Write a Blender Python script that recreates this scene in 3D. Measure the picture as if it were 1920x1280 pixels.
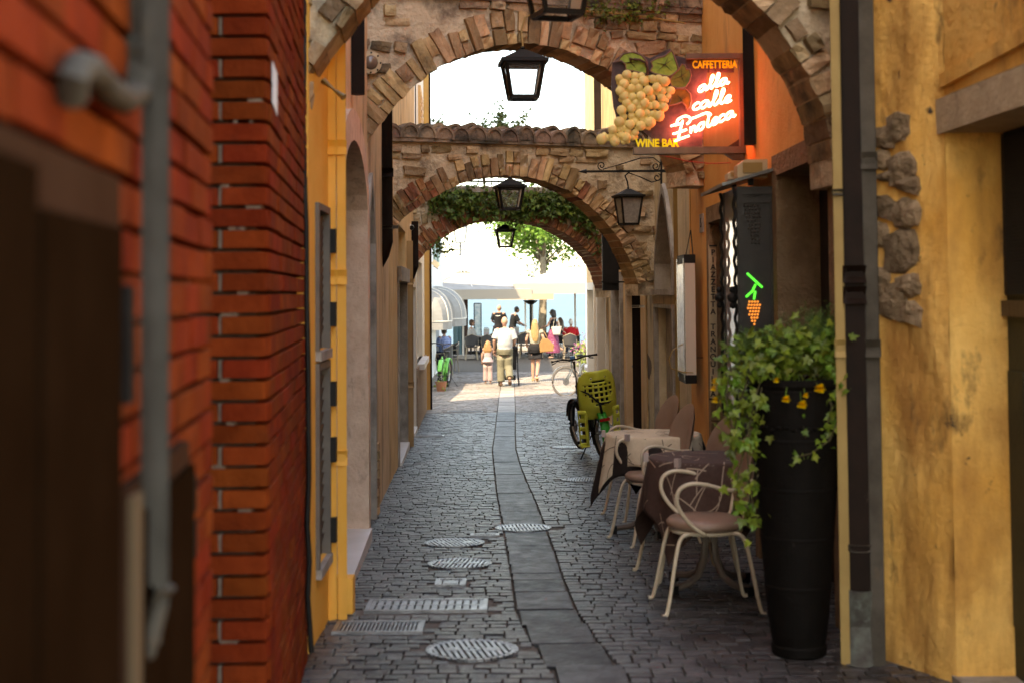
import bpy, bmesh, math, random
from mathutils import Matrix, Vector, Quaternion
from math import radians, sin, cos, pi, sqrt, atan2
for o in list(bpy.data.objects): bpy.data.objects.remove(o)
rng = random.Random(7)
SC = bpy.context.scene
COL = SC.collection
V = Vector
# ------------------------------------------------------------------ camera
F = 2667.0                       # focal length in photo pixels (1920 wide): 50 mm on a 36 mm sensor
PITCH = radians(2.5); ROLL = radians(-0.45); HORIZON = 550.0
PY0 = HORIZON - F * math.tan(PITCH)
CAM = V((0, 0, 1.55))
R3 = Matrix.Rotation(radians(90) + PITCH, 3, 'X') @ Matrix.Rotation(ROLL, 3, 'Z')
cd = bpy.data.cameras.new('camera'); co = bpy.data.objects.new('camera', cd); COL.objects.link(co)
cd.sensor_width = 36; cd.lens = 36 * F / 1920; cd.shift_y = -(640 - PY0) / 1920
cd.clip_start = 0.05; cd.clip_end = 12000
cd.dof.use_dof = True; cd.dof.focus_distance = 18; cd.dof.aperture_fstop = 2.8
co.matrix_world = Matrix.Translation(CAM) @ R3.to_4x4()
SC.camera = co
# ------------------------------------------------------------------ light
SUN_EL, SUN_AZ = radians(50), radians(-145)     # azimuth from straight ahead, negative = left: the sun stands behind the camera's left shoulder
S = V((sin(SUN_AZ) * cos(SUN_EL), cos(SUN_AZ) * cos(SUN_EL), sin(SUN_EL)))
W = bpy.data.worlds.new('World'); SC.world = W; W.use_nodes = True
nt = W.node_tree; bg = nt.nodes['Background']; sk = nt.nodes.new('ShaderNodeTexSky')
sk.sky_type = 'NISHITA'; sk.sun_disc = False; sk.sun_elevation = SUN_EL; sk.sun_rotation = SUN_AZ
sk.air_density = 1.0; sk.dust_density = 1.2; sk.ozone_density = 1.0; sk.altitude = 0
nt.links.new(sk.outputs[0], bg.inputs[0]); bg.inputs[1].default_value = 0.15
sd = bpy.data.lights.new('sun', 'SUN'); sd.energy = 2.0; sd.angle = radians(0.6); sd.color = (1, .94, .84)
so = bpy.data.objects.new('sun', sd); COL.objects.link(so); so.rotation_euler = S.to_track_quat('Z', 'Y').to_euler()
so.location = (0, 0, 30)
SC.view_settings.view_transform = 'Standard'; SC.view_settings.look = 'None'
SC.view_settings.exposure = 2.7; SC.view_settings.gamma = 1; SC.view_settings.use_curve_mapping = False
try: SC.view_settings.use_white_balance = True; SC.view_settings.white_balance_temperature = 8800; SC.view_settings.white_balance_tint = 10
except Exception: pass
SC.render.engine = 'CYCLES'
try:
    SC.cycles.use_denoising = True; SC.cycles.max_bounces = 8; SC.cycles.diffuse_bounces = 5
    SC.cycles.transparent_max_bounces = 16; SC.cycles.caustics_reflective = False; SC.cycles.caustics_refractive = False
except Exception: pass
# ------------------------------------------------------------------ photo pixels -> places
def ray(px, py): return R3 @ V(((px - 960) / F, (PY0 - py) / F, -1))
def P(px, py, D):
    d = ray(px, py); return CAM + d * (D / d.y)
def gz(y):                         # the lane falls towards the lake, the square rises a little again
    if y <= 36: return -0.0243 * y
    if y <= 52: return -0.8748 + 0.0105 * (y - 36)
    return -0.7068
def G(px, py):
    d = ray(px, py); t = 1.0
    lo, hi = .5, 400.0
    for _ in range(60):
        m = (lo + hi) / 2; p = CAM + d * m
        if p.z > gz(p.y): lo = m
        else: hi = m
    return CAM + d * lo
def proj(p):
    c = R3.transposed() @ (V(p) - CAM)
    if c.z > -.05: return None
    return (960 + F * c.x / -c.z, PY0 - F * c.y / -c.z, -c.z)
def in_frame(p, m=30):
    q = proj(p); return q is not None and -m < q[0] < 1920 + m and -m < q[1] < 1280 + m
# ------------------------------------------------------------------ materials
MATS = {}
def _n(nt, t, **k):
    n = nt.nodes.new(t)
    for a, b in k.items(): setattr(n, a, b)
    return n
def hexc(r, g, b): return tuple(((x / 255) / 12.92 if x / 255 <= .04045 else ((x / 255 + .055) / 1.055) ** 2.4) for x in (r, g, b))
def mat(name, c1, c2=None, scale=5, rough=.8, bump=.0, bscale=40, spec=.35, metal=0, rnd=0, hue=0, stains=(), emit=0, alpha=1, trans=0, rvar=0, bump2=0, b2scale=6, sheen=0, ecol=None, zs=1.0):
    if name in MATS: return MATS[name]
    m = bpy.data.materials.new(name); m.use_nodes = True; nt = m.node_tree; L = nt.links.new
    b = nt.nodes['Principled BSDF']
    b.inputs['Roughness'].default_value = rough; b.inputs['Metallic'].default_value = metal
    b.inputs['Specular IOR Level'].default_value = spec
    geo = _n(nt, 'ShaderNodeNewGeometry'); mp = _n(nt, 'ShaderNodeMapping'); mp.inputs['Scale'].default_value = (1, 1, zs)
    L(geo.outputs['Position'], mp.inputs['Vector'])
    def noise(sc, det=5, vec=None, ro=.6):
        n = _n(nt, 'ShaderNodeTexNoise'); n.inputs['Scale'].default_value = sc; n.inputs['Detail'].default_value = det
        n.inputs['Roughness'].default_value = ro; L(vec or mp.outputs[0], n.inputs['Vector']); return n
    def ramp(src, a, z):
        r = _n(nt, 'ShaderNodeMapRange'); r.inputs[1].default_value = a; r.inputs[2].default_value = z; r.clamp = True
        L(src, r.inputs[0]); return r.outputs[0]
    def mix(f, a, bb):
        x = _n(nt, 'ShaderNodeMix', data_type='RGBA'); 
        if isinstance(f, (int, float)): x.inputs[0].default_value = f
        else: L(f, x.inputs[0])
        for i, v in ((6, a), (7, bb)):
            if isinstance(v, tuple): x.inputs[i].default_value = (*v, 1)
            else: L(v, x.inputs[i])
        return x.outputs[2]
    col = tuple(c1)
    if c2 is not None:
        n1 = noise(scale); col = mix(ramp(n1.outputs[0], .35, .65), tuple(c1), tuple(c2))
    for (sc_col, sc_s, lo, hi, sz) in stains:
        mp2 = _n(nt, 'ShaderNodeMapping'); mp2.inputs['Scale'].default_value = (1, 1, sz); L(geo.outputs['Position'], mp2.inputs['Vector'])
        ns = noise(sc_s, 8, mp2.outputs[0], .65); col = mix(ramp(ns.outputs[0], lo, hi), col, tuple(sc_col))
    if rnd or hue:
        oi = _n(nt, 'ShaderNodeObjectInfo'); at = _n(nt, 'ShaderNodeAttribute', attribute_name='rnd')
        ad = _n(nt, 'ShaderNodeMath', operation='ADD'); L(oi.outputs['Random'], ad.inputs[0]); L(at.outputs['Fac'], ad.inputs[1])
        fr = _n(nt, 'ShaderNodeMath', operation='FRACT'); L(ad.outputs[0], fr.inputs[0])
        hs = _n(nt, 'ShaderNodeHueSaturation')
        r1 = _n(nt, 'ShaderNodeMapRange'); r1.inputs[3].default_value = 1 - rnd; r1.inputs[4].default_value = 1 + rnd; L(fr.outputs[0], r1.inputs[0]); L(r1.outputs[0], hs.inputs['Value'])
        m7 = _n(nt, 'ShaderNodeMath', operation='MULTIPLY'); m7.inputs[1].default_value = 7.31; L(fr.outputs[0], m7.inputs[0])
        f7 = _n(nt, 'ShaderNodeMath', operation='FRACT'); L(m7.outputs[0], f7.inputs[0])
        r2 = _n(nt, 'ShaderNodeMapRange'); r2.inputs[3].default_value = .5 - hue; r2.inputs[4].default_value = .5 + hue; L(f7.outputs[0], r2.inputs[0]); L(r2.outputs[0], hs.inputs['Hue'])
        if isinstance(col, tuple): hs.inputs['Color'].default_value = (*col, 1)
        else: L(col, hs.inputs['Color'])
        col = hs.outputs[0]
    if isinstance(col, tuple): b.inputs['Base Color'].default_value = (*col, 1)
    else: L(col, b.inputs['Base Color'])
    if rvar:
        nr = noise(scale * 3); r = _n(nt, 'ShaderNodeMapRange'); r.inputs[1].default_value = .3; r.inputs[2].default_value = .7
        r.inputs[3].default_value = rough - rvar; r.inputs[4].default_value = rough + rvar; L(nr.outputs[0], r.inputs[0]); L(r.outputs[0], b.inputs['Roughness'])
    if bump:
        nb = noise(bscale, 8); bu = _n(nt, 'ShaderNodeBump'); bu.inputs['Strength'].default_value = min(bump, 1); bu.inputs['Distance'].default_value = .012
        L(nb.outputs[0], bu.inputs['Height']); last = bu
        if bump2:
            n2 = noise(b2scale, 4); b2 = _n(nt, 'ShaderNodeBump'); b2.inputs['Strength'].default_value = bump2; b2.inputs['Distance'].default_value = .06
            L(n2.outputs[0], b2.inputs['Height']); L(b2.outputs[0], bu.inputs['Normal'])
        L(last.outputs[0], b.inputs['Normal'])
    if emit:
        b.inputs['Emission Color'].default_value = (*(ecol or c1), 1); b.inputs['Emission Strength'].default_value = emit
    if trans:      # leaf-like translucency
        tr = _n(nt, 'ShaderNodeBsdfTranslucent'); ms = _n(nt, 'ShaderNodeMixShader'); ms.inputs[0].default_value = trans
        if isinstance(col, tuple): tr.inputs[0].default_value = (*col, 1)
        else: L(col, tr.inputs[0])
        L(b.outputs[0], ms.inputs[1]); L(tr.outputs[0], ms.inputs[2]); L(ms.outputs[0], nt.nodes['Material Output'].inputs[0])
    if alpha < 1:  # thin pane: mostly see-through with reflections
        tp = _n(nt, 'ShaderNodeBsdfTransparent'); ms = _n(nt, 'ShaderNodeMixShader')
        fz = _n(nt, 'ShaderNodeFresnel'); fz.inputs[0].default_value = 1.5
        mx = _n(nt, 'ShaderNodeMath', operation='MAXIMUM'); mx.inputs[1].default_value = alpha; L(fz.outputs[0], mx.inputs[0])
        L(mx.outputs[0], ms.inputs[0]); L(tp.outputs[0], ms.inputs[1]); L(b.outputs[0], ms.inputs[2]); L(ms.outputs[0], nt.nodes['Material Output'].inputs[0])
    MATS[name] = m; return m
# ------------------------------------------------------------------ mesh builder
def frame_to(d, up=V((0, 0, 1))):
    d = d.normalized(); a = up if abs(d.dot(up)) < .98 else V((0, 1, 0))
    x = d.cross(a).normalized(); y = x.cross(d); return x, y
class MB:
    def __init__(s): s.v = []; s.f = []; s.r = []; s.mi = []; s.cr = 0; s.cm = 0
    def add(s, vs, fs):
        n = len(s.v); s.v += [V(v) for v in vs]
        for f in fs: s.f.append([i + n for i in f]); s.r.append(s.cr); s.mi.append(s.cm)
        return s
    def box(s, c, d, rz=0, m=None):
        c = V(c); hx, hy, hz = d[0] / 2, d[1] / 2, d[2] / 2
        vs = [V((x, y, z)) for z in (-hz, hz) for x, y in ((-hx, -hy), (hx, -hy), (hx, hy), (-hx, hy))]
        if rz: R = Matrix.Rotation(rz, 3, 'Z'); vs = [R @ v for v in vs]
        if m is not None: vs = [m @ v for v in vs]
        return s.add([v + c for v in vs], [(3, 2, 1, 0), (4, 5, 6, 7), (0, 1, 5, 4), (1, 2, 6, 5), (2, 3, 7, 6), (3, 0, 4, 7)])
    def bar(s, a, b, w, h=None, up=V((0, 0, 1))):
        a, b = V(a), V(b); h = h or w; x, y = frame_to(b - a, up); x *= w / 2; y *= h / 2
        return s.add([a - x - y, a + x - y, a + x + y, a - x + y, b - x - y, b + x - y, b + x + y, b - x + y],
                     [(0, 1, 2, 3), (7, 6, 5, 4), (4, 5, 1, 0), (5, 6, 2, 1), (6, 7, 3, 2), (7, 4, 0, 3)])
    def quad(s, *p): return s.add(p, [tuple(range(len(p)))])
    def prism(s, pts, ex):
        n = len(pts); ex = V(ex); pts = [V(p) for p in pts]
        return s.add(pts + [p + ex for p in pts], [tuple(range(n))[::-1], tuple(range(n, 2 * n))] + [(i, (i + 1) % n, n + (i + 1) % n, n + i) for i in range(n)])
    def tube(s, path, r, n=8, closed=False, caps=True, flat=1.0):
        path = [V(p) for p in path]; N = len(path); base = len(s.v); px = None; vs = []
        for i, p in enumerate(path):
            if closed: d = path[(i + 1) % N] - path[i - 1]
            else: d = path[min(i + 1, N - 1)] - path[max(i - 1, 0)]
            d = d.normalized() if d.length > 1e-9 else V((0, 0, 1))
            if px is None: x, y = frame_to(d)
            else:
                x = (px - d * px.dot(d)); x = x.normalized() if x.length > 1e-6 else frame_to(d)[0]; y = d.cross(x)
            px = x; rr = r[i] if isinstance(r, (list, tuple)) else r
            vs += [p + x * (cos(2 * pi * k / n) * rr) + y * (sin(2 * pi * k / n) * rr * flat) for k in range(n)]
        fs = []
        for i in range(N if closed else N - 1):
            a, b = i * n, ((i + 1) % N) * n
            fs += [(a + k, a + (k + 1) % n, b + (k + 1) % n, b + k) for k in range(n)]
        if caps and not closed: fs += [tuple(range(n))[::-1], tuple(range((N - 1) * n, N * n))]
        return s.add(vs, fs)
    def lathe(s, prof, c=(0, 0, 0), n=20, ax=None, caps=True, sx=1, sy=1):
        c = V(c); q = V((0, 0, 1)).rotation_difference(V(ax)) if ax is not None else None
        vs = []
        for r, z in prof:
            for k in range(n):
                v = V((cos(2 * pi * k / n) * r * sx, sin(2 * pi * k / n) * r * sy, z)); vs.append((q @ v if q else v) + c)
        fs = [(i * n + k, i * n + (k + 1) % n, (i + 1) * n + (k + 1) % n, (i + 1) * n + k) for i in range(len(prof) - 1) for k in range(n)]
        if caps: fs += [tuple(range(n))[::-1], tuple(range((len(prof) - 1) * n, len(prof) * n))]
        return s.add(vs, fs)
    def ball(s, c, r, n=10, m=6, rot=None):
        r = (r, r, r) if isinstance(r, (int, float)) else r; vs = []; c = V(c)
        for i in range(m + 1):
            th = pi * i / m
            for k in range(n):
                v = V((sin(th) * cos(2 * pi * k / n) * r[0], sin(th) * sin(2 * pi * k / n) * r[1], -cos(th) * r[2]))
                vs.append(c + (rot @ v if rot is not None else v))
        return s.add(vs, [(i * n + k, i * n + (k + 1) % n, (i + 1) * n + (k + 1) % n, (i + 1) * n + k) for i in range(m) for k in range(n)])
    def mesh(s, name, mats, off=V((0, 0, 0)), smooth=False):
        me = bpy.data.meshes.new(name); me.from_pydata([tuple(v - off) for v in s.v], [], s.f)
        for m in (mats if isinstance(mats, (list, tuple)) else [mats]): me.materials.append(m)
        if any(s.mi): me.polygons.foreach_set('material_index', s.mi)
        if any(s.r):
            a = me.attributes.new('rnd', 'FLOAT', 'FACE'); a.data.foreach_set('value', s.r)
        if smooth: me.polygons.foreach_set('use_smooth', [True] * len(me.polygons))
        me.validate(); me.update(); return me
    def build(s, name, mats, parent=None, smooth=False, world=True):
        off = wloc(parent) if (world and parent) else V((0, 0, 0))
        ob = bpy.data.objects.new(name, s.mesh(name, mats, off, smooth)); COL.objects.link(ob); ob.parent = parent
        if smooth == 'auto': 
            try: ob.data.set_sharp_from_angle(angle=radians(40))
            except Exception: pass
        return ob
def wloc(o):
    t = V((0, 0, 0))
    while o: t = t + V(o.location); o = o.parent
    return t
def tag(o, label=None, cat=None, group=None, kind=None):
    for k, v in (('label', label), ('category', cat), ('group', group), ('kind', kind)):
        if v: o[k] = v
    return o
def thing(name, loc, label, cat, group=None, rz=0):
    o = bpy.data.objects.new(name, None); COL.objects.link(o); o.location = loc; o.rotation_euler = (0, 0, rz); o.empty_display_size = .1
    return tag(o, label, cat, group)
def clone(o, parent=None):
    c = o.copy(); COL.objects.link(c); c.parent = parent
    for ch in [x for x in o.children]: clone(ch, c)
    return c
def chamfer_mesh(name, mats, c=.06, jit=0.0, seed=0):
    rr = random.Random(seed); bm = bmesh.new(); bmesh.ops.create_cube(bm, size=1)
    bmesh.ops.bevel(bm, geom=list(bm.edges), offset=c, segments=1, affect='EDGES', clamp_overlap=True)
    for v in bm.verts: v.co += V((rr.uniform(-jit, jit), rr.uniform(-jit, jit), rr.uniform(-jit, jit)))
    me = bpy.data.meshes.new(name); bm.to_mesh(me); bm.free(); me.materials.append(mats); return me
def rock_mesh(name, mats, seed, round_=.45, jit=.06):
    rr = random.Random(seed); bm = bmesh.new(); bmesh.ops.create_cube(bm, size=1)
    bmesh.ops.subdivide_edges(bm, edges=list(bm.edges), cuts=1, use_grid_fill=True)
    for v in bm.verts:
        d = v.co.normalized() * .56; v.co = v.co.lerp(d, round_) + V((rr.uniform(-jit, jit), rr.uniform(-jit, jit), rr.uniform(-jit, jit)))
    me = bpy.data.meshes.new(name); bm.to_mesh(me); bm.free(); me.materials.append(mats); return me
def pieces(parent, name, items, meshes, limit=300, rest='masonry', visible_only=False):
    """items: world matrices; the ones that show largest become parts of their own, the others one joined part"""
    base = wloc(parent); sc = []
    for m in items:
        p = m.translation; q = proj(p); a = 0
        if q and in_frame(p, 25):
            s = m.to_scale(); a = s.length / q[2]
        sc.append(a)
    order = sorted(range(len(items)), key=lambda i: -sc[i]); mb = MB(); k = 0
    for j, i in enumerate(order):
        me = meshes[i % len(meshes)]
        if j < limit and sc[i] > 0:
            o = bpy.data.objects.new(name, me); COL.objects.link(o); o.parent = parent
            o.matrix_local = Matrix.Translation(-base) @ items[i]
        elif not visible_only or sc[i] > 0:
            mb.cr = ((i * 7919) % 997) / 997
            mb.add([items[i] @ v.co for v in me.vertices], [tuple(p.vertices) for p in me.polygons]); k += 1
    if k:
        tag(mb.build(rest, meshes[0].materials[0], parent), kind='stuff')
def basis(x, y, z, loc, sx, sy, sz):
    m = Matrix((x * sx, y * sy, z * sz)).transposed().to_4x4(); m.translation = loc; return m
from mathutils import noise as mnoise
# ------------------------------------------------------------------ palette
M_cob = mat('cobble_stone', (.034, .031, .032), (.080, .071, .068), 9, .38, .5, 60, .24, rnd=.48, hue=.02, rvar=.10)
M_joint = mat('joint_sand', (.065, .052, .04), (.11, .088, .066), 14, .95, .6, 80)
M_slab = mat('lane_slab', (.026, .026, .028), (.050, .049, .051), 3, .46, .8, 30, .22, rnd=.4, rvar=.10, stains=(((.08, .08, .085), 2.2, .5, .72, 1),))
M_iron = mat('cast_iron', (.24, .24, .245), (.38, .38, .39), 9, .36, .3, 70, .6, metal=.8, rvar=.1)
M_brick = mat('red_brick', (.14, .020, .0045), (.22, .036, .0085), 7, .85, .55, 55, .07, rnd=.17, hue=.008, stains=(((.085, .022, .010), 4, .58, .82, 1),))
M_mortar = mat('dark_mortar', (.05, .036, .03), (.10, .075, .06), 12, .95, .6, 60)
M_yellow = mat('yellow_plaster', (.84, .40, .07), (.88, .47, .10), 2.2, .85, .35, 45, .2, stains=(((.36, .22, .09), 3.2, .60, .80, .5), ((.5, .42, .32), 7, .68, .76, 1)), bump2=.15, b2scale=5)
M_oldyellow = mat('weathered_yellow_plaster', (.74, .38, .085), (.86, .52, .16), 1.7, .9, .6, 40, .2, stains=(((.40, .19, .05), 2.4, .46, .66, .35), ((.11, .065, .03), 3.6, .57, .68, .45), ((.05, .035, .025), 10, .64, .70, 1)), bump2=.28, b2scale=6)
M_ochre = mat('ochre_plaster', (.60, .39, .19), (.70, .49, .26), 2.5, .88, .4, 40, .2, stains=(((.20, .14, .09), 2.6, .52, .75, .35),), bump2=.2)
M_tan = mat('tan_plaster', (.60, .42, .255), (.70, .52, .335), 2.2, .9, .55, 38, .2, stains=(((.15, .11, .08), 2.4, .50, .72, .3),), bump2=.3)
M_beige = mat('beige_plaster', (.56, .45, .29), (.66, .55, .37), 2.5, .88, .4, 40, .2, stains=(((.17, .13, .095), 2.4, .52, .74, .4), ((.30, .24, .17), 9, .6, .7, 1)), bump2=.2)
M_orange = mat('orange_plaster', (.72, .34, .10), (.80, .42, .14), 2.4, .86, .4, 60, .2, stains=(((.34, .19, .085), 2.8, .56, .8, .4),), bump2=.15)
M_pale = mat('pale_plaster', (.66, .60, .50), (.74, .69, .60), 2, .85, .2, 40, .2)
M_pinkstone = mat('pink_stone', (.60, .42, .31), (.72, .54, .42), 9, .8, .7, 40, .3, stains=(((.22, .13, .10), 6, .55, .72, .5),), bump2=.2)
M_greystone = mat('grey_stone', (.26, .23, .20), (.37, .33, .29), 7, .8, .7, 45, .3, stains=(((.12, .10, .085), 4, .52, .74, .6),))
M_roughstone = mat('roughcast_surround', (.21, .135, .075), (.29, .195, .115), 7, .9, 1, 55, .2, bump2=.6, b2scale=22)
M_marble = mat('marble_sill', (.60, .57, .53), (.68, .65, .62), 4, .5, .1, 60)
M_pebble = mat('pebbledash', (.20, .13, .085), (.46, .35, .25), 60, .92, 1, 70, .2)
M_dark = mat('dark_interior', (.014, .011, .010), (.024, .019, .016), 3, .8)
M_dwood = mat('dark_brown_wood', (.045, .030, .022), (.075, .052, .038), 6, .55, .3, 50, zs=.12)
M_greenwood = mat('blackish_green_wood', (.012, .018, .012), (.022, .028, .018), 6, .6, .3, 50, stains=(((.06, .05, .035), 9, .68, .74, 1),))
M_brownpipe = mat('brown_downpipe_paint', (.009, .0045, .0025), (.016, .0075, .0045), 5, .6, .1, 60, .14, stains=(((.12, .085, .07), 6, .66, .8, .6),))
M_greypipe = mat('grey_pipe', (.055, .047, .036), (.09, .078, .062), 6, .65, .2, 60, .1, stains=(((.16, .11, .07), 6, .62, .8, .5),))
M_yelpipe = mat('yellow_pipe_paint', (.84, .39, .055), (.86, .43, .08), 4, .6, .1, 60, stains=(((.33, .20, .07), 5, .62, .8, .4),))
M_tanpipe = mat('tan_pipe_paint', (.36, .24, .08), (.30, .19, .06), 4, .55)
M_black = mat('black_metal', (.006, .0055, .005), (.012, .011, .0095), 9, .55, .2, 80, .25)
M_whitepl = mat('white_plastic', (.72, .71, .68), None, rough=.45)
M_mortarl = mat('pale_lime_mortar', (.52, .41, .28), (.66, .54, .38), 5, .95, 1, 26, .15, stains=(((.16, .12, .09), 3.5, .5, .7, 1), ((.075, .062, .05), 2.0, .57, .74, .6)), bump2=.8, b2scale=9)
M_vous = mat('arch_brick', (.32, .20, .10), (.50, .34, .185), 6, .9, .9, 38, .2, rnd=.5, hue=.014, stains=(((.08, .06, .045), 3.2, .52, .72, 1), ((.50, .40, .31), 7, .62, .72, 1)))
M_vousred = mat('arch_brick_red', (.25, .105, .05), (.34, .15, .075), 6, .9, .9, 38, .2, rnd=.3, hue=.012, stains=(((.10, .065, .05), 3.2, .52, .72, 1),))
M_rubble = mat('rubble_stone', (.28, .19, .10), (.46, .33, .20), 5, .92, 1, 26, .2, rnd=.45, hue=.012, stains=(((.09, .075, .058), 3.0, .5, .70, 1),), bump2=.5, b2scale=14)
M_tile = mat('old_roof_tile', (.22, .16, .12), (.33, .235, .165), 8, .92, .8, 40, .2, rnd=.3, hue=.02, stains=(((.08, .072, .06), 4.5, .46, .62, 1),))
M_glass = mat('clear_glass', (.7, .72, .72), rough=.04, spec=.5, alpha=.06)
M_leaf = mat('ivy_leaf', (.06, .11, .018), (.10, .155, .03), 8, .5, rnd=.5, hue=.03, trans=.25)
# ------------------------------------------------------------------ the lane
ground = MB()
ys = [-30, -10, 0, 6, 12, 18, 24, 30, 36, 44, 52, 60.5]
for a, b in zip(ys, ys[1:]):
    xs = [-60, -8, -3, 0, 3, 8, 60]
    for c, d in zip(xs, xs[1:]):
        ground.quad((c, a, gz(a) - .02), (d, a, gz(a) - .02), (d, b, gz(b) - .02), (c, b, gz(b) - .02))
lane = tag(ground.build('ground', M_joint), kind='structure')
def lerp_tab(tab, x):
    if x <= tab[0][0]: return tab[0][1]
    for (a, b), (c, d) in zip(tab, tab[1:]):
        if x <= c: return b + (d - b) * (x - a) / (c - a)
    return tab[-1][1]
SL = [(1043, 1267), (997, 1204), (967, 1141), (959, 1077), (950, 1027), (940, 972), (931, 921), (925, 866), (923, 845), (927, 816), (933, 765), (936, 740), (940, 712), (943, 690)]
SR = [(1178, 1267), (1123, 1204), (1081, 1145), (1058, 1090), (1043, 1044), (1026, 997), (1005, 942), (988, 904), (975, 871), (967, 841), (966, 816), (966, 765), (965, 740), (964, 712), (963, 690)]
tL = [(p.y, p.x) for p in (G(*q) for q in SL)]; tR = [(p.y, p.x) for p in (G(*q) for q in SR)]
stripL = lambda y: lerp_tab(tL, y)
stripR = lambda y: lerp_tab(tR, y)
# ironwork set in the paving: (kind, px centre, px width, depth along the lane or None)
LIDS = [('round', 885, 1218, 172), ('round', 862, 1056, 120), ('round', 852, 1017, 112), ('round', 981, 989, 105), ('round', 1090, 899, 74), ('round', 1066, 838, 62),
        ('grate', 801, 1135, 224, .33), ('fine', 711, 1176, 166, .27), ('square', 845, 1092, 57, .22), ('fine', 909, 1003, 54, .10), ('fine', 872, 771, 66, .25), ('fine', 801, 817, 62, .25)]
holes = []
for l in LIDS:
    c = G(l[1], l[2]); sc = c.y / F; w = l[3] * sc
    holes.append((l[0], c, w / 2, (w / 2 if l[0] == 'round' else l[4] / 2)))
def in_hole(x, y, m=.03):
    for k, c, hw, hd in holes:
        if k == 'round':
            if (x - c.x) ** 2 + (y - c.y) ** 2 < (hw + m) ** 2: return True
        elif abs(x - c.x) < hw + m and abs(y - c.y) < hd + m: return True
    return False
def laneL(y): return -1.75 if y < 8 else (-1.6 - .036 * (y - 8) if y < 27.5 else -2.9)
def laneR(y): return 2.35 if y < 6.7 else (2.1 if y < 29 else 4.5)
cob_meshes = [chamfer_mesh('cobble', M_cob, .055, .022, i) for i in range(6)]
items = []; y = 4.6
while y < 43:
    row = .088 + rng.uniform(-.006, .008) + (.0 if y < 20 else .02)
    x = laneL(y) + rng.uniform(0, .12)
    while x < laneR(y):
        w = rng.choice((.078, .09, .10, .112, .125, .145)) * (1 if y < 20 else 1.25)
        cx, cy = x + w / 2, y + row / 2
        gap = .0055; a_, b_ = stripL(cy) - .004, stripR(cy) + .004; nx = x + w
        if x < a_ < x + w or a_ - .04 < x + w < a_: nx = b_; w = a_ - x; cx = x + w / 2
        elif a_ - .001 <= x < b_: nx = b_; w = 0
        if w > .035 and not in_hole(cx, cy, .035):
            h = .05; t = Matrix.Rotation(rng.uniform(-.03, .03) - .0243, 3, 'X') @ Matrix.Rotation(rng.uniform(-.03, .03), 3, 'Y') @ Matrix.Rotation(rng.uniform(-.02, .02), 3, 'Z')
            items.append(basis(t.col[0], t.col[1], t.col[2], V((cx, cy + .012 * mnoise.noise(V((cx * 1.3, cy, 0))), gz(cy) - h / 2 + rng.uniform(-.003, .003))), w - gap, row - gap, h))
        x = nx
    y += row
M_cob2 = mat('pale_sunlit_paving', (.16, .138, .118), (.245, .213, .183), 9, .5, .5, 60, .3, rnd=.3, hue=.015)  # paler cobbles past the seam; part of the sunlight is put into their colour
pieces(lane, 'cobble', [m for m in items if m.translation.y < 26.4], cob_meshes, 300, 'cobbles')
pieces(lane, 'cobble', [m for m in items if m.translation.y >= 26.4], [chamfer_mesh('cobble', M_cob2, .055, .022, i) for i in range(4)], 0, 'sunlit_cobbles')
slab_me = [chamfer_mesh('paving_slab', M_slab, .02, .008, 20 + i) for i in range(4)]
slab_me2 = [chamfer_mesh('paving_slab', mat('pale_sunlit_slab', (.20, .18, .155), (.29, .265, .235), 3, .5, .5, 45, .3, rnd=.2), .02, .008, 30 + i) for i in range(3)]  # far slabs get a lighter colour too, carrying some of the sunlight
y = 5.0; sl = []
while y < 44:
    l = rng.choice((.24, .3, .38, .46, .55)); cy = y + l / 2; a, b = stripL(cy), stripR(cy)
    sh = (stripL(cy + .2) - stripL(cy - .2) + stripR(cy + .2) - stripR(cy - .2)) / 2 / .4
    if not in_hole((a + b) / 2, cy, -.3):
        m = basis(V((1, 0, 0)), V((sh, 1, 0)), V((rng.uniform(-.006, .006), .0243 if y < 36 else 0, 1)), V(((a + b) / 2, cy, gz(cy) - .027 + rng.uniform(-.005, .004))), b - a - .014, l - .026, .06)
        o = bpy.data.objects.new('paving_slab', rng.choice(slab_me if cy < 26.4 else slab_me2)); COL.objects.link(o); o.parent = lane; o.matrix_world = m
    y += l
M_bed = mat('bedding_mortar', (.10, .088, .075), (.15, .13, .11), 12, .9, .6, 50)
LIDLAB = ['large round iron manhole cover with slots, nearest in the lane', 'round slotted manhole cover just beyond the small square hatch', 'round slotted manhole cover beside the slab strip, third one up the lane',
          'pale round manhole cover set into the slab strip', 'small round cover in the cobbles left of the cream table', 'small round cover in the cobbles near the green bicycle',
          'wide two panel iron drain grate in the cobbles', 'long fine barred gutter grate by the yellow wall', 'small square iron hatch between the wide grate and the round covers', 'small oblong barred drain beside the slab strip',
          'far fine barred drain left of the slabs where the light begins', 'fine barred gutter grate by the left wall near the ochre pipe']
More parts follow.
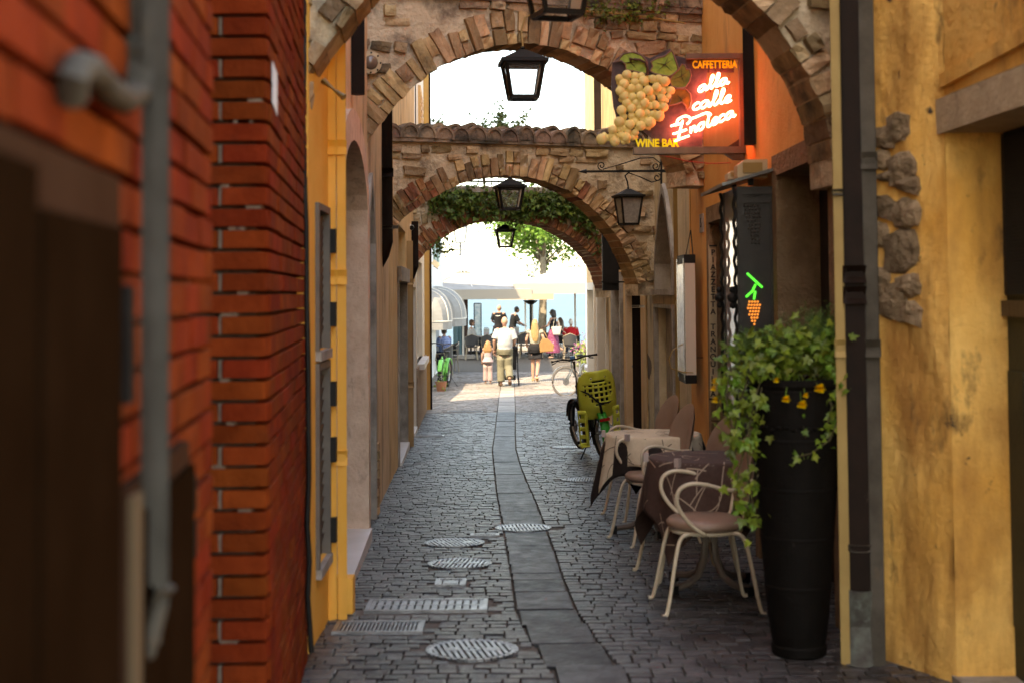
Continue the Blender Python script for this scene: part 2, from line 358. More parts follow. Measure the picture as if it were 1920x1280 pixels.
for (k, c, hw, hd), lab in zip(holes, LIDLAB):
    z0 = gz(c.y) - .002; tilt = -.0243
    t = thing('manhole_cover' if k == 'round' else 'drain_grate', (c.x, c.y, z0), lab, 'manhole cover' if k == 'round' else 'drain grate', 'ironwork in the lane paving')
    t.rotation_euler = (math.atan(tilt), 0, 0)
    fr = MB(); ld = MB(); bars = MB(); pit = MB(); ap = MB()
    if k == 'round': ap.lathe([(.001, -.0085), (hw * 1.10 + .075, -.0085)], n=36, caps=False)
    else: ap.box((0, 0, -.0185), (2 * hw + .20, 2 * hd + .13, .02))
    ap.build('bedding', M_bed, t, world=False)
    if k == 'round':
        r = hw
        fr.lathe([(r * .86, -.02), (r * .86, .006), (r * .93, .008), (r * .93, -.02)], n=40, caps=False)
        for i in range(36):
            a = 2 * pi * i / 36; fr.box((cos(a) * r * .965, sin(a) * r * .965, .002), (r * .07, r * .11, .014), a)
        ld.lathe([(.001, -.012), (r * .85, -.012)], n=40, caps=False)
        nb = 13; rot = rng.uniform(-.3, .3)
        for i in range(nb):
            u = -r * .8 + r * 1.6 * i / (nb - 1); hh = sqrt(max((r * .84) ** 2 - u * u, .0001)); R = Matrix.Rotation(rot, 3, 'Z')
            bars.box(R @ V((u, 0, 0)), (r * .075, 2 * hh, .016), rot)
        bars.lathe([(r * .2, -.008), (r * .2, .010), (r * .11, .010), (r * .11, -.008)], n=16, caps=False)
        bars.box((r * .45, 0, .001), (r * .3, r * .3, .017), rot); bars.box((-r * .45, 0, .001), (r * .3, r * .3, .017), rot)
        pit.lathe([(.001, -.007), (r * .10, -.007)], n=16, caps=False)
    else:
        w, d = hw, hd
        for s in (-1, 1):
            fr.box((0, s * (d - .010), .002), (2 * w, .02, .02)); fr.box((s * (w - .012), 0, .0025), (.024, 2 * d - .042, .02))
        ld.box((0, 0, -.025), (2 * w - .03, 2 * d - .03, .02))
        if k == 'grate':
            n = 15
            for i in range(n):
                bars.box((-w + .03 + (2 * w - .06) * i / (n - 1), 0, 0), ((2 * w) / n * .68, 2 * d - .05, .014))
            bars.box((0, 0, .001), (2 * w - .06, .018, .015)); bars.box((0, 0, .0012), (.035, 2 * d - .06, .016))
        elif k == 'fine':
            n = max(6, int(2 * w / .022))
            for i in range(n): bars.box((-w + .03 + (2 * w - .06) * i / (n - 1), 0, 0), (.009, 2 * d - .05, .014))
        else:
            for i in range(6): bars.box((-w + .03 + (2 * w - .06) * i / 5, 0, 0), (.014, 2 * d - .05, .012))
            bars.box((0, 0, .002), (w * .9, d * .9, .014))
        pit.box((0, 0, -.032), (.04, .04, .004))
    fr.build('frame', M_iron, t, world=False); ld.build('pan' if k != 'round' else 'lid', M_joint if k != 'round' else M_iron, t, world=False)
    bars.build('bars', M_iron, t, world=False); pit.build('lift_hole', M_dark, t, world=False)
# channel drain across the lane where the square begins
c0 = G(868, 716); c1 = G(1045, 714); m = MB(); n = 44
m.bar(c0 + V((0, 0, -.02)), c1 + V((0, 0, -.02)), .12, .05)
dr = thing('channel_drain', (c0 + c1) / 2, 'thin slotted channel drain across the lane beside the walkers', 'drain')
m.build('channel', mat('drain_concrete', (.34, .32, .30), rough=.8), dr)
m = MB()
for i in range(n):
    p = c0.lerp(c1, (i + .5) / n); m.box(p + V((0, 0, .008)), ((c1.x - c0.x) / n * .5, .07, .01))
m.build('slots', M_dark, dr)
# ------------------------------------------------------------------ walls with openings
class Wall:
    def __init__(s, A, B, side):
        s.A, s.B = V((A[0], A[1], 0)), V((B[0], B[1], 0)); s.t = (s.B - s.A).normalized(); s.L = (s.B - s.A).length
        s.n = V((-s.t.y, s.t.x, 0)); 
        if s.n.x * side < 0: s.n = -s.n          # side = +1: faces +x (a wall on the left)
    def hit(s, px, py):
        d = ray(px, py); k = (s.A - CAM).dot(s.n) / d.dot(s.n); return CAM + d * k
    def S(s, px, py=700): return (s.hit(px, py) - s.A).dot(s.t)
    def SD(s, D): return (D - s.A.y) / s.t.y
    def p(s, u, z, o=0): q = s.A + s.t * u + s.n * o; return V((q.x, q.y, z))
def outline(o, n=14):
    """bottom near, up, over, down: list of (s, z)"""
    s0, s1, z0, z1 = o['s0'], o['s1'], o['z0'], o['z1']
    if not o.get('rise'): return [(s0, z0), (s0, z1), (s1, z1), (s1, z0)]
    zs = z1 - o['rise']; c = (s0 + s1) / 2; h = (s1 - s0) / 2; pts = [(s0, z0)]
    for i in range(n + 1):
        a = pi - pi * i / n; x, zz = cos(a), sin(a)
        if o.get('point'): zz = (1 - abs(x) ** 1.5)
        pts.append((c + h * x, zs + o['rise'] * zz))
    return pts + [(s1, z0)]
def wall_mesh(w, zt, ops, depth=.25, T=1.6, zb=None, us=None):
    mb = MB(); zb = min(gz(w.A.y), gz(w.B.y)) - .3 if zb is None else zb
    cols = {0.0, w.L}
    tops = {}
    for o in ops:
        for (a, z) in outline(o): cols.add(round(a, 4))
    cs = sorted(cols)
    for a, b in zip(cs, cs[1:]):
        if b - a < 1e-4: continue
        mid = (a + b) / 2; inside = sorted([o for o in ops if o['s0'] - 1e-4 <= mid <= o['s1'] + 1e-4], key=lambda o: o['z0'])
        def ztop(o, u):
            pts = outline(o)[1:-1]
            for (x0, z0), (x1, z1) in zip(pts, pts[1:]):
                if x0 - 1e-3 <= u <= x1 + 1e-3 and x1 - x0 > 1e-6: return z0 + (z1 - z0) * (u - x0) / (x1 - x0)
            return o['z1']
        lo_a = lo_b = zb
        for o in inside:
            if o['z0'] > lo_a + 1e-3: mb.quad(w.p(a, lo_a), w.p(b, lo_b), w.p(b, o['z0']), w.p(a, o['z0']))
            lo_a, lo_b = ztop(o, a), ztop(o, b)
            d = -o.get('depth', depth)
            mb.quad(w.p(a, lo_a), w.p(b, lo_b), w.p(b, lo_b, d), w.p(a, lo_a, d))
            if o['z0'] > zb + .35: mb.quad(w.p(a, o['z0']), w.p(a, o['z0'], d), w.p(b, o['z0'], d), w.p(b, o['z0']))
        mb.quad(w.p(a, lo_a), w.p(b, lo_b), w.p(b, zt), w.p(a, zt))
    for o in ops:
        d = -o.get('depth', depth); pts = outline(o); z0 = max(o['z0'], zb)
        for u, zz in ((o['s0'], pts[1][1]), (o['s1'], pts[-2][1])):
            mb.quad(w.p(u, z0), w.p(u, zz), w.p(u, zz, d), w.p(u, z0, d))
    L = w.L
    mb.quad(w.p(0, zt), w.p(L, zt), w.p(L, zt, -T), w.p(0, zt, -T))
    mb.quad(w.p(0, zb), w.p(0, zt), w.p(0, zt, -T), w.p(0, zb, -T)); mb.quad(w.p(L, zb), w.p(L, zt), w.p(L, zt, -T), w.p(L, zb, -T))
    mb.quad(w.p(0, zb, -T), w.p(0, zt, -T), w.p(L, zt, -T), w.p(L, zb, -T))
    return mb
def surround(w, o, width, proud, depth=.0, name='door_surround', m=None, parent=None):
    pts = outline(o); mb = MB(); n = len(pts); out = []
    c = (o['s0'] + o['s1']) / 2
    for i, (u, z) in enumerate(pts):
        if i in (0, n - 1): out.append((u + (-width if i == 0 else width), z)); continue
        a = V((pts[i][0] - pts[i - 1][0], pts[i][1] - pts[i - 1][1], 0)).normalized(); b = V((pts[i + 1][0] - pts[i][0], pts[i + 1][1] - pts[i][1], 0)).normalized()
        na = V((-a.y, a.x, 0)); nb = V((-b.y, b.x, 0)); nn = (na + nb); nn = nn / max(nn.length, .01); k = width / max(nn.dot(na), .5)
        out.append((u + nn.x * k, z + nn.y * k))
    for i in range(n - 1):
        (a, az), (b, bz), (c2, cz), (d, dz) = pts[i], pts[i + 1], out[i + 1], out[i]
        mb.quad(w.p(a, az, proud), w.p(b, bz, proud), w.p(c2, cz, proud), w.p(d, dz, proud))
        mb.quad(w.p(d, dz, proud), w.p(c2, cz, proud), w.p(c2, cz, -.01), w.p(d, dz, -.01))
        e = .003   # inner lining just clear of the wall's own reveal
        mb.quad(w.p(a, az, proud), w.p(b, bz, proud), w.p(b, bz, 0), w.p(a, az, 0))
        if depth:
            ia = [(u + (e if u < c else -e) if i2 in (i, i + 1) else u, z - (e if z > o['z0'] + .01 else 0)) for i2, (u, z) in enumerate(pts)]
            mb.quad(w.p(*ia[i], proud), w.p(*ia[i + 1], proud), w.p(*ia[i + 1], -depth), w.p(*ia[i], -depth))
    return mb.build(name, m, parent)
def panel(w, s0, s1, z0, z1, o, th, name, m, parent):
    mb = MB(); a = w.p(s0, z0, o); b = w.p(s1, z0, o)
    mb.prism([w.p(s0, z0, o), w.p(s1, z0, o), w.p(s1, z1, o), w.p(s0, z1, o)], w.n * th); return mb.build(name, m, parent)
def door_leaf(w, o, at, parent, m, planks=5, name='door', hand=True):
    d = panel(w, o['s0'] - .03, o['s1'] + .03, max(o['z0'], gz(w.p(o['s0'], 0).y) - .05), o['z1'] + .03, -at, .03, name, m, parent)
    n = planks; g = .012
    for i in range(n):
        a = o['s0'] + (o['s1'] - o['s0']) * i / n + g / 2; b = o['s0'] + (o['s1'] - o['s0']) * (i + 1) / n - g / 2
        panel(w, a, b, max(o['z0'], gz(w.p(a, 0).y)) + .03, o['z1'] - .06, -at + .031, .015, 'board', m, d)
    if hand:
        mb = MB(); z = max(o['z0'], gz(w.p(o['s0'], 0).y)) + 1.0; q = w.p(o['s1'] - .1, z, -at + .07); mb.ball(q, .025, 8, 6); mb.tube([q, w.p(o['s1'] - .1, z, -at + .03)], .01, 6)
        mb.build('handle', M_iron, d)
    return d
def house(name, w, zt, label, m, ops, **k):
    base = w.p(w.L / 2, gz((w.A.y + w.B.y) / 2)); t = thing(name, base, label, 'house')
    wall_mesh(w, zt, ops, **k).build('wall', m, t); return t
def pipe(name, path, r, m, label, sockets=(), cat='pipe', n=12, flat=1.0, clamps=(), cm=None, group=None):
    path = [V(p) for p in path]; t = thing(name, path[-1], label, cat, group)
    mb = MB(); mb.tube(path, r, n, flat=flat); mb.build('tube', m, t, smooth='auto')
    def along(f):
        tot = sum((b - a).length for a, b in zip(path, path[1:])) * f
        for a, b in zip(path, path[1:]):
            l = (b - a).length
            if tot <= l: return a.lerp(b, tot / l), (b - a).normalized()
            tot -= l
        return path[-1], (path[-1] - path[-2]).normalized()
    for f in sockets:
        q, d = along(f); mb = MB(); mb.tube([q - d * .04, q + d * .04], r * 1.16, n); mb.build('socket', m, t, smooth='auto')
    for f in clamps:
        q, d = along(f); mb = MB(); mb.tube([q - d * .015, q + d * .015], r * 1.12, n); mb.box(q + V((r * 1.3, 0, 0)), (r * 1.4, .03, .03)); mb.build('clamp', cm or m, t)
    return t
LX = lambda D: -1.12 - .0345 * (D - 10.7)
RX = lambda D: 1.70 - .008 * (D - 6.65)
# ---- left, nearest: brick wall with meter cabinets
def brick_face(w, s0, s1, z0, z1, ch, bl, out, first=0):
    items = []; k = 0; z = z0
    while z < z1:
        u = s0 - (bl / 2 if k % 2 else 0); 
        while u < s1 - .01:
            a, b = max(u, s0), min(u + bl, s1)
            if b - a > .03:
                j = rng.uniform(-.003, .003); items.append(basis(w.t, w.n, V((0, 0, 1)), w.p((a + b) / 2, z + ch / 2 + rng.uniform(-.002, .002), -.035 + j), b - a - .010, .07, ch - .0125))
            u += bl
        z += ch; k += 1
    return items
br_me = [chamfer_mesh('brick', M_brick, .03, .012, 40 + i) for i in range(5)]
pN = P(398, 600, 3.2); pM = P(258, 600, 2.17); dN = (pN - pM).normalized()
wl0 = Wall(pN - dN * 2.6, pN, 1)
t = thing('brick_wall', wl0.p(1.3, gz(2)), 'blurred orange red brick wall nearest on the left with cabinets and grey pipe', 'brick wall')
wc0 = Wall(wl0.p(0, 0, -.05), wl0.p(wl0.L, 0, -.05), 1); mb = wall_mesh(wc0, 11, [], T=2.5); mb.box((-2.1, 3.9, 5), (.4, 2.2, 12)); mb.build('wall', mat('brick_upper', (.25, .07, .035), (.33, .10, .05), 8, .85, .6, 30), t)  # box: unseen wall added behind the recess to block a sliver of sun
wl0b = Wall(wl0.A, wl0.B, 1)
its = brick_face(wl0b, 0.2, wl0.L, .25, 2.75, .07, .24, 0)
pieces(t, 'brick', its, br_me, 300, 'brickwork')
# ---- left: brick pier further on
q0 = P(505, 600, 4.67); q1 = G(577, 1232); q1 = V((q1.x, q1.y, 0))
wl1 = Wall(q0, q1, 1); wf = Wall((q0.x - .5, q0.y), (q0.x, q0.y), 1); wf.n = V((0, -1, 0))
t = thing('brick_pier', wl1.p(1, gz(5.6)), 'dark red brick pier with deep black joints and a white sticker', 'brick pier')
wc1 = Wall(wl1.p(.03, 0, -.05), wl1.p(wl1.L, 0, -.05), 1); mb = wall_mesh(wc1, 11, [], T=2.5); mb.build('core', M_mortar, t)
PCH = .0703
its = []; z = -.2; k = 0
while z < 3.1:
    # front face courses: a long brick at the corner, a short one at the edge on alternate courses
    for (a, b) in (((.5, .158), (.152, 0)) if k % 2 else ((.5, 0.0),)):
        its.append(basis(wf.t, wf.n, V((0, 0, 1)), V((q0.x - (a + b) / 2 - .003, q0.y + .012 + rng.uniform(-.002, .002), z + PCH / 2)), a - b - .008, .07, PCH - .0125))
    z += PCH; k += 1
its += brick_face(wl1, .02, wl1.L, -.2, 3.1, PCH, .25, 0)
pieces(t, 'brick', its, br_me, 300, 'brickwork')
mm = MB(); k = 0; z = -.2
while z < 3.1:
    if k % 2: mm.box((q0.x - .158, q0.y + .012, z + PCH / 2), (.009, .060, PCH - .012))
    for _ in range(2):
        if rng.random() < .3: l_ = rng.uniform(.02, .07); mm.box((q0.x - rng.uniform(.02, .17), q0.y + .014, z), (l_, .06, .010))
    z += PCH; k += 1
tag(mm.build('mortar_smears', mat('pale_pointing', (.17, .12, .085), (.26, .19, .14), 20, .95, .6, 60), t), kind='stuff')
mb = MB(); c = wl1.hit(511, 160); mb.prism([wl1.p(wl1.S(508, 160), z, .004) for z in (c.z - .07, c.z + .07)] + [wl1.p(wl1.S(517, 160), z, .004) for z in (c.z + .06, c.z - .09)], wl1.n * .002)
mb.build('sticker', mat('white_sticker', (.62, .70, .78), rough=.5), t)
# ---- left: yellow house
a = G(579, 1226); b = G(620, 1158)
wy = Wall((a.x, a.y), (b.x - .012, b.y + .5), 1)
ops = []
for (x0, x1, y0, y1) in ((593, 612, 398, 655), (593, 612, 690, 1052)):
    s0, s1 = wy.S(x0), wy.S(x1); ops.append(dict(s0=s0, s1=s1, z1=wy.hit((x0 + x1) / 2, y0).z, z0=wy.hit((x0 + x1) / 2, y1).z, depth=.05))
yh = house('yellow_house', wy, 10, 'bright yellow plaster house behind the brick pier with narrow dark shutters', M_yellow, ops, T=1.2)
for o, hz in zip(ops, ((.25, .8), (.12, .55, .85))):
    wd = panel(wy, o['s0'], o['s1'], o['z0'], o['z1'], -.045, .02, 'shutter', M_dwood, yh)
    n = 14
    for i in range(n):
        z = o['z0'] + .06 + (o['z1'] - o['z0'] - .1) * i / n; mb = MB()
        mb.prism([wy.p(o['s0'] + .05, z, -.02), wy.p(o['s1'] - .05, z, -.02), wy.p(o['s1'] - .05, z + .05, -.008), wy.p(o['s0'] + .05, z + .05, -.008)], V((0, 0, .012))); mb.build('slat', M_dwood, wd)
    surround(wy, o, .035, .02, .046, 'window_frame', mat('grey_brown_frame', (.12, .10, .085), (.16, .135, .11), 6, .7), yh)
    panel(wy, o['s0'] - .03, o['s1'] + .03, o['z0'] - .05, o['z0'] - .002, 0, .03, 'sill', M_greystone, yh)
    for f in hz:
        mb = MB(); mb.box(wy.p(o['s1'] + .03, o['z0'] + (o['z1'] - o['z0']) * f, .035), (.03, .05, .13)); mb.build('hinge', M_black, yh)
for px, x0, lab in ((622, 1, 'left one of two yellow painted downpipes on the yellow house corner'), (641, 2, 'right one of two yellow painted downpipes on the yellow house corner')):
    D = 7.72; q = P(px, 700, D); r = .0255
    top = P(px - 2, 150 if x0 == 1 else 158, D); bot = V((q.x, D, gz(D)))
    pipe('downpipe', [V((q.x, D + .0, 4.2)), V((q.x, D, bot.z - .02))], r, M_yelpipe, lab, sockets=(.42, .58, .80), group='yellow downpipes')
mb = MB(); q = G(636, 1152); mb.box(q + V((0, .09, .09)), (.14, .12, .2)); tag(mb.build('plaster_block', M_yellow), 'low yellow plaster block under the yellow downpipes', 'plaster block')
pipe('overflow_pipe', [P(606, 152, 7.35), P(645, 183, 7.3)], .018, M_tanpipe, 'short tan pipe stub poking out above the yellow downpipes')
pth = [P(px, py, 6.62) for px, py in ((568, -40), (570, 130), (566, 200), (569, 300), (574, 420), (575, 560), (578, 700), (579, 900), (576, 985), (580, 1050), (577, 1120), (584, 1222))]
pipe('cable', pth, .013, M_black, 'black corrugated cable running down between brick pier and yellow house', cat='cable')
# ---- left: house with the pink stone portal
wp = Wall((LX(8.12), 8.12), (LX(14.3), 14.3), 1)
o1 = dict(s0=wp.SD(8.3), s1=wp.SD(10.5), z0=gz(9.4) - .05, z1=2.56, rise=.5, depth=.26)
o2 = dict(s0=wp.SD(11.0), s1=wp.SD(11.75), z0=gz(11.5) - .05, z1=2.42, rise=.45, depth=.24, point=True)
ph = house('portal_house', wp, 10, 'tan plaster house with a tall arched pink stone portal', M_tan, (o1, o2))
surround(wp, o1, .20, .05, .262, 'portal_surround', M_pinkstone, ph); surround(wp, o2, .09, .03, .242, 'niche_surround', M_greystone, ph)
door_leaf(wp, dict(o1, z1=2.1), .24, ph, M_dwood, 6); door_leaf(wp, dict(o2, z1=2.0), .22, ph, M_dwood, 3)
panel(wp, o1['s0'] - .05, o1['s1'] + .05, 2.12, 2.6, -.25, .02, 'tympanum', M_dark, ph); panel(wp, o2['s0'] - .05, o2['s1'] + .05, 2.02, 2.5, -.23, .02, 'tympanum', M_dark, ph)
panel(wp, o1['s0'] - .05, o1['s1'] + .02, gz(9.4) - .1, gz(9.4) + .07, -.25, .32, 'doorstep', M_marble, ph)
br2 = [chamfer_mesh('brick', M_vous, .08, .03, 60 + i) for i in range(3)]
its = [basis(wp.t, wp.n, V((0, 0, 1)), wp.p(wp.SD(11.95) + rng.uniform(-.03, .03), gz(12) + .05 + i * .075, .015), .16, .05, .065) for i in range(8)]
pieces(ph, 'brick', its, br2)
# ---- left: ochre house
wo = Wall((LX(14.3), 14.3), (LX(22.1), 22.1), 1)
g3 = gz(17.4)
o3 = dict(s0=wo.SD(16.3), s1=wo.SD(18.6), z0=g3 - .05, z1=1.69, depth=.26); o3b = dict(s0=wo.SD(16.5), s1=wo.SD(18.6), z0=1.88, z1=2.36, depth=.22)
o4 = dict(s0=wo.SD(20.7), s1=wo.SD(21.8), z0=gz(21.3) - .05, z1=1.65, depth=.12)
oh = house('ochre_house', wo, 10, 'ochre plaster house with stone door lintel and transom window', M_ochre, (o3, o3b, o4))
surround(wo, o3, .12, .02, .262, 'door_surround', M_greystone, oh); surround(wo, o4, .08, .02, .12, 'door_surround', M_pale, oh)
door_leaf(wo, o3, .24, oh, M_dwood, 5); door_leaf(wo, o4, .11, oh, M_dwood, 3)
panel(wo, o3['s0'] - .12, o3['s1'] + .12, 1.70, 1.87, 0, .05, 'lintel', M_greystone, oh)
wn = panel(wo, o3b['s0'], o3b['s1'], 1.88, 2.36, -.2, .01, 'window', M_dark, oh)
panel(wo, o3['s0'], o3['s1'], g3 - .1, g3 + .06, -.25, .29, 'doorstep', M_marble, oh); panel(wo, o4['s0'], o4['s1'], gz(21.3) - .1, gz(21.3) + .06, -.11, .15, 'doorstep', M_marble, oh)
# ---- left: pebbledash house and the pale house on the square
wb = Wall((LX(22.1), 22.1), (LX(27.4), 27.4), 1)
o5 = dict(s0=wb.SD(23.0), s1=wb.SD(25.9), z0=.43, z1=2.1, depth=.12)
bh = house('pebbledash_house', wb, 9.5, 'cream house with a brown pebbledash base at the lit end of the lane', M_pale, (o5,), T=2.0)
mb = MB(); mb.prism([wb.p(.02, -1.2, 0), wb.p(wb.L - .02, -1.2, 0), wb.p(wb.L - .02, .40, 0), wb.p(.02, .40, 0)], wb.n * .04); mb.build('base', M_pebble, bh)
panel(wb, o5['s0'], o5['s1'], .43, 2.1, -.11, .02, 'window', M_pale, bh)
for i in range(2):
    a0 = o5['s0'] + .06 + i * (o5['s1'] - o5['s0']) / 2; panel(wb, a0, a0 + 1.3, .5, 2.05, -.088, .02, 'pane', mat('shop_pane', (.35, .38, .38), rough=.1), bh)
panel(wb, o5['s0'] - .05, o5['s0'] + 1.35, .34, .43, -.05, .17, 'sill', M_marble, bh); panel(wb, o5['s0'] + 1.45, o5['s1'] + .05, .34, .43, -.05, .17, 'sill', M_marble, bh)
for z0 in (3.6, 5.6):      # upper shutters seen over the middle arch
    for k in range(2):
        a0 = 2.0 + k * .62; sh = panel(wb, a0, a0 + .55, z0, z0 + 1.5, .0, .045, 'shutter', mat('orange_shutter', (.62, .36, .14), rough=.6), bh)
        for i in range(12): panel(wb, a0 + .05, a0 + .5, z0 + .06 + i * .115, z0 + .13 + i * .115, .046, .012, 'slat', MATS['orange_shutter'], sh)
gw = Wall((-2.45, 27.5), (-2.42, 36.6), 1); gt = thing('unseen_low_wall', gw.p(4, gz(32)), 'low pale wall behind the green bicycle, hidden by the lane houses and kept low for the sun', 'wall')  # unseen wall, made low so sunlight passes over it onto the paving
wall_mesh(gw, 1.3, [], T=.3).build('wall', mat('white_plaster', (.72, .70, .66), (.78, .76, .72), 2, .85), gt); panel(gw, 0, gw.L, 1.305, 1.36, -.34, .4, 'coping', M_greystone, gt)
ww = Wall((-2.35, 36.8), (-2.25, 46), 1)
o6 = [dict(s0=ww.SD(D), s1=ww.SD(D + 1.5), z0=-.75, z1=1.5, depth=.2) for D in (38.5, 42.5)]
u6 = [dict(s0=ww.SD(D), s1=ww.SD(D + 1.0), z0=z, z1=z + 1.5, depth=.15) for D in (38, 42) for z in (2.4, 4.5)]
wh = house('white_house', ww, 6.6, 'overexposed white house on the left of the square with green shutters', mat('white_plaster', (.72, .70, .66), (.78, .76, .72), 2, .85), o6 + u6, T=6)
for o in o6: door_leaf(ww, o, .18, wh, mat('teal_door', (.20, .27, .28), rough=.4), 3)
for o in u6:
    panel(ww, o['s0'], o['s1'], o['z0'], o['z1'], -.13, .02, 'window', mat('shop_pane', (.3, .3, .3)), wh)
    for s0 in (o['s0'] - .52, o['s1'] + .02): panel(ww, s0, s0 + .5, o['z0'], o['z1'], 0, .045, 'shutter', mat('green_shutter', (.20, .30, .25), rough=.6), wh)
# ---- right, nearest: weathered yellow wall with the recessed door
Q0, Q1 = V((1.705, 6.70, 0)), V((1.915, 6.25, 0)); zl = P(1745, 250, 6.25).z; gq = gz(6.3)
yw = thing('weathered_wall', (1.9, 6.2, gq), 'weathered yellow plaster wall nearest on the right with a deep dark doorway', 'house wall')
mb = MB(); nu, nz = 14, 90; zt = 5.2; vs = []
nA = V((-(Q1 - Q0).y, (Q1 - Q0).x, 0)).normalized(); nA = nA if nA.x < 0 else -nA
for j in range(nz + 1):
    for i in range(nu + 1):
        q = Q0.lerp(Q1, i / nu); z = gq - .1 + (zt - gq) * j / nz
        e = min(1, min(i, nu - i) / 2); d = (.022 * mnoise.noise(V((q.x * 5, q.y * 5, z * 2.2))) + .007 * mnoise.noise(V((q.x * 20, q.y * 20, z * 14)))) * e
        vs.append(V((q.x, q.y, z)) + nA * d + V((.012 * mnoise.noise(V((0, 3, z * 4))), 0, 0)) * (1 if i == nu else 0))
mb.add(vs, [(j * (nu + 1) + i, j * (nu + 1) + i + 1, (j + 1) * (nu + 1) + i + 1, (j + 1) * (nu + 1) + i) for j in range(nz) for i in range(nu)])
XW = lambda D: 1.915 + (.034) * (6.25 - D)
mb.quad((1.915, 6.25, gq - .2), (2.17, 6.25, gq - .2), (2.17, 6.25, zl), (1.915, 6.25, zl))                     # far reveal
mb.quad((XW(6.25), 6.25, zl + .165), (XW(4.7), 4.7, zl + .165), (XW(4.7), 4.7, 5.2), (XW(6.25), 6.25, 5.2))       # face above the door
mb.quad((XW(4.7), 4.7, -.5), (XW(2.6), 2.6, -.5), (XW(2.6), 2.6, 5.2), (XW(4.7), 4.7, 5.2)); mb.quad((XW(4.7), 4.7, -.5), (2.3, 4.7, -.5), (2.3, 4.7, zl + .16), (XW(4.7), 4.7, zl + .16))
mb.quad((XW(6.25), 6.25, 5.2), (XW(2.6), 2.6, 5.2), (3.6, 2.6, 5.2), (3.6, 6.7, 5.2), (1.705, 6.7, 5.2)); mb.quad((3.6, 2.6, -.5), (3.6, 6.7, -.5), (3.6, 6.7, 5.2), (3.6, 2.6, 5.2))
mb.quad((XW(2.6), 2.6, -.5), (3.6, 2.6, -.5), (3.6, 2.6, 5.2), (XW(2.6), 2.6, 5.2)); mb.quad((1.705, 6.7, -.5), (3.6, 6.7, -.5), (3.6, 6.7, 5.2), (1.705, 6.7, 5.2))
mb.build('wall', M_oldyellow, yw)
mb = MB(); mb.prism([(XW(6.35) - .02, 6.35, zl), (XW(4.6) - .02, 4.6, zl), (XW(4.6) + .36, 4.6, zl), (XW(6.35) + .36, 6.35, zl)], (0, 0, .155)); mb.build('lintel', mat('worn_lintel', (.40, .30, .19), (.52, .40, .26), 5, .9, .8, 40, stains=(((.16, .11, .07), 6, .6, .74, .6),)), yw)
mb = MB(); mb.prism([(XW(6.25) - .02, 6.26, zl + .20), (XW(4.6) - .02, 4.6, zl + .26), (XW(4.6) + .05, 4.6, zl + .26), (XW(6.25) + .05, 6.26, zl + .20)], (0, 0, .06)); mb.build('drip_ledge', M_oldyellow, yw)
dr = MB(); dr.box((2.19, 5.45, (gq + zl) / 2), (.04, 1.6, zl - gq + .1)); d = dr.build('door', M_greenwood, yw)
for i in range(7):
    mb = MB(); mb.box((2.163, 6.13 - i * .2, (gq + .85) / 2 + .3), (.015, .185, 1.1)); mb.build('board', M_greenwood, d)
mb = MB(); mb.box((2.158, 5.45, gq + 1.62), (.03, 1.6, .07)); mb.build('rail', M_dwood, d)
mb = MB(); nn = 46
for i in range(nn):
    z = gq + 1.68 + (zl - gq - 1.70) * i / nn; mb.bar((2.155, 6.22, z), (2.155, 4.7, z), .006)
for i in range(60): mb.bar((2.152, 6.22 - i * .025, gq + 1.68), (2.152, 6.22 - i * .025, zl - .01), .005)
tag(mb.build('wire_mesh', M_black, d), kind='stuff')
mb = MB(); mb.prism([(1.90, 6.30, gq - .1), (1.93, 4.7, gq - .1), (2.2, 4.7, gq - .1), (2.2, 6.30, gq - .1)], (0, 0, .13)); mb.build('doorstep', M_greystone, yw)
rk = [rock_mesh('stone', mat('wall_rock', (.17, .115, .065), (.30, .21, .13), 14, .95, 1, 40, .2, rnd=.3, bump2=.8, b2scale=24), i, .8, .09) for i in range(5)]
its = []
tA = (Q1 - Q0).normalized(); wA = Wall((Q0.x, Q0.y), (Q1.x, Q1.y), -1)
for (px, py, w, h) in ((1660, 258, 34, 52), (1690, 240, 40, 60), (1652, 300, 26, 40), (1695, 315, 46, 62), (1668, 330, 40, 22), (1700, 345, 40, 40), (1660, 390, 42, 50), (1700, 400, 52, 60), (1690, 470, 84, 74), (1706, 535, 44, 44), (1673, 565, 48, 76), (1711, 588, 34, 50), (1650, 440, 30, 46), (1655, 520, 26, 40)):
    c = wA.hit(px, py); sc = 6.5 / F
    ra_ = rng.uniform(-.35, .35); its.append(basis(tA * cos(ra_) + V((0, 0, sin(ra_))), nA, V((0, 0, cos(ra_))) - tA * sin(ra_), c - nA * .03 + tA * rng.uniform(-.01, .01), min(w * sc / .5, .26) * rng.uniform(.8, 1.1), .12, h * sc * rng.uniform(.9, 1.15)))
pieces(yw, 'stone', its, rk)
# ---- right: orange wine bar house
wr = Wall((RX(6.72), 6.72), (RX(13.2), 13.2), -1)
r1 = dict(s0=wr.SD(7.45), s1=wr.SD(8.85), z0=gz(8) - .05, z1=2.27, depth=.30); r2 = dict(s0=wr.SD(9.75), s1=wr.SD(11.75), z0=gz(11) - .05, z1=2.12, depth=.26)
oh2 = house('orange_house', wr, 6.8, 'orange plaster wine bar house on the right with roughcast door surrounds', M_orange, (r1, r2))
for o in (r1, r2): surround(wr, o, .13, .035, o['depth'] + .002, 'door_surround', M_roughstone, oh2)
door_leaf(wr, r1, .28, oh2, M_dark, 3); door_leaf(wr, r2, .24, oh2, M_dark, 3)
mb = MB(); q = wr.hit(1318, 30); mb.prism([P(1288, 95, 12.9), P(1292, 62, 12.9), P(1330, 8, 12.9), P(1345, -60, 12.9), P(1400, -60, 12.9), P(1400, 60, 12.9)], (0, .35, 0)); mb.build('corbel', M_beige, oh2)
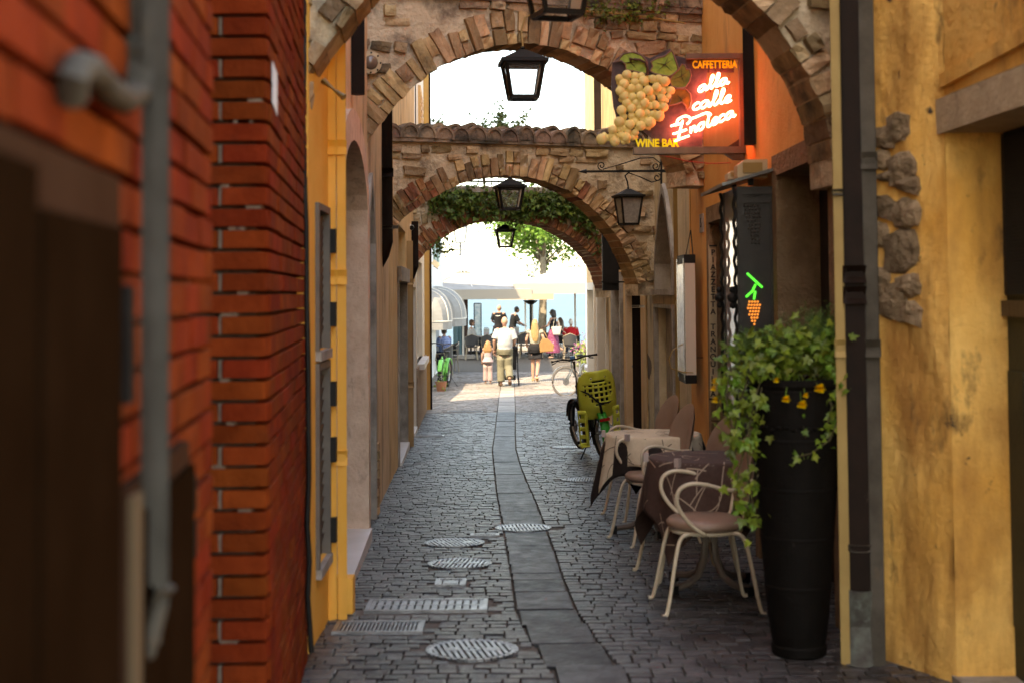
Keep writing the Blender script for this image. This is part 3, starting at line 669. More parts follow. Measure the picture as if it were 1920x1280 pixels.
# ---- right: beige house with the pointed doorway
wg = Wall((RX(13.2) + .02, 13.2), (RX(17.3) + .02, 17.3), -1)
r3 = dict(s0=wg.SD(14.5), s1=wg.SD(16.05), z0=1.58, z1=2.62, rise=.75, depth=.20, point=True); r3b = dict(s0=wg.SD(14.5), s1=wg.SD(16.05), z0=gz(15) - .05, z1=1.40, depth=.10)
gh = house('beige_house', wg, 6.8, 'peeling beige plaster house with a pointed blind doorway on the right', M_beige, (r3, r3b))
surround(wg, r3, .09, .04, .202, 'arch_surround', M_greystone, gh); panel(wg, r3['s0'] - .1, r3['s1'] + .1, 1.52, 1.58, -.02, .10, 'ledge', M_greystone, gh); panel(wg, r3['s0'] - .08, r3['s1'] + .08, 1.38, 1.42, -.02, .07, 'ledge', M_greystone, gh)
panel(wg, r3['s0'] - .05, r3['s1'] + .05, 1.5, 2.7, -.2, .02, 'blind_panel', M_tan, gh); panel(wg, r3b['s0'] - .05, r3b['s1'] + .05, -.6, 1.45, -.1, .02, 'door_panel', M_greystone, gh)
for s0 in (r3b['s0'] - .13, r3b['s1'] + .03): panel(wg, s0, s0 + .1, -.7, 1.38, 0, .05, 'pilaster', M_greystone, gh)
pm = mat('bare_patch', (.12, .09, .065), (.19, .145, .10), 15, .95, 1, 40)
for px, py, w, h in ((1213, 540, 10, 60), (1216, 685, 14, 60), (1209, 590, 6, 24), (1212, 760, 8, 50), (1268, 480, 6, 40)):
    c = wg.hit(px, py); pts = []
    for i in range(14):
        a = 2 * pi * i / 14; k = rng.uniform(.7, 1.1); u = wg.S(px + cos(a) * w / 2 * k); pts.append(wg.p(min(u, wg.L), c.z + sin(a) * h / 2 * k * 16 / F, .003))
    mb = MB(); mb.add(pts, [tuple(range(14))]); mb.build('bare_patch', pm, gh)
# ---- right: grey brown house beyond
wd_ = Wall((RX(17.3), 17.3), (RX(29.2), 29.2), -1)
rs = [dict(s0=wd_.SD(a), s1=wd_.SD(b), z0=gz(a) - .05, z1=z, depth=d) for a, b, z, d in ((18.3, 19.4, 1.75, .12), (20.6, 22.0, 1.7, .2), (23.4, 25.4, 1.75, .2), (26.4, 28.2, 1.6, .2))]
dh = house('brown_house', wd_, 6.5, 'long brownish house far right with a row of shop doors', M_ochre, rs)
for o, mm, dm in zip(rs, (M_tan, M_greystone, M_pale, M_pale), (mat('worn_wood', (.30, .20, .12), (.22, .14, .085), 8, .7, .3, 40, zs=.1), M_dwood, MATS['worn_wood'], mat('shop_white', (.66, .60, .52), rough=.6))):
    surround(wd_, o, .14, .05, o['depth'] + .002, 'door_surround', mm, dh); door_leaf(wd_, o, o['depth'] - .02, dh, dm, 3)
# ---- far right: houses on the square
wq = Wall((1.62, 29.3), (1.75, 34), -1)
qh = house('cream_house', wq, 6.0, 'sunlit cream house at the right end of the lane by the square', mat('cream_plaster', (.70, .63, .53), (.76, .70, .60), 2, .85), (dict(s0=.6, s1=1.7, z0=.0, z1=1.9, depth=.15),), T=5)
panel(wq, .6, 1.7, 0, 1.9, -.14, .02, 'window', MATS['shop_pane'], qh); panel(wq, .5, 1.8, -.08, 0, 0, .12, 'sill', M_marble, qh)
# ------------------------------------------------------------------ arches over the lane
def arch(name, label, A, B, intr, ytop, thick, ring, red=.3, stone_p=.9, ext=.55, rows=.11, seed=1, tiles=None, vth=1.0, vmat=None):
    r = random.Random(seed); w = Wall((A[0], A[1]), (B[0], B[1]), 1); w.n = -w.n if w.n.y > 0 else w.n     # n faces the camera
    pts = [w.hit(*q) for q in intr]; uz = [((p - w.A).dot(w.t), p.z) for p in pts]
    seg = [0]
    for a, b in zip(uz, uz[1:]): seg.append(seg[-1] + math.hypot(b[0] - a[0], b[1] - a[1]))
    def at(l):
        for i in range(len(uz) - 1):
            if l <= seg[i + 1] or i == len(uz) - 2:
                f = (l - seg[i]) / max(seg[i + 1] - seg[i], 1e-6); a, b = uz[i], uz[i + 1]
                return (a[0] + (b[0] - a[0]) * f, a[1] + (b[1] - a[1]) * f), V((b[0] - a[0], b[1] - a[1], 0)).normalized()
    N = 40; prof = [at(seg[-1] * i / N)[0] for i in range(N + 1)]
    zt = [w.hit(intr[0][0] + (intr[-1][0] - intr[0][0]) * i / N, ytop).z for i in range(N + 1)]; ztop = sum(zt) / len(zt)
    t = thing(name, w.p((uz[0][0] + uz[-1][0]) / 2, ztop - .6), label, 'stone arch')
    cf = -.03
    mb = MB(); u0, u1 = uz[0][0] - ext, uz[-1][0] + ext; zlo = min(uz[0][1], uz[-1][1]) - .25
    prof2 = [(u0, uz[0][1] - .15), (uz[0][0] - .002, uz[0][1] - .15)] + prof + [(uz[-1][0] + .002, uz[-1][1] - .15), (u1, uz[-1][1] - .15)]
    for (a, az), (b, bz) in zip(prof2, prof2[1:]):
        n = 8
        for j in range(n):
            za0, za1 = az + (ztop - az) * j / n, az + (ztop - az) * (j + 1) / n; zb0, zb1 = bz + (ztop - bz) * j / n, bz + (ztop - bz) * (j + 1) / n
            mb.quad(w.p(a, za0, cf), w.p(b, zb0, cf), w.p(b, zb1, cf), w.p(a, za1, cf))
        mb.quad(w.p(a, az, -thick), w.p(b, bz, -thick), w.p(b, ztop, -thick), w.p(a, ztop, -thick))
        mb.quad(w.p(a, az), w.p(b, bz), w.p(b, bz, -thick), w.p(a, az, -thick)); mb.quad(w.p(a, ztop), w.p(b, ztop), w.p(b, ztop, -thick), w.p(a, ztop, -thick))
    mb.quad(w.p(u0, zlo), w.p(u0, ztop), w.p(u0, ztop, -thick), w.p(u0, zlo, -thick)); mb.quad(w.p(u1, zlo), w.p(u1, ztop), w.p(u1, ztop, -thick), w.p(u1, zlo, -thick))
    mb.build('core', M_mortarl, t)
    vm = [rock_mesh('voussoir', vmat or M_vous, 100 + i, .06, .03) for i in range(5)]; vr = [rock_mesh('voussoir', M_vousred, 110 + i, .06, .03) for i in range(4)]
    g1, g2 = [], []; l = .02
    while l < seg[-1] - .04:
        th = vth * r.uniform(.055, .085) * (1 if ring > .22 else .85); (u, z), tg = at(l + th / 2); nn = V((-tg.y, tg.x, 0))
        if nn.y < 0: nn = -nn
        tg3 = (w.t * tg.x + V((0, 0, 1)) * tg.y).normalized(); n3 = (w.t * nn.x + V((0, 0, 1)) * nn.y).normalized()
        ln = ring * r.uniform(.75, 1.1); parts = [(0, ln)] if r.random() < .45 else ([(0, ln * .48), (ln * .52, ln)] if r.random() < .6 else [(0, ln * .33), (ln * .37, ln)])
        isred = mnoise.noise(V((l * 1.1 + seed * 7, 0, 0))) > (.25 - red)
        for a0, a1 in parts:
            if r.random() < .05: continue
            pr = r.uniform(-.012, .035); mid = (a0 + a1) / 2 - .012; c = w.p(u, z, -thick / 2 + pr / 2) + n3 * mid
            m = basis(tg3, w.n, n3, c, th - .010, thick + pr * 1.0 + .01, a1 - a0 - .010); m = m @ Matrix.Rotation(r.uniform(-.035, .035), 4, 'Y')
            (g2 if isred else g1).append(m)
        l += th
    pieces(t, 'voussoir', g1, vm, 200); pieces(t, 'voussoir', g2, vr, 150)
    sm = [rock_mesh('stone', M_rubble, 130 + i, .22, .07) for i in range(7)]; st = []
    z = min(uz[0][1], uz[-1][1]) - .1
    while z < ztop - .03:
        rh = r.uniform(.7, 1.3) * rows; u = u0 + r.uniform(0, .1)
        while u < u1:
            wd = r.uniform(.10, .30); uc = u + wd / 2; zc = z + rh / 2
            dmin = min(math.hypot(uc - a, zc - b) for a, b in prof)
            iu = [b for a, b in prof if abs(a - uc) < .08]; above = (zc > max(iu)) if iu else True
            out = uc < uz[0][0] - .02 or uc > uz[-1][0] + .02
            if (out or (above and dmin > ring * .98 + .03)) and zc + rh / 2 < ztop + .02 and r.random() < stone_p * (.25 if mnoise.noise(V((uc * 1.6, zc * 1.6, seed * 3.3))) < -.12 else 1):
                pr = r.uniform(.0, .045); x = w.t * cos(a0 := r.uniform(-.12, .12)) + V((0, 0, 1)) * sin(a0); y3 = V((0, 0, 1)) * cos(a0) - w.t * sin(a0)
                st.append(basis(x, w.n, y3, w.p(uc, zc, -.075 + pr), wd - .018, .13, rh - .014))
            u += wd
        z += rh
    pieces(t, 'stone', st, sm, 300, 'rubble')
    if tiles:
        x0, x1, yt, n = tiles; tm = []
        a, b = w.S(x0, yt), w.S(x1, yt); rad = abs(b - a) / n * .60
        h = MB(); NN = 8
        for k in range(NN): pass
        vs = []; fs = []
        for e, (yy, rr_) in enumerate(((.0, 1.0), (1.0, .86))):
            for k in range(NN + 1):
                an = pi * k / NN; vs.append(V((cos(an) * rr_, -yy, sin(an) * rr_)))
            for k in range(NN + 1):
                an = pi * k / NN; vs.append(V((cos(an) * rr_ * .8, -yy, sin(an) * rr_ * .8)))
        q = NN + 1
        for k in range(NN):
            fs += [(k, k + 1, 2 * q + k + 1, 2 * q + k), (q + k, 3 * q + k, 3 * q + k + 1, q + k + 1), (k, q + k, q + k + 1, k + 1), (2 * q + k, 2 * q + k + 1, 3 * q + k + 1, 3 * q + k)]
        fs += [(0, 2 * q, 3 * q, q), (NN, q + NN, 3 * q + NN, 2 * q + NN)]; e0 = len(vs); vs += [V((cos(pi * k / NN) * .84, .0 - .06, sin(pi * k / NN) * .84)) for k in range(NN + 1)] + [V((cos(pi * k / NN) * .84, -.94, sin(pi * k / NN) * .84)) for k in range(NN + 1)]; fs += [tuple(range(e0, e0 + q)), tuple(range(e0 + q, e0 + 2 * q))]
        h.add(vs, fs); me = h.mesh('roof_tile', M_tile)
        panel(w, a - .3, b + .3, ztop - .02, ztop + .06, -thick, thick + .03, 'mortar_bed', M_tile, t)
        tl = []
        for i in range(n + 1):
            u = a + (b - a) * i / n + r.uniform(-.01, .01)
            for (o0, dz) in ((.06, -.005), (-thick * .45, .025)):
                nd = (w.n + V((0, 0, r.uniform(-.12, -.02)))).normalized(); xx = (w.t + V((0, 0, r.uniform(-.08, .08)))).normalized(); up = xx.cross(-nd); up = up if up.z > 0 else -up
                tl.append(basis(xx, nd, up, w.p(u, ztop + .02 + dz + r.uniform(-.012, .02), o0), rad * r.uniform(.9, 1.05), .34, rad * r.uniform(1.25, 1.6)))
        pieces(t, 'roof_tile', tl, [me], 80, 'roof_tiles')
    return w, t, ztop
I1 = [(556, 190), (574, 140), (605, 95), (637, 55), (672, 11), (705, -30), (760, -85), (840, -135), (930, -165), (1020, -175), (1110, -165), (1200, -135), (1290, -85), (1365, -35), (1408, 0), (1449, 38), (1475, 76), (1515, 134), (1535, 180), (1552, 225), (1562, 290)]
A1 = arch('stone_arch', 'nearest rubble stone arch, only its dark haunches showing at the top corners', (-.97, 6.95), (1.7, 7.15), I1, -420, .42, .17, -.6, .97, seed=3, rows=.17, vth=1.7, vmat=M_rubble)
I2 = [(668, 300), (690, 262), (715, 228), (744, 193), (773, 165), (810, 134), (850, 111), (890, 96), (934, 84), (977, 80), (1025, 85), (1065, 95), (1109, 114), (1145, 133), (1185, 163), (1225, 203), (1260, 255), (1285, 315)]
A2 = arch('stone_arch', 'large weathered arch of brick and rubble carrying the big clear lantern', (LX(11.2), 11.2), (RX(12.2), 12.2), I2, 2, .38, .27, -.02, .97, seed=5, rows=.095, vth=1.35, tiles=(660, 1290, 2, 16))
I3 = [(722, 455), (741, 425), (759, 405), (795, 380), (832, 359), (868, 342), (905, 332), (948, 328), (992, 331), (1032, 343), (1069, 359), (1105, 384), (1131, 410), (1160, 446), (1182, 490), (1196, 530)]
A3 = arch('stone_arch', 'middle plastered brick arch topped with a row of curved roof tiles', (LX(15.3), 15.3), (RX(16.3), 16.3), I3, 268, .36, .26, .12, .5, seed=8, rows=.10, vth=1.25, tiles=(735, 1190, 268, 15))
I4 = [(764, 530), (778, 496), (799, 472), (828, 447), (864, 427), (900, 415), (938, 411), (985, 413), (1030, 423), (1062, 439), (1090, 459), (1112, 482), (1128, 508), (1138, 540)]
A4 = arch('stone_arch', 'farthest red brick arch covered in ivy with a railing on top', (LX(21.6), 21.6), (RX(22.4), 22.4), I4, 362, .6, .34, .8, .6, seed=11, rows=.12)
# ------------------------------------------------------------------ writing
def text(body, c, size, m, parent, name='lettering', ext=.003, off=0.0, width=None, face=(radians(90), 0, 0), line=1.0, align='CENTER', shear=0):
    cu = bpy.data.curves.new(name, 'FONT'); cu.body = body; cu.size = size; cu.extrude = ext; cu.offset = off; cu.align_x = align; cu.align_y = 'CENTER'; cu.space_line = line; cu.shear = shear
    cu.materials.append(m); o = bpy.data.objects.new(name, cu); COL.objects.link(o); o.parent = parent
    o.location = V(c) - (wloc(parent) if parent else V((0, 0, 0))); o.rotation_euler = face
    if width:
        bpy.context.view_layer.update(); d = o.dimensions.x
        if d > 0: o.scale.x = width / d
    bpy.context.view_layer.update(); dg = bpy.context.evaluated_depsgraph_get()
    me = bpy.data.meshes.new_from_object(o.evaluated_get(dg)); n = bpy.data.objects.new(name, me); COL.objects.link(n); n.parent = parent
    n.location, n.rotation_euler, n.scale = o.location.copy(), o.rotation_euler.copy(), o.scale.copy(); bpy.data.objects.remove(o); n.name = name
    return n
# ------------------------------------------------------------------ lanterns
M_lglass = mat('lantern_glass', (.75, .76, .74), rough=.15, spec=.5, alpha=.12)
M_frost = mat('rippled_glass', (.62, .60, .55), (.45, .43, .39), 30, .25, .8, 60, .5, trans=.5)
def lantern(hook, w, label, group=None, glass=None, wire=None, m=M_black, h=None, rz=.12):
    h = h or w * 1.12; t = thing('lantern', hook, label, 'lantern', group, rz)
    a, b = w / 2, w * .34; zt, zb = -w * .36, -w * .36 - h
    mb = MB(); e = a * 1.16
    mb.add([V((x * e, y * e, zt)) for x, y in ((-1, -1), (1, -1), (1, 1), (-1, 1))] + [V((x * a * .16, y * a * .16, -.06 * w)) for x, y in ((-1, -1), (1, -1), (1, 1), (-1, 1))],
           [(0, 1, 5, 4), (1, 2, 6, 5), (2, 3, 7, 6), (3, 0, 4, 7), (4, 5, 6, 7), (3, 2, 1, 0)])
    for i in range(4):
        c = [(-1, -1), (1, -1), (1, 1), (-1, 1)]; p, q = c[i], c[(i + 1) % 4]; mb.bar(V((p[0] * e, p[1] * e, zt - .03 * w)), V((q[0] * e, q[1] * e, zt - .03 * w)), .05 * w, .09 * w)
    mb.build('roof', m, t, world=False)
    mb = MB(); mb.tube([(0, 0, -.07 * w), (0, 0, 0)], .03 * w, 6); mb.lathe([(.02 * w, -.06 * w), (.07 * w, -.02 * w), (.02 * w, .03 * w)], n=8); mb.build('finial', m, t, world=False)
    mb = MB()
    for i in range(4):
        c = [(-1, -1), (1, -1), (1, 1), (-1, 1)]; p, q = c[i], c[(i + 1) % 4]
        mb.bar(V((p[0] * a, p[1] * a, zt)), V((p[0] * b, p[1] * b, zb)), .075 * w); mb.bar(V((p[0] * b, p[1] * b, zb)), V((q[0] * b, q[1] * b, zb)), .08 * w, .09 * w); mb.bar(V((p[0] * a * .97, p[1] * a * .97, zt - .1 * w)), V((q[0] * a * .97, q[1] * a * .97, zt - .1 * w)), .06 * w)
    mb.build('frame', m, t, world=False)
    for i in range(4):
        c = [(-1, -1), (1, -1), (1, 1), (-1, 1)]; p, q = c[i], c[(i + 1) % 4]; k = .96
        mb = MB(); mb.quad(V((p[0] * b * k, p[1] * b * k, zb)), V((q[0] * b * k, q[1] * b * k, zb)), V((q[0] * a * k, q[1] * a * k, zt)), V((p[0] * a * k, p[1] * a * k, zt))); mb.build('pane', glass or M_lglass, t, world=False)
    if wire:
        mb = MB(); mb.tube([V(p) - V(hook) for p in wire], .008, 6); o = mb.build('hanging_wire', M_tanpipe if not glass else m, t, world=False); o.rotation_euler = (0, 0, -rz)
    return t
wA2, wA3, wA4 = A2[0], A3[0], A4[0]
def front(w, px, py, o): return w.hit(px, py) + w.n * o
h1 = P(1044, -128, 8.3); lantern(h1, .335, 'clear glass lantern cut by the top edge of the picture', 'hanging lane lanterns', wire=[h1, h1 + V((0, 0, .9))], rz=.3)
h2 = front(wA2, 971, 94, .12); lantern(h2, .315, 'big black lantern with clear panes hanging against the sky under the large arch', 'hanging lane lanterns', wire=[h2, front(wA2, 976, 84, .05), front(wA2, 975, 60, .03), front(wA2, 982, 35, .03), front(wA2, 1000, 24, .04), front(wA2, 1060, 20, .04), front(wA2, 1180, 30, .04), front(wA2, 1280, 45, .03)], h=.30, rz=.1)
h3 = front(wA3, 949, 334, .12); lantern(h3, .28, 'black lantern hanging before the ivy under the tiled arch', 'hanging lane lanterns', wire=[h3, h3 + V((0, 0, .12))], h=.25, rz=.15)
h4 = P(947, 419, 22.3); lantern(h4, .275, 'small black lantern hanging under the ivy arch beside the tree crown', 'hanging lane lanterns', wire=[h4, h4 + V((0, 0, .1))], h=.27, rz=.08)
# wrought iron bracket with the rippled glass lantern
D = 14.9; bp = lambda px, py: P(px, py, D)
t = thing('lamp_bracket', bp(1240, 322), 'black wrought iron scroll bracket on the beige house', 'bracket')
mb = MB(); mb.bar(bp(1100, 322), bp(1243, 321), .022); mb.bar(bp(1240, 292), bp(1240, 345), .02); mb.lathe([(.025, 0), (.001, .09)], bp(1100, 322), 8, ax=(-1, 0, 0)); mb.bar(bp(1240, 321), V((RX(D) + .02, D, bp(1240, 321).z)), .03); mb.build('arm', M_black, t)
def spiral(cx, cy, r0, r1, a0, a1, n=20): return [bp(cx + cos(a0 + (a1 - a0) * i / n) * (r0 + (r1 - r0) * i / n), cy + sin(a0 + (a1 - a0) * i / n) * (r0 + (r1 - r0) * i / n)) for i in range(n + 1)]
for pts in (spiral(1128, 311, 8, 2, pi * .5, pi * 3.2), [bp(x, y) for x, y in ((1130, 318), (1165, 308), (1200, 297), (1225, 296), (1238, 306))] + spiral(1230, 312, 8, 2, 0, pi * 2.6)[2:], spiral(1232, 333, 8, 2, pi * 1.6, pi * 4), [bp(x, y) for x, y in ((1180, 325), (1200, 332), (1222, 342), (1236, 338))]):
    mb = MB(); mb.tube(pts, .007, 6); mb.build('scroll', M_black, t)
lq = bp(1178, 352); lantern(lq, .235, 'iron lantern with rippled glass hanging from the scroll bracket', glass=M_frost, wire=[lq, bp(1176, 340), bp(1172, 330), bp(1180, 323)], h=.30, rz=.25)
# ------------------------------------------------------------------ neon wine bar sign
DS = 10.15
def sp(px, py, o=0): return P(px, py, DS - o)
def c8(cx, cy, o=0): return sp(1100 + cx / 5.82, 80 + cy / 5.82, o)
k8 = DS / F / 5.82
sg = thing('neon_sign', sp(1390, 283), 'projecting wine bar sign with yellow grapes and red neon script', 'neon sign')
M_bronze = mat('brown_sign_rail', (.14, .085, .06), (.20, .13, .09), 9, .4, .1, 60, .5, metal=.4)
M_board = mat('dark_plum_board', (.045, .028, .034), (.085, .052, .058), 20, .45, .2, 30)
mb = MB(); mb.box((sp(1190, 283) + sp(1400, 283)) / 2, ((sp(1400, 283) - sp(1186, 283)).x, .09, .048)); mb.build('bottom_rail', M_bronze, sg)
mb = MB(); mb.box((sp(1286, 107) + sp(1392, 107)) / 2, ((sp(1392, 107) - sp(1286, 107)).x, .08, .038)); mb.build('top_rail', M_bronze, sg)
mb = MB(); mb.box((sp(1390, 110) + sp(1390, 283)) / 2, (.03, .07, sp(1390, 110).z - sp(1390, 283).z)); mb.build('side_post', M_bronze, sg)
mb = MB(); mb.prism([sp(*q, -.02) for q in ((1340, 277), (1376, 289), (1400, 289), (1400, 300), (1376, 300))], (0, .05, 0)); mb.build('bracket', M_bronze, sg)
brd = [(1146, 160), (1148, 118), (1168, 100), (1195, 98), (1218, 110), (1256, 91), (1266, 104), (1286, 110), (1376, 110), (1376, 136), (1326, 136), (1316, 277), (1262, 277), (1225, 262), (1200, 240), (1160, 235), (1150, 200)]
mb = MB(); mb.prism([sp(*q, -.012) for q in brd], (0, .02, 0)); mb.build('board', M_board, sg)
mb = MB(); mb.prism([sp(*q, -.036) for q in ((1200, 112), (1388, 112), (1388, 278), (1200, 278))], (0, .006, 0)); mb.build('glass_panel', mat('sign_glass', (.5, .3, .2), rough=.1, alpha=.10), sg)
M_rim = mat('leaf_rim', (.20, .13, .10), rough=.6)
leaves = [([(440, 115), (390, 130), (350, 190), (290, 215), (345, 205), (380, 200), (420, 240), (430, 300), (500, 310), (580, 330), (650, 340), (665, 260), (650, 200), (600, 140), (520, 108)], 'leaf_green', (.40, .55, .08), (.20, .33, .04)),
          ([(920, 90), (850, 150), (770, 170), (700, 210), (720, 260), (690, 310), (740, 340), (830, 360), (900, 370), (960, 340), (1000, 290), (980, 220), (960, 170), (940, 110)], 'leaf_green', 0, 0),
          ([(1040, 235), (1000, 300), (940, 350), (905, 420), (930, 480), (1000, 500), (1080, 490), (1120, 430), (1140, 360), (1125, 295), (1085, 290), (1075, 250)], 'leaf_olive', (.26, .27, .04), (.12, .15, .025)),
          ([(940, 520), (1000, 505), (1080, 510), (1130, 560), (1140, 640), (1125, 700), (1095, 740), (1080, 690), (1040, 650), (990, 670), (900, 690), (920, 610)], 'leaf_amber', (.30, .15, .02), (.15, .09, .015))]
for pts, mn, ca, cb in leaves:
    m = MATS.get(mn) or mat(mn, ca, cb, 22, .5)
    lf = MB(); lf.prism([c8(x, y, .012) for x, y in pts], (0, .01, 0)); o = lf.build('leaf', m, sg)
    rm = MB(); rm.tube([c8(x, y, .014) for x, y in pts], .006, 6, closed=True); rm.build('rim', M_rim, o)
    cx, cy = sum(p[0] for p in pts) / len(pts), sum(p[1] for p in pts) / len(pts); vn = MB()
    for x, y in pts[::3]: vn.tube([c8(cx, cy, .016), c8((cx * .25 + x * .75), (cy * .25 + y * .75), .015)], [.004, .001], 5)
    vn.build('veins', mat('leaf_vein', (.06, .06, .015), rough=.6), o)
mb = MB(); mb.tube([c8(*q, .03) for q in ((470, 185), (520, 185), (580, 190), (640, 220), (665, 280), (665, 360))], [.018, .011, .009, .009, .009, .010], 8); mb.build('stem', mat('vine_stem', (.07, .035, .025), rough=.6), sg)
M_grape = mat('yellow_grape', (.70, .56, .21), (.76, .63, .29), 20, .55, rnd=.14, emit=.015)
GR = [(440,355,52),(360,395,45),(525,368,45),(597,365,40),(625,420,52),(718,400,45),(785,395,45),(857,425,52),(408,452,52),(525,430,45),(765,490,50),(485,500,45),(568,495,45),(673,525,52),(830,530,42),(918,525,45),(367,530,50),(408,585,52),(500,595,45),(590,585,50),(755,545,30),(710,605,40),(820,605,45),(895,590,32),(535,665,42),(632,660,50),(435,660,48),(745,680,45),(845,705,45),(870,635,28),(382,740,52),(485,720,50),(580,720,40),(690,690,40),(580,780,52),(655,770,40),(715,785,38),(790,805,55),(490,800,40),(400,810,40),(355,868,55),(473,895,52),(530,860,40),(605,840,38),(590,910,50),(693,872,58),(285,955,48),(362,950,38),(450,970,38),(530,985,38),(430,1035,50),(375,1010,40),(307,1080,52),(280,1020,45),(163,1055,57),(500,1040,30),(400,930,30),(650,920,28),(225,1030,25),(400,1085,28)]
for _ in range(900):
    x, y = rng.uniform(140, 900), rng.uniform(370, 1080); near = sorted((math.hypot(x - a, y - b) - c for a, b, c in GR[:60]))
    if len(GR) < 105 and near[1] < 22 and near[0] > -8 and all(math.hypot(x - a, y - b) > 34 for a, b, c in GR[60:]): GR.append((x, y, 27))
gm = MB(); gm.ball((0, 0, 0), (1, .75, 1), 14, 9); gme = gm.mesh('grape', M_grape, smooth=True)
for i, (x, y, r) in enumerate(GR):
    o = bpy.data.objects.new('grape', gme); COL.objects.link(o); o.parent = sg; o.location = c8(x, y, .022 if r > 46 else (.008 if r > 27.5 else -.002)) - wloc(sg); o.scale = (r * k8 * 1.08,) * 3
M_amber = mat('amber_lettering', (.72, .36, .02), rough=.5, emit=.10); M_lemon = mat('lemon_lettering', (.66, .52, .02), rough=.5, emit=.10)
text('CAFFETTERIA', sp(1340, 122, .012), .075, M_amber, sg, width=84 * DS / F, off=.0015)
text('WINE BAR', sp(1232, 269.5, .03), .078, M_lemon, sg, width=82 * DS / F, off=.0025)
def smooth(pts, it=2):
    for _ in range(it):
        q = [pts[0]]
        for a, b in zip(pts, pts[1:]): q += [(a[0] * .75 + b[0] * .25, a[1] * .75 + b[1] * .25), (a[0] * .25 + b[0] * .75, a[1] * .25 + b[1] * .75)]
        pts = q + [pts[-1]]
    return pts
LT = {'a': ([(1.0, .85), (.55, 1.0), (.12, .7), (.05, .3), (.35, .0), (.75, .2), (1.0, .95), (.95, .3), (1.15, .0), (1.4, .25)], 1.3), 'l': ([(-.05, .25), (.45, .9), (.72, 1.75), (.55, 2.1), (.35, 1.7), (.33, .4), (.5, .0), (.85, .25)], .82),
      'c': ([(.85, .8), (.55, 1.0), (.12, .7), (.05, .3), (.4, .0), (.95, .25)], .92), 'e': ([(.0, .3), (.6, .5), (.75, .85), (.45, 1.0), (.12, .6), (.15, .15), (.45, .0), (.9, .25)], .88),
      'n': ([(.05, 1.0), (.1, .0), (.15, .65), (.45, 1.0), (.68, .8), (.7, .05), (.95, .2)], .98), 'o': ([(.5, 1.0), (.1, .8), (.05, .3), (.4, .0), (.8, .25), (.85, .75), (.5, 1.0), (.9, .9)], 1.0), 't': ([(.4, 2.0), (.3, .8), (.3, .2), (.5, .0), (.85, .25)], .82)}
M_neon = mat('red_neon', (1, .22, .15), rough=.3, emit=7.0, ecol=(1.0, .20, .13))
def script(word, ox, oy, ex, ey):
    adv = sum(LT[c][1] for c in word); sc = math.hypot(ex - ox, ey - oy) / adv; ux, uy = (ex - ox) / math.hypot(ex - ox, ey - oy), (ey - oy) / math.hypot(ex - ox, ey - oy); x = 0
    for c in word:
        pts, a = LT[c]; mb = MB(); q = []
        for px_, py_ in smooth(pts):
            u = (x + px_ + .12 * py_) * sc; q.append(c8(ox + ux * u, oy + uy * u - py_ * sc * .88, .05))
        mb.tube(q, .0068, 8); mb.build('neon_tube', M_neon, sg, smooth=True); x += a
script('alla', 1212, 552, 1545, 450); script('calle', 1150, 748, 1575, 650); script('noteca', 1122, 1008, 1615, 812)
for pts in ([(918, 915), (990, 888), (985, 850), (1040, 812), (1100, 800), (1138, 832), (1120, 872), (1092, 892)], [(1135, 835), (1200, 812), (1290, 772), (1328, 764), (1320, 800), (1362, 782)], [(1050, 850), (1022, 950), (1000, 1050)], [(940, 1000), (1020, 978), (1092, 950)], [(958, 1078), (1040, 1045), (1120, 1018)], [(960, 905), (1050, 880)]):
    mb = MB(); mb.tube([c8(x, y, .05) for x, y in smooth(pts)], .0068, 8); mb.build('neon_tube', M_neon, sg, smooth=True)
M_shade = mat('unlit_tube', (.03, .012, .012), rough=.4)
for x in (1330, 1400, 1460, 1350, 1420, 1500): 
    mb = MB(); yy = 330 if x in (1330, 1400, 1460) else 540; mb.tube([c8(x, yy, .04), c8(x + 6, yy - 40, .0), c8(x + 25, yy - 30, -.01)], .005, 6); mb.build('electrode', M_shade, sg)
q = V((RX(9.6) - .07, 9.75, 0)); top = P(1406, -60, 9.75); bot = P(1406, 272, 9.75)
pipe('downpipe', [V((top.x, 9.75, 4.2)), V((top.x, 9.75, bot.z))], .058, M_brownpipe, 'thick dark brown pipe beside the neon sign', cat='pipe')
mb = MB(); mb.tube([sp(1392, 118, -.03), sp(1392, 276, -.03)], .012, 8); tag(mb.build('neon_edge_tube', mat('deep_red_neon', (1, .08, .03), rough=.3, emit=1.3, ecol=(1, .03, .015))), 'vertical deep red neon tube between the wine bar sign and the brown pipe', 'neon tube')
mb = MB(); mb.prism([sp(1362, 277, -.3), sp(1385, 262, -.3), sp(1408, 246, -.3), sp(1425, 250, -.3), sp(1428, 285, -.3), sp(1400, 277, -.3)], (0, -.06, 0)); tag(mb.build('pipe_shoe', M_brownpipe), 'torn dark metal flashing at the foot of the brown pipe by the neon sign', 'flashing')
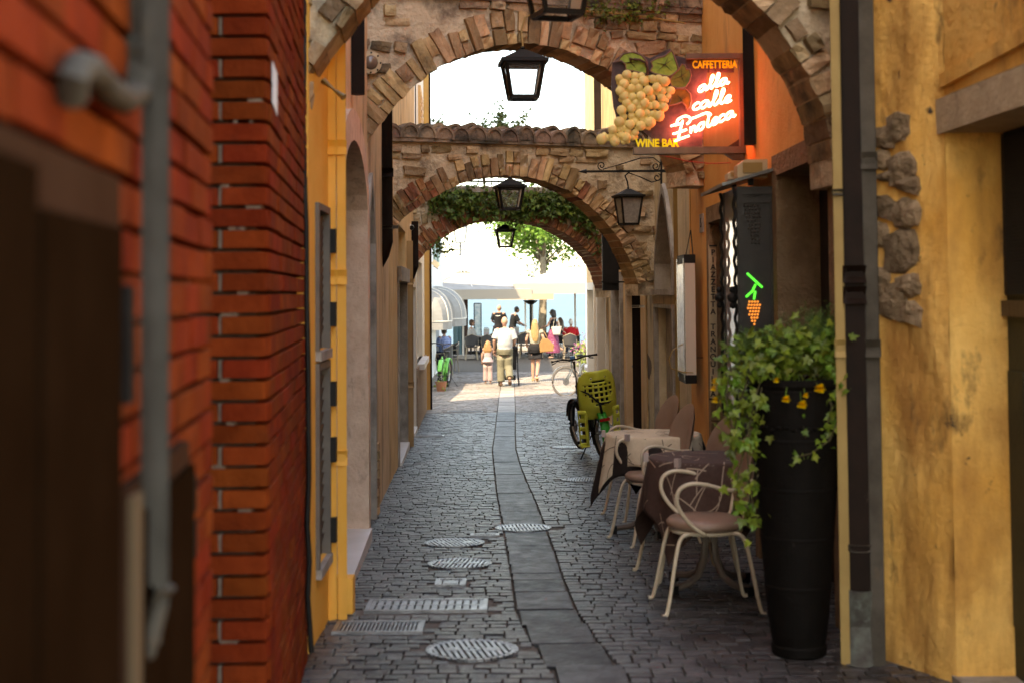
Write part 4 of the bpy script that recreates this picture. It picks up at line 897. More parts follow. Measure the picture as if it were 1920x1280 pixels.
# ------------------------------------------------------------------ showcase of the wine bar
X0, X1, Da, Db = 1.425, RX(9.1) - .005, 9.0, 9.6; zt = P(1410, 350, 9.0).z; zb = .72
sh = thing('showcase', ((X0 + X1) / 2, 9.4, zb), 'black carved showcase with grape lights on the orange house wall', 'showcase')
M_case = mat('black_case_wood', (.022, .017, .014), (.036, .028, .022), 10, .45, .2, 60, .4)
mb = MB(); mb.box(((X0 + X1) / 2, Da + .015, (zt + zb) / 2), (X1 - X0, .03, zt - zb)); sidep = mb.build('side_panel', M_case, sh)
mb = MB(); w_, h_ = X1 - X0, zt - zb
for z in (zt - .035, zt - .09, zb + .05): mb.box(((X0 + X1) / 2, Da - .008, z), (w_ - .005, .016, .03))
for x in (X0 + .02, X1 - .02): mb.box((x, Da - .0085, (zt + zb) / 2), (.035, .017, h_ - .01))
mb.tube([P(x, y, Da - .005) for x, y in ((1400, 375), (1408, 370), (1418, 367), (1426, 367))], .004, 6); mb.build('moulding', M_case, sidep)
mb = MB(); mb.box(((X0 + X1) / 2, Db, (zt + zb) / 2), (X1 - X0, .03, zt - zb)); mb.build('side_panel', M_case, sh)
mb = MB(); mb.box((X1 - .015, (Da + Db) / 2, (zt + zb) / 2), (.02, Db - Da - .04, zt - zb - .01)); mb.build('back_panel', mat('case_lining', (.30, .25, .20), rough=.7), sh)
mb = MB(); mb.box(((X0 + X1) / 2, (Da + Db) / 2, zb - .01), (X1 - X0, Db - Da, .04)); mb.build('shelf', M_case, sh)
mb = MB(); mb.quad((X0 + .01, Da + .04, zb), (X0 + .01, Db - .03, zb), (X0 + .01, Db - .03, zt), (X0 + .01, Da + .04, zt)); mb.build('pane', mat('case_glass', (.5, .5, .5), rough=.05, alpha=.12), sh)
for D_ in (Da + .02, Db - .01):
    mb = MB(); n = 60; mb.tube([(X0 - .012 + .006 * cos(i * 1.3), D_ + .006 * sin(i * 1.3), zb + (zt - zb) * i / n) for i in range(n + 1)], .011, 6); mb.build('twisted_column', M_black, sh)
    mb = MB(); c = V((X0 - .03, D_, P(1360, 558, 9.4).z)); mb.ball(c, .035, 8, 6); mb.ball(c + V((0, 0, .05)), .022, 8, 6); mb.ball(c - V((0, 0, .05)), .022, 8, 6); mb.build('boss', M_black, sh)
for k, (z0, z1) in enumerate(((zb + .1, zb + .75), (zb + .82, zb + 1.2))):
    mb = MB(); mb.box((X1 - .04, (Da + Db) / 2, (z0 + z1) / 2), (.006, .42, z1 - z0)); mb.build('menu_sheet', mat('menu_paper', (.55, .49, .40), rough=.7), sh)
mb = MB(); mb.tube([(X0 + .12, 9.45, zt - .45), (X0 + .12, 9.45, zt - .25)], .03, 10); mb.build('lamp', mat('amber_lamp', (1, .35, .05), emit=.7, ecol=(1, .3, .04)), sh)
mb = MB(); a, b = P(1324, 357, 10.0), P(1446, 330, 9.2)
mb.prism([(X0 - .10, 8.93, zt + .0), (X0 - .10, 9.95, zt + .0), (X1, 9.95, zt + .1), (X1, 8.93, zt + .1)], (0, 0, .02)); mb.build('roof', mat('case_roof', (.13, .13, .13), (.2, .2, .2), 9, .35, metal=.6), sh)
gd = MB(); gd.ball((0, 0, 0), .0145, 8, 5); gd2 = gd.mesh('bead', mat('dark_bead', (.05, .035, .025), rough=.3), smooth=True); ga = gd.mesh('light_bead', mat('amber_bead', (1, .45, .12), emit=.14, ecol=(1, .34, .06)), smooth=True); gg = gd.mesh('light_bead', mat('green_bead', (.05, .9, .1), emit=.3, ecol=(.02, .8, .06)), smooth=True)
beads = []
for (cx, cy, dx, rows, me) in ((1409, 386, 6.5, (5, 5, 5, 5, 4, 4, 4, 3, 3, 3, 3), gd2), (1413, 566, 5.2, (4, 5, 5, 4, 4, 3, 2, 1), ga)):
    for j, n in enumerate(rows):
        for i in range(n): beads.append((cx + (i - (n - 1) / 2) * dx + (j * .8 if me is gd2 else 0) + (j % 2) * 1.5, cy + j * (7 if me is gd2 else 6), me))
for x0, y0, x1, y1 in ((1402, 514, 1428, 538), (1416, 535, 1411, 546), (1411, 546, 1400, 556), (1416, 548, 1414, 560)):
    n = int(math.hypot(x1 - x0, y1 - y0) / 2.6) + 2
    for i in range(n): beads.append((x0 + (x1 - x0) * i / (n - 1), y0 + (y1 - y0) * i / (n - 1), gg))
for x, y, me in beads:
    o = bpy.data.objects.new(me.name, me); COL.objects.link(o); o.parent = sh; o.location = P(x, y, Da - .006) - wloc(sh); o.scale = (.55 if me is gg else .52,) * 3
for px, py, w, h, lab in ((1408, 318, 56, 34, 'larger cream flood lamp on top of the black showcase'), (1376, 330, 28, 16, 'smaller cream flood lamp on top of the black showcase')):
    c = P(px, py, 9.15 if w > 40 else 9.4); s = 9.2 / F; fl = thing('flood_lamp', c - V((0, 0, h * s / 2)), lab, 'flood lamp', 'flood lamps on the showcase')
    mb = MB(); ww_, hh = w * s / 2, h * s / 2; mb.prism([c + V(q) for q in ((-ww_, -.06, -hh), (ww_, -.06, -hh), (ww_ * 1.0, -.06, hh), (-ww_ * .5, -.06, hh), (-ww_, -.06, hh * .4))], (0, .14, 0)); mb.build('housing', mat('cream_metal', (.55, .44, .28), rough=.5), fl)
    mb = MB(); mb.box(c + V((0, -.065, hh * .1)), (ww_ * 1.3, .008, hh * 1.1)); mb.build('front_rim', M_tanpipe, fl); mb = MB(); mb.box(c + V((0, .02, -hh - .02)), (.03, .05, .05)); mb.build('stand', M_black, fl)
# ------------------------------------------------------------------ other signs on the right
t = thing('vertical_sign', P(1337, 745, 11.62), 'narrow cream board with vertical black lettering beside the wine bar door', 'sign')
a, b = P(1328, 460, 11.64), P(1346, 748, 11.64); mb = MB(); mb.box((a + b) / 2, (b.x - a.x, .015, a.z - b.z)); mb.build('board', mat('cream_board', (.50, .40, .26), rough=.6), t)
for y in (461, 747): mb = MB(); mb.box(P(1337, y, 11.63), (b.x - a.x + .004, .025, .012)); mb.build('end_strip', M_black, t)
mat('black_lettering', (.02, .015, .012), rough=.6)
for i, ch_ in enumerate('PIAZZETTA TRANQUILLA'):
    if ch_ != ' ': text(ch_, P(1337, 474 + i * 13.9, 11.615), .064, MATS['black_lettering'], t, 'letter', off=.0012)
t = thing('light_box', P(1293, 720, 12.5), 'slim white light box with black ends hung from a pipe on the right', 'light box')
a, b = P(1283, 478, 12.4), P(1306, 718, 12.4); Lb = .5
M_lbox = mat('light_box_white', (.62, .55, .46), rough=.45)
mb = MB(); mb.box(((a.x + b.x) / 2, 12.4 + Lb / 2, (a.z + b.z) / 2), (b.x - a.x, Lb, a.z - b.z - .14)); mb.build('body', M_lbox, t)
for z in (a.z - .035, b.z + .035): mb = MB(); mb.box(((a.x + b.x) / 2, 12.4 + Lb / 2, z), (b.x - a.x + .008, Lb + .008, .075)); mb.build('end_cap', M_black, t)
mb = MB(); mb.box((a.x - .004, 12.4 + Lb / 2, (a.z + b.z) / 2), (.008, Lb - .03, a.z - b.z - .16)); mb.build('picture', mat('box_picture', (.28, .22, .17), (.5, .42, .34), 4, .2, zs=2), t)
mb = MB()
for y in (12.405, 12.4 + Lb): mb.bar((a.x - .006, y, b.z + .03), (a.x - .006, y, a.z - .03), .012)
mb.build('trim', mat('chrome', (.6, .6, .6), rough=.25, metal=1), t)
k = P(1295, 432, 12.5); mb = MB(); mb.tube([(a.x + .02, 12.45, a.z), k], .006, 6); mb.tube([(b.x - .01, 12.45, a.z), k], .006, 6); mb.tube([(a.x + .05, 12.42, b.z + .22), (b.x + .1, 12.42, b.z + .22)], .006, 6); mb.build('hanger', M_greypipe, t)
t = thing('hanging_sign', P(1144, 548, 19.2), 'long black box sign hanging edge on under the far arch at right', 'sign')
a, b = P(1128, 405, 19.2), P(1160, 545, 19.2); mb = MB(); mb.box((a + b) / 2, (b.x - a.x, .12, a.z - b.z)); mb.build('box', M_black, t)
mb = MB(); q = P(1164, 497, 19.2); mb.ball(q, .07, 10, 8); mb.build('end_knob', M_black, t); mb = MB(); mb.bar(P(1128, 529, 19.12), P(1165, 529, 19.12), .02); mb.bar(P(1160, 529, 19.2), V((RX(19.2) + .02, 19.2, q.z - .23)), .02); mb.bar(q, V((RX(19.2) + .02, 19.2, q.z)), .03); mb.build('bracket', M_black, t)
mb = MB(); a = wr.hit(1317, 421); t = thing('house_number', a, 'small grey house number plaque on the orange wall', 'house number'); s_ = wr.S(1317, 421); panel(wr, s_ - .10, s_ + .10, a.z - .07, a.z + .09, 0, .012, 'plaque', M_greystone, t)
text('5', wr.p(s_, a.z + .01, .014), .12, MATS['black_lettering'], t, 'numeral', face=(radians(90), 0, radians(-90)))
# ------------------------------------------------------------------ pipes
def vpipe(name, px, py, D, z0, z1, r, m, label, **k):
    q = P(px, py, D); return pipe(name, [V((q.x, D, z1)), V((q.x, D, z0))], r, m, label, **k)
g6 = gz(6.6)
vpipe('downpipe', 1578, 700, 6.62, g6, 5, .026, M_tanpipe, 'slim ochre pipe left of the thick brown downpipe at right', sockets=(.72,), clamps=(.58,), cm=M_greypipe)
vpipe('downpipe', 1606, 700, 6.60, g6 + .34, 5, .048, M_brownpipe, 'thick brown downpipe beside the tall planter', sockets=(.70, .72), clamps=(.96,), cm=M_greypipe)
vpipe('pipe_boot', 1606, 700, 6.60, g6, g6 + .34, .054, mat('rusty_iron_boot', (.05, .04, .035), (.10, .11, .09), 12, .7, .5, 40, stains=(((.16, .19, .16), 9, .6, .7, 1),)), 'rusty cast iron boot under the thick brown downpipe', cat='pipe')
vpipe('downpipe', 1636, 700, 6.60, g6, 3.05, .036, M_greypipe, 'grey pipe next to the weathered yellow wall', sockets=(.28, .55), group=None)
vpipe('downpipe', 671, 90, 9.6, P(671, 178, 9.6).z, 4.3, .046, M_brownpipe, 'brown downpipe ending above the pink portal behind the round lamp')
q = P(726, 300, 13.2)
pipe('downpipe', [V((q.x, 13.2, 3.8)), V((q.x, 13.2, P(726, 455, 13.2).z)), P(720, 478, 13.25), P(708, 500, 13.3)], .050, M_brownpipe, 'dark brown downpipe with a bent foot left of the tiled arch', sockets=(.55,), clamps=(.8,), cm=M_greypipe)
q = P(778, 450, 20.6); pipe('downpipe', [V((q.x, 20.6, 2.6)), V((q.x, 20.6, P(778, 500, 20.6).z)), P(771, 520, 20.7)], .05, M_brownpipe, 'short brown downpipe under the camera by the ivy arch')
vpipe('downpipe', 769, 700, 18.95, gz(19), P(769, 452, 18.95).z, .045, mat('ochre_pipe', (.42, .26, .11), (.36, .22, .10), 4, .6), 'ochre square downpipe on the ochre house', sockets=(.2, .7), n=4)
vpipe('downpipe', 801, 640, 27.5, gz(27.5), 6, .055, mat('orange_pipe', (.55, .30, .08), (.48, .26, .08), 4, .6), 'orange downpipe at the sunlit end of the lane', sockets=(.3, .86))
vpipe('downpipe', 807, 640, 27.6, gz(27.5), 6, .03, M_brownpipe, 'thin brown pipe on the edge of the orange downpipe')
vpipe('downpipe', 1193, 600, 17.15, gz(17.15), 6, .05, M_brownpipe, 'tall dark brown downpipe right of the tiled arch', clamps=(.55, .72), cm=M_whitepl)
vpipe('downpipe', 1208, 360, 16.9, P(1208, 440, 16.9).z, 6, .055, M_brownpipe, 'second brown downpipe ending above the scroll lantern')
vpipe('downpipe', 1269, 600, 13.6, gz(13.6), P(1269, 330, 13.6).z, .02, M_tanpipe, 'thin yellowish pipe between the beige house and the light box', sockets=(.4,))
vpipe('downpipe', 1299, 400, 13.1, P(1299, 440, 13.1).z, P(1299, 285, 13.1).z + 2, .025, mat('orange_pipe', (.5, .3, .1)), 'thin orange pipe above the slim light box', sockets=(.8,))
vpipe('downpipe', 773, 200, 22.6, P(773, 400, 22.6).z, 7, .06, M_brownpipe, 'dark downpipe left of the sky above the tiled arch')
vpipe('downpipe', 1120, 150, 24.0, P(1120, 400, 24.0).z, 7, .06, M_brownpipe, 'dark downpipe right of the sky above the tiled arch')
# near left: grey conduit and cabinets on the brick wall
D = 2.08; q = P(291, 600, D); r = .0205
zb_ = P(291, 1175, D).z
pipe('conduit', [V((q.x, D, 2.6)), V((q.x, D, zb_ + .03)), V((q.x - .008, D, zb_)), P(270, 1215, D), P(225, 1240, D - .02), P(205, 1262, D - .03)], r, M_greypipe, 'blurred grey conduit running down the nearest brick wall', sockets=(.93,))
pipe('conduit', [P(262, 140, 2.05), P(258, 175, 2.03), P(232, 188, 1.93), P(200, 165, 1.80), P(172, 130, 1.68), P(150, 125, 1.60), P(136, 145, 1.57), P(134, 180, 1.60)], .019, M_greypipe, 'blurred bent grey elbow pipe on the nearest brick wall')
pipe('conduit', [P(258, -30, 2.1), P(256, 150, 2.1)], .022, M_greypipe, 'short dark pipe stub above the grey elbow', sockets=(.95,))
cb = thing('meter_cabinet', wl0.p(1.4, .5), 'dark brown metal cabinet door on the nearest brick wall', 'cabinet')
s0, s1 = wl0.S(2, 700), wl0.S(200, 700); zt0 = wl0.hit(200, 335).z; M_cab = mat('brown_cabinet', (.012, .0054, .0024), (.018, .0085, .004), 3, .9, spec=.0); M_cabf = mat('cabinet_frame', (.045, .021, .012), (.06, .03, .018), 3, .9, spec=.0)
panel(wl0, s0 - .2, s1, .2, zt0, .002, .015, 'frame', M_cabf, cb); panel(wl0, s0 + .05, s1 - .05, .25, zt0 - .07, .017, .012, 'door', M_cab, cb); panel(wl0, s0 - .2, s0 + .02, .25, zt0 - .03, .017, .012, 'door', M_cab, cb)
for y in (590, 700): mb = MB(); p_ = wl0.hit(208, y); mb.box(p_ + V((.02, 0, 0)), (.02, .025, .08)); mb.build('hinge', M_black, cb)
cb = thing('meter_cabinet', wl0.p(2.0, .5), 'lower cabinet with a tan edge behind the grey conduit', 'cabinet')
s0, s1 = wl0.S(206, 1000), wl0.S(332, 1000); zt1 = wl0.hit(330, 828).z
panel(wl0, s0, s1, .1, zt1, .002, .02, 'frame', M_cabf, cb); panel(wl0, s0 + .01, s0 + .075, .1, zt1 - .01, .022, .01, 'edge_board', mat('tan_board', (.11, .07, .035), rough=.9), cb); panel(wl0, s0 + .1, s1 - .015, .1, zt1 - .04, .022, .012, 'door', M_cab, cb)
for y in (925, 1010): mb = MB(); p_ = wl0.hit(336, y); mb.box(p_ + V((.02, 0, 0)), (.02, .03, .07)); mb.build('hinge', M_black, cb)
# lamps and camera on the left wall
c = front(wA2, 692, 120, .06); ax = V((.38, -1, -.12)).normalized(); t = thing('bulkhead_lamp', c, 'round cream bulkhead lamp on the large arch at left', 'lamp')
mb = MB(); mb.lathe([(.075, -.10), (.09, -.02), (.09, 0), (.062, .004)], c, 20, ax=ax); mb.build('ring', mat('cream_metal', (.5, .4, .3)), t); mb = MB(); mb.lathe([(.06, .0), (.045, .018), (.001, .026)], c, 20, ax=ax); mb.build('lens', mat('lamp_lens', (.16, .12, .09), rough=.10, spec=.7), t, smooth=True)
for i in range(8):
    x_, y_ = frame_to(ax); a = 2 * pi * i / 8; mb = MB(); mb.ball(c + (x_ * cos(a) + y_ * sin(a)) * .078 + ax * .004, .008, 6, 4); mb.build('bolt', M_black, t)
c = P(758, 424, 20.2); t = thing('security_camera', c, 'small white security camera by the ivy arch at left', 'camera')
mb = MB(); mb.tube([c, c + V((.08, 0, .02))], .05, 12); mb.build('mount', M_whitepl, t); mb = MB(); mb.tube([c + V((.06, -.02, .0)), c + V((.11, -.10, -.03))], .042, 12); mb.build('housing', M_whitepl, t); mb = MB(); mb.tube([c + V((.11, -.10, -.03)), c + V((.116, -.11, -.034))], .034, 12); mb.build('lens', M_black, t)
# cables strung across the arch
pipe('wire', [front(wA2, x, y, .05) for x, y in ((1100, 38), (1180, 30), (1240, 28), (1285, 30), (1300, 15), (1320, 22))], .004, M_greypipe, 'thin loose wire on the upper right of the large arch', cat='wire', n=5)
pipe('wire', [P(x, y, 10.6) for x, y in ((1222, 289), (1250, 294), (1290, 303), (1330, 307), (1370, 306))], .004, mat('red_wire', (.45, .06, .03), rough=.4), 'thin red wire sagging below the neon sign', cat='wire', n=5)
pipe('wire', [P(x, y, 12.35) for x, y in ((1280, 645), (1262, 655), (1254, 672), (1258, 690), (1280, 697), (1300, 698))], .006, M_tanpipe, 'loop of tan cable beside the slim light box', cat='wire', n=6)
# ------------------------------------------------------------------ chairs and tables
M_cream = mat('cream_tube', (.60, .49, .34), (.66, .55, .40), 6, .38, spec=.5)
M_seat = mat('taupe_vinyl', (.26, .165, .115), (.30, .195, .14), 8, .42, .15, 80, .45)
def catmull(q, k=5):
    q = [V(p) for p in q]; out = []
    for i in range(len(q) - 1):
        p0, p1, p2, p3 = q[max(i - 1, 0)], q[i], q[i + 1], q[min(i + 2, len(q) - 1)]
        for j in range(k):
            t = j / k; out.append(.5 * ((2 * p1) + (p2 - p0) * t + (2 * p0 - 5 * p1 + 4 * p2 - p3) * t * t + (3 * p1 - p0 - 3 * p2 + p3) * t ** 3))
    return out + [q[-1]]
def chair_proto(label):
    t = thing('bistro_chair', (0, 0, 0), label, 'chair', 'bistro chairs at the wine bar')
    mb = MB(); mb.lathe([(.02, .438), (.19, .438), (.215, .452), (.218, .475), (.20, .492), (.12, .50), (.01, .502)], n=26, sx=1.0, sy=.98); mb.build('seat', M_seat, t, True, False)
    mb = MB(); mb.tube([(cos(2 * pi * i / 24) * .195, sin(2 * pi * i / 24) * .19, .43) for i in range(24)], .011, 8, closed=True); mb.build('seat_ring', M_cream, t, True, False)
    for sx in (1, -1):
        for sy in (1, -1):
            p = [(.06 * sx, .155 * sy, .425), (.12 * sx, .16 * sy, .432), (.165 * sx, .165 * sy, .415), (.19 * sx, .172 * sy, .36), (.215 * sx, .185 * sy, .24), (.24 * sx, .2 * sy, .10), (.262 * sx, .21 * sy, .012), (.285 * sx, .215 * sy, .006)]
            mb = MB(); mb.tube(catmull(p, 4), .0115, 8); mb.build('leg', M_cream, t, True, False)
    for sy in (1, -1):
        pts = [(.04, .19, .43), (.10, .205, .47), (.17, .22, .545), (.205, .23, .62), (.19, .235, .685), (.13, .235, .715), (.05, .232, .71), (-.04, .225, .685), (-.12, .215, .672), (-.20, .19, .668)]
        q = [V((a, b * sy, c)) for a, b, c in pts]; q2 = []
        q2 = [V((a, b, c)) for a, b, c in catmull(q)]
        mb = MB(); mb.tube(q2, .0115, 8); mb.build('armrest', M_cream, t, True, False)
        mb = MB(); mb.tube([(-.12, .12 * sy, .43), (-.18, .15 * sy, .5), (-.21, .16 * sy, .66), (-.25, .12 * sy, .85)], .0105, 8); mb.build('back_strut', M_cream, t, True, False)
    mb = MB(); n, m = 22, 6                     # padded oval back, slightly dished and leaning
    vs = []; fs = []
    for side in (1, -1):
        for j in range(m + 1):
            for i in range(n):
                a = 2 * pi * i / n; k = j / m; y, z = cos(a) * .185 * k, sin(a) * .25 * k
                th = .020 * sqrt(max(0, 1 - k ** 3)); vs.append(V((-.215 + .12 * (y / .185) ** 2 * .5 + th * side - .16 * (z + .25), y, .735 + z)))
    for s0 in range(2):
        b = s0 * (m + 1) * n
        for j in range(m):
            for i in range(n):
                f = (b + j * n + i, b + j * n + (i + 1) % n, b + (j + 1) * n + (i + 1) % n, b + (j + 1) * n + i); fs.append(f if s0 else f[::-1])
    mb.add(vs, fs); mb.build('backrest', M_seat, t, True, False)
    return t
ch0 = chair_proto('cream tube chair with taupe seat nearest, in front of the brown table')
chairs = [(1.06, 7.97, pi + .08, None), (1.02, 10.42, pi + .32, 'cream tube chair between the brown and the cream tables'), (1.08, 8.98, pi + .25, 'chair mostly hidden behind the brown tablecloth, only its back and feet showing'), (1.06, 11.75, pi + .35, 'chair behind the cream table with only its back showing')]
for i, (x, y, a, lab) in enumerate(chairs):
    c = ch0 if i == 0 else clone(ch0); c.location = (x, y, gz(y) + .004); c.rotation_euler = (math.atan(-.0243), 0, a)
    if lab: c['label'] = lab
M_cl1 = mat('brown_tablecloth', (.062, .034, .026), (.08, .045, .035), 40, .75, .35, 120, .25, bump2=.1); M_cl2 = mat('cream_tablecloth', (.62, .49, .34), (.68, .55, .39), 40, .78, .35, 120, .25)
M_cl3 = mat('dark_undercloth', (.014, .008, .006), (.02, .012, .009), 30, .8)
M_tleg = mat('table_base_paint', (.15, .11, .085), (.19, .14, .11), 8, .45)
def drape(R, side, rot, seed, fold=.09):
    def f(u, v):
        r = math.hypot(u, v); th = atan2(v, u) + rot
        if r <= R: return V((cos(th) * r, sin(th) * r, 0))
        e = r - R; k = min(e / .10, 1)
        rad = R + .012 * k + e * (.10 + fold * (.5 + .5 * sin(th * 9 + seed)) * k + .05 * sin(th * 4 + seed * 2)); return V((cos(th) * rad, sin(th) * rad, -e * (1 - .05 * k) + .006 * k * 0 - .004 * k))
    return f
def table(c, R, H, label, clabel, side, rot, m, stroke, under=None, seed=0, slab=None):
    z0 = gz(c[1]); t = thing('cafe_table', (c[0], c[1], z0), label, 'table', 'round tables at the wine bar')
    mb = MB(); mb.lathe([(R - .01, H - .03), (R, H - .02), (R, H - .006), (R - .01, H)], n=40); mb.build('tabletop', M_tleg, t, world=False)
    mb = MB()
    for k in range(4):
        a = rot + pi / 4 * 0 + k * pi / 2 + .5; mb.tube([V((cos(a) * .035, sin(a) * .035, H - .03)), V((cos(a) * .035, sin(a) * .035, .28)), V((cos(a) * .05, sin(a) * .05, .18)), V((cos(a) * .10, sin(a) * .10, .09)), V((cos(a) * .18, sin(a) * .18, .055)), V((cos(a) * .30, sin(a) * .30, .04))], .022, 8); 
    mb.build('pedestal', M_tleg, t, 'auto', False)
    for k in range(4):
        a = rot + k * pi / 2 + .5; mb = MB(); mb.box((cos(a) * .305, sin(a) * .305, .03), (.035, .05, .06), a); mb.build('foot_cap', M_black, t, world=False)
    def cloth(nm, side, rot, m, lab, dz, stroke, seed, cat):
        f = drape(R, side, rot, seed); n = 56; mb = MB(); h = side / 2
        vs = [f(-h + side * i / n, -h + side * j / n) for j in range(n + 1) for i in range(n + 1)]
        mb.add(vs, [(j * (n + 1) + i, j * (n + 1) + i + 1, (j + 1) * (n + 1) + i + 1, (j + 1) * (n + 1) + i) for j in range(n) for i in range(n)])
        ct = thing(nm, (c[0], c[1], z0 + H + dz), lab, cat)
        o = mb.build('cloth', m, ct, True, False); so = o.modifiers.new('thickness', 'SOLIDIFY'); so.thickness = .003; so.offset = -1
        if stroke:
            r = random.Random(seed + 5); sb = MB()
            for k in range(70):
                u, v, a, l = r.uniform(-h, h), r.uniform(-h, h), r.choice((.6, -.7, 1.3, 2.2)) + r.uniform(-.3, .3), r.uniform(.08, .26); cur = r.uniform(-1.5, 1.5) if r.random() < .35 else 0; pts = []
                for i in range(9):
                    s_ = l * (i / 8 - .5); aa = a + cur * s_ * 4; pu, pv = u + cos(aa) * s_, v + sin(aa) * s_
                    if abs(pu) < h * .99 and abs(pv) < h * .99: pts.append((pu, pv, aa))
                L = []
                for pu, pv, aa in pts:
                    p = f(pu, pv); d1 = f(pu + .004, pv) - p; d2 = f(pu, pv + .004) - p; nn = d1.cross(d2).normalized(); wv = f(pu - sin(aa) * .0035, pv + cos(aa) * .0035) - p; L.append((p + nn * .0028 - wv, p + nn * .0028 + wv))
                for (a0, b0), (a1, b1) in zip(L, L[1:]): sb.quad(a0, a1, b1, b0)
            tag(sb.build('woven_strokes', stroke, ct, world=False), kind='stuff')
        return ct
    if under: cloth('undercloth', *under, M_cl3, slab, .002, None, seed + 3, 'tablecloth')
    ct = cloth('tablecloth', side, rot, m, clabel, .008 if under else .004, stroke, seed, 'tablecloth')
    for a in (pi * 1.3, pi * .9 + .3):
        mb = MB(); x, y = cos(a) * (R + .018), sin(a) * (R + .018); mb.box((x, y, .0), (.03, .03, .05), a); k = mb.build('cloth_clip', mat('clip_plastic', (.42, .33, .30), rough=.4), ct, world=False)
M_st1 = mat('pale_weave', (.42, .32, .24), rough=.8); M_st2 = mat('dark_weave', (.13, .09, .07), rough=.8)
table((1.16, 8.52), .355, .775, 'round pedestal table under the brown cloth', 'brown patterned tablecloth with pale crossing strokes on the nearer table', 1.34, .17, M_cl1, M_st1, seed=2)
table((1.06, 10.85), .36, .74, 'round pedestal table under the cream cloth', 'cream tablecloth with dark crossing strokes on the farther table', 1.14, 1.13, M_cl2, M_st2, (1.28, .98), 7, 'dark undercloth showing below the cream tablecloth')
# ------------------------------------------------------------------ leaves
def ivy_leaf(m, seed=0):
    r = random.Random(seed); mb = MB(); o = [(0, -.1), (.28, -.22), (.55, -.02), (.36, .12), (.62, .42), (.26, .40), (0, 1.0), (-.26, .40), (-.62, .42), (-.36, .12), (-.55, -.02), (-.28, -.22)]
    vs = [V((x, y, .12 * (abs(x) - .3) + r.uniform(-.05, .05) - .18 * y * y)) for x, y in o] + [V((0, .1, 0))]
    mb.add(vs, [(i, (i + 1) % 12, 12) for i in range(12)]); return mb.mesh('leaf', m)
def leaf_mats(centre, spread, n, size, r, droop=.5, toward=None):
    out = []
    for _ in range(n):
        p = V(centre) + V((r.gauss(0, 1) * spread[0], r.gauss(0, 1) * spread[1], r.gauss(0, 1) * spread[2]))
        nrm = (V((r.uniform(-1, 1), r.uniform(-1, 1), r.uniform(.0, 1.2))) + (toward or V((0, -.6, 0)))).normalized(); tip = V((r.uniform(-1, 1), r.uniform(-1, 1), -droop - r.random()))
        tip = (tip - nrm * tip.dot(nrm)); tip = tip.normalized() if tip.length > .05 else V((1, 0, 0)); x = tip.cross(nrm); s = size * r.uniform(.6, 1.25)
        out.append(basis(x, tip, nrm, p, s, s, s))
    return out
# ------------------------------------------------------------------ planter
pc = G(1508, 1236); pc = V((pc.x, pc.y + .12, gz(pc.y + .12)))
pl = thing('planter', pc, 'tall black tapered planter with banded sides at right', 'planter')
M_pot = mat('black_pot', (.003, .0022, .0015), (.0055, .004, .003), 12, .7, .25, 60, .12, stains=(((.05, .042, .035), 9, .66, .8, 1),))
prof = [(.118, 0), (.128, .01), (.13, .045), (.124, .055), (.132, .10)]
for i in range(1, 6):
    z = .10 + i * .23; r = .132 + (.228 - .132) * (z / 1.28); prof += [(r - .0005, z - .012), (r + .0015, z - .006), (r + .0015, z + .002), (r - .0005, z + .006)]
prof += [(.228, 1.26), (.238, 1.275), (.24, 1.30), (.228, 1.305), (.21, 1.30), (.205, 1.24)]
mb = MB(); mb.lathe(prof, n=56, caps=False); mb.build('pot', M_pot, pl, False, False)
mb = MB(); mb.lathe([(.001, 1.235), (.202, 1.235)], n=24, caps=False); mb.build('soil', mat('soil', (.03, .02, .015), rough=.95), pl, world=False)
rr = random.Random(4); mb = MB()
for k in range(40):
    a = k * .16; mb.ball((cos(a) * .215, sin(a) * .215, 1.08 + .006 * sin(k * 2.2)), (.014, .014, .008), 6, 4)
mb.build('rope_band', M_pot, pl, True, False)
M_leafp = mat('planter_ivy_leaf', (.09, .16, .014), (.18, .25, .03), 14, .42, rnd=.45, hue=.03, trans=.3, spec=.4)
iv = thing('ivy_plant', pc + V((0, 0, 1.24)), 'trailing ivy with yellow flowers spilling over the black planter', 'plant')
its = []; D = pc.y; stems = MB()
def strand(pts, n, spread, size, off=0):
    q = [P(x, y, D - .14 + off + o) for x, y, o in pts]
    stems.tube([q[0].lerp(q[0], 0)] + q, .004, 5)
    for i in range(n):
        f = i / n * (len(q) - 1); k = int(f); p = q[k].lerp(q[min(k + 1, len(q) - 1)], f - k); its.extend(leaf_mats(p, (spread, spread, spread), 1, size, rr, .6))
strand([(1440, 690, 0), (1405, 700, -.05), (1385, 760, -.06), (1378, 800, -.06), (1392, 840, -.07)], 60, .035, .042)
strand([(1420, 690, 0), (1372, 690, -.02), (1360, 740, -.05), (1372, 800, -.06), (1380, 850, -.07)], 46, .035, .042)
strand([(1430, 700, 0), (1412, 760, -.07), (1400, 830, -.08), (1405, 900, -.08), (1412, 950, -.08), (1405, 990, -.08)], 58, .032, .042)
strand([(1430, 720, 0), (1410, 800, -.07), (1385, 880, -.08), (1382, 930, -.08), (1420, 970, -.08)], 44, .034, .042)
strand([(1430, 690, 0), (1385, 700, 0), (1350, 735, -.02), (1345, 770, -.02)], 22, .03, .045)
strand([(1560, 690, 0), (1580, 720, -.03), (1585, 750, -.05), (1570, 790, -.06), (1555, 825, -.07), (1520, 850, -.07), (1485, 858, -.07)], 50, .022, .034)
strand([(1540, 720, -.02), (1560, 760, -.06), (1550, 800, -.06)], 24, .02, .034)
strand([(1520, 730, -.05), (1505, 780, -.07), (1510, 820, -.07)], 8, .012, .03)
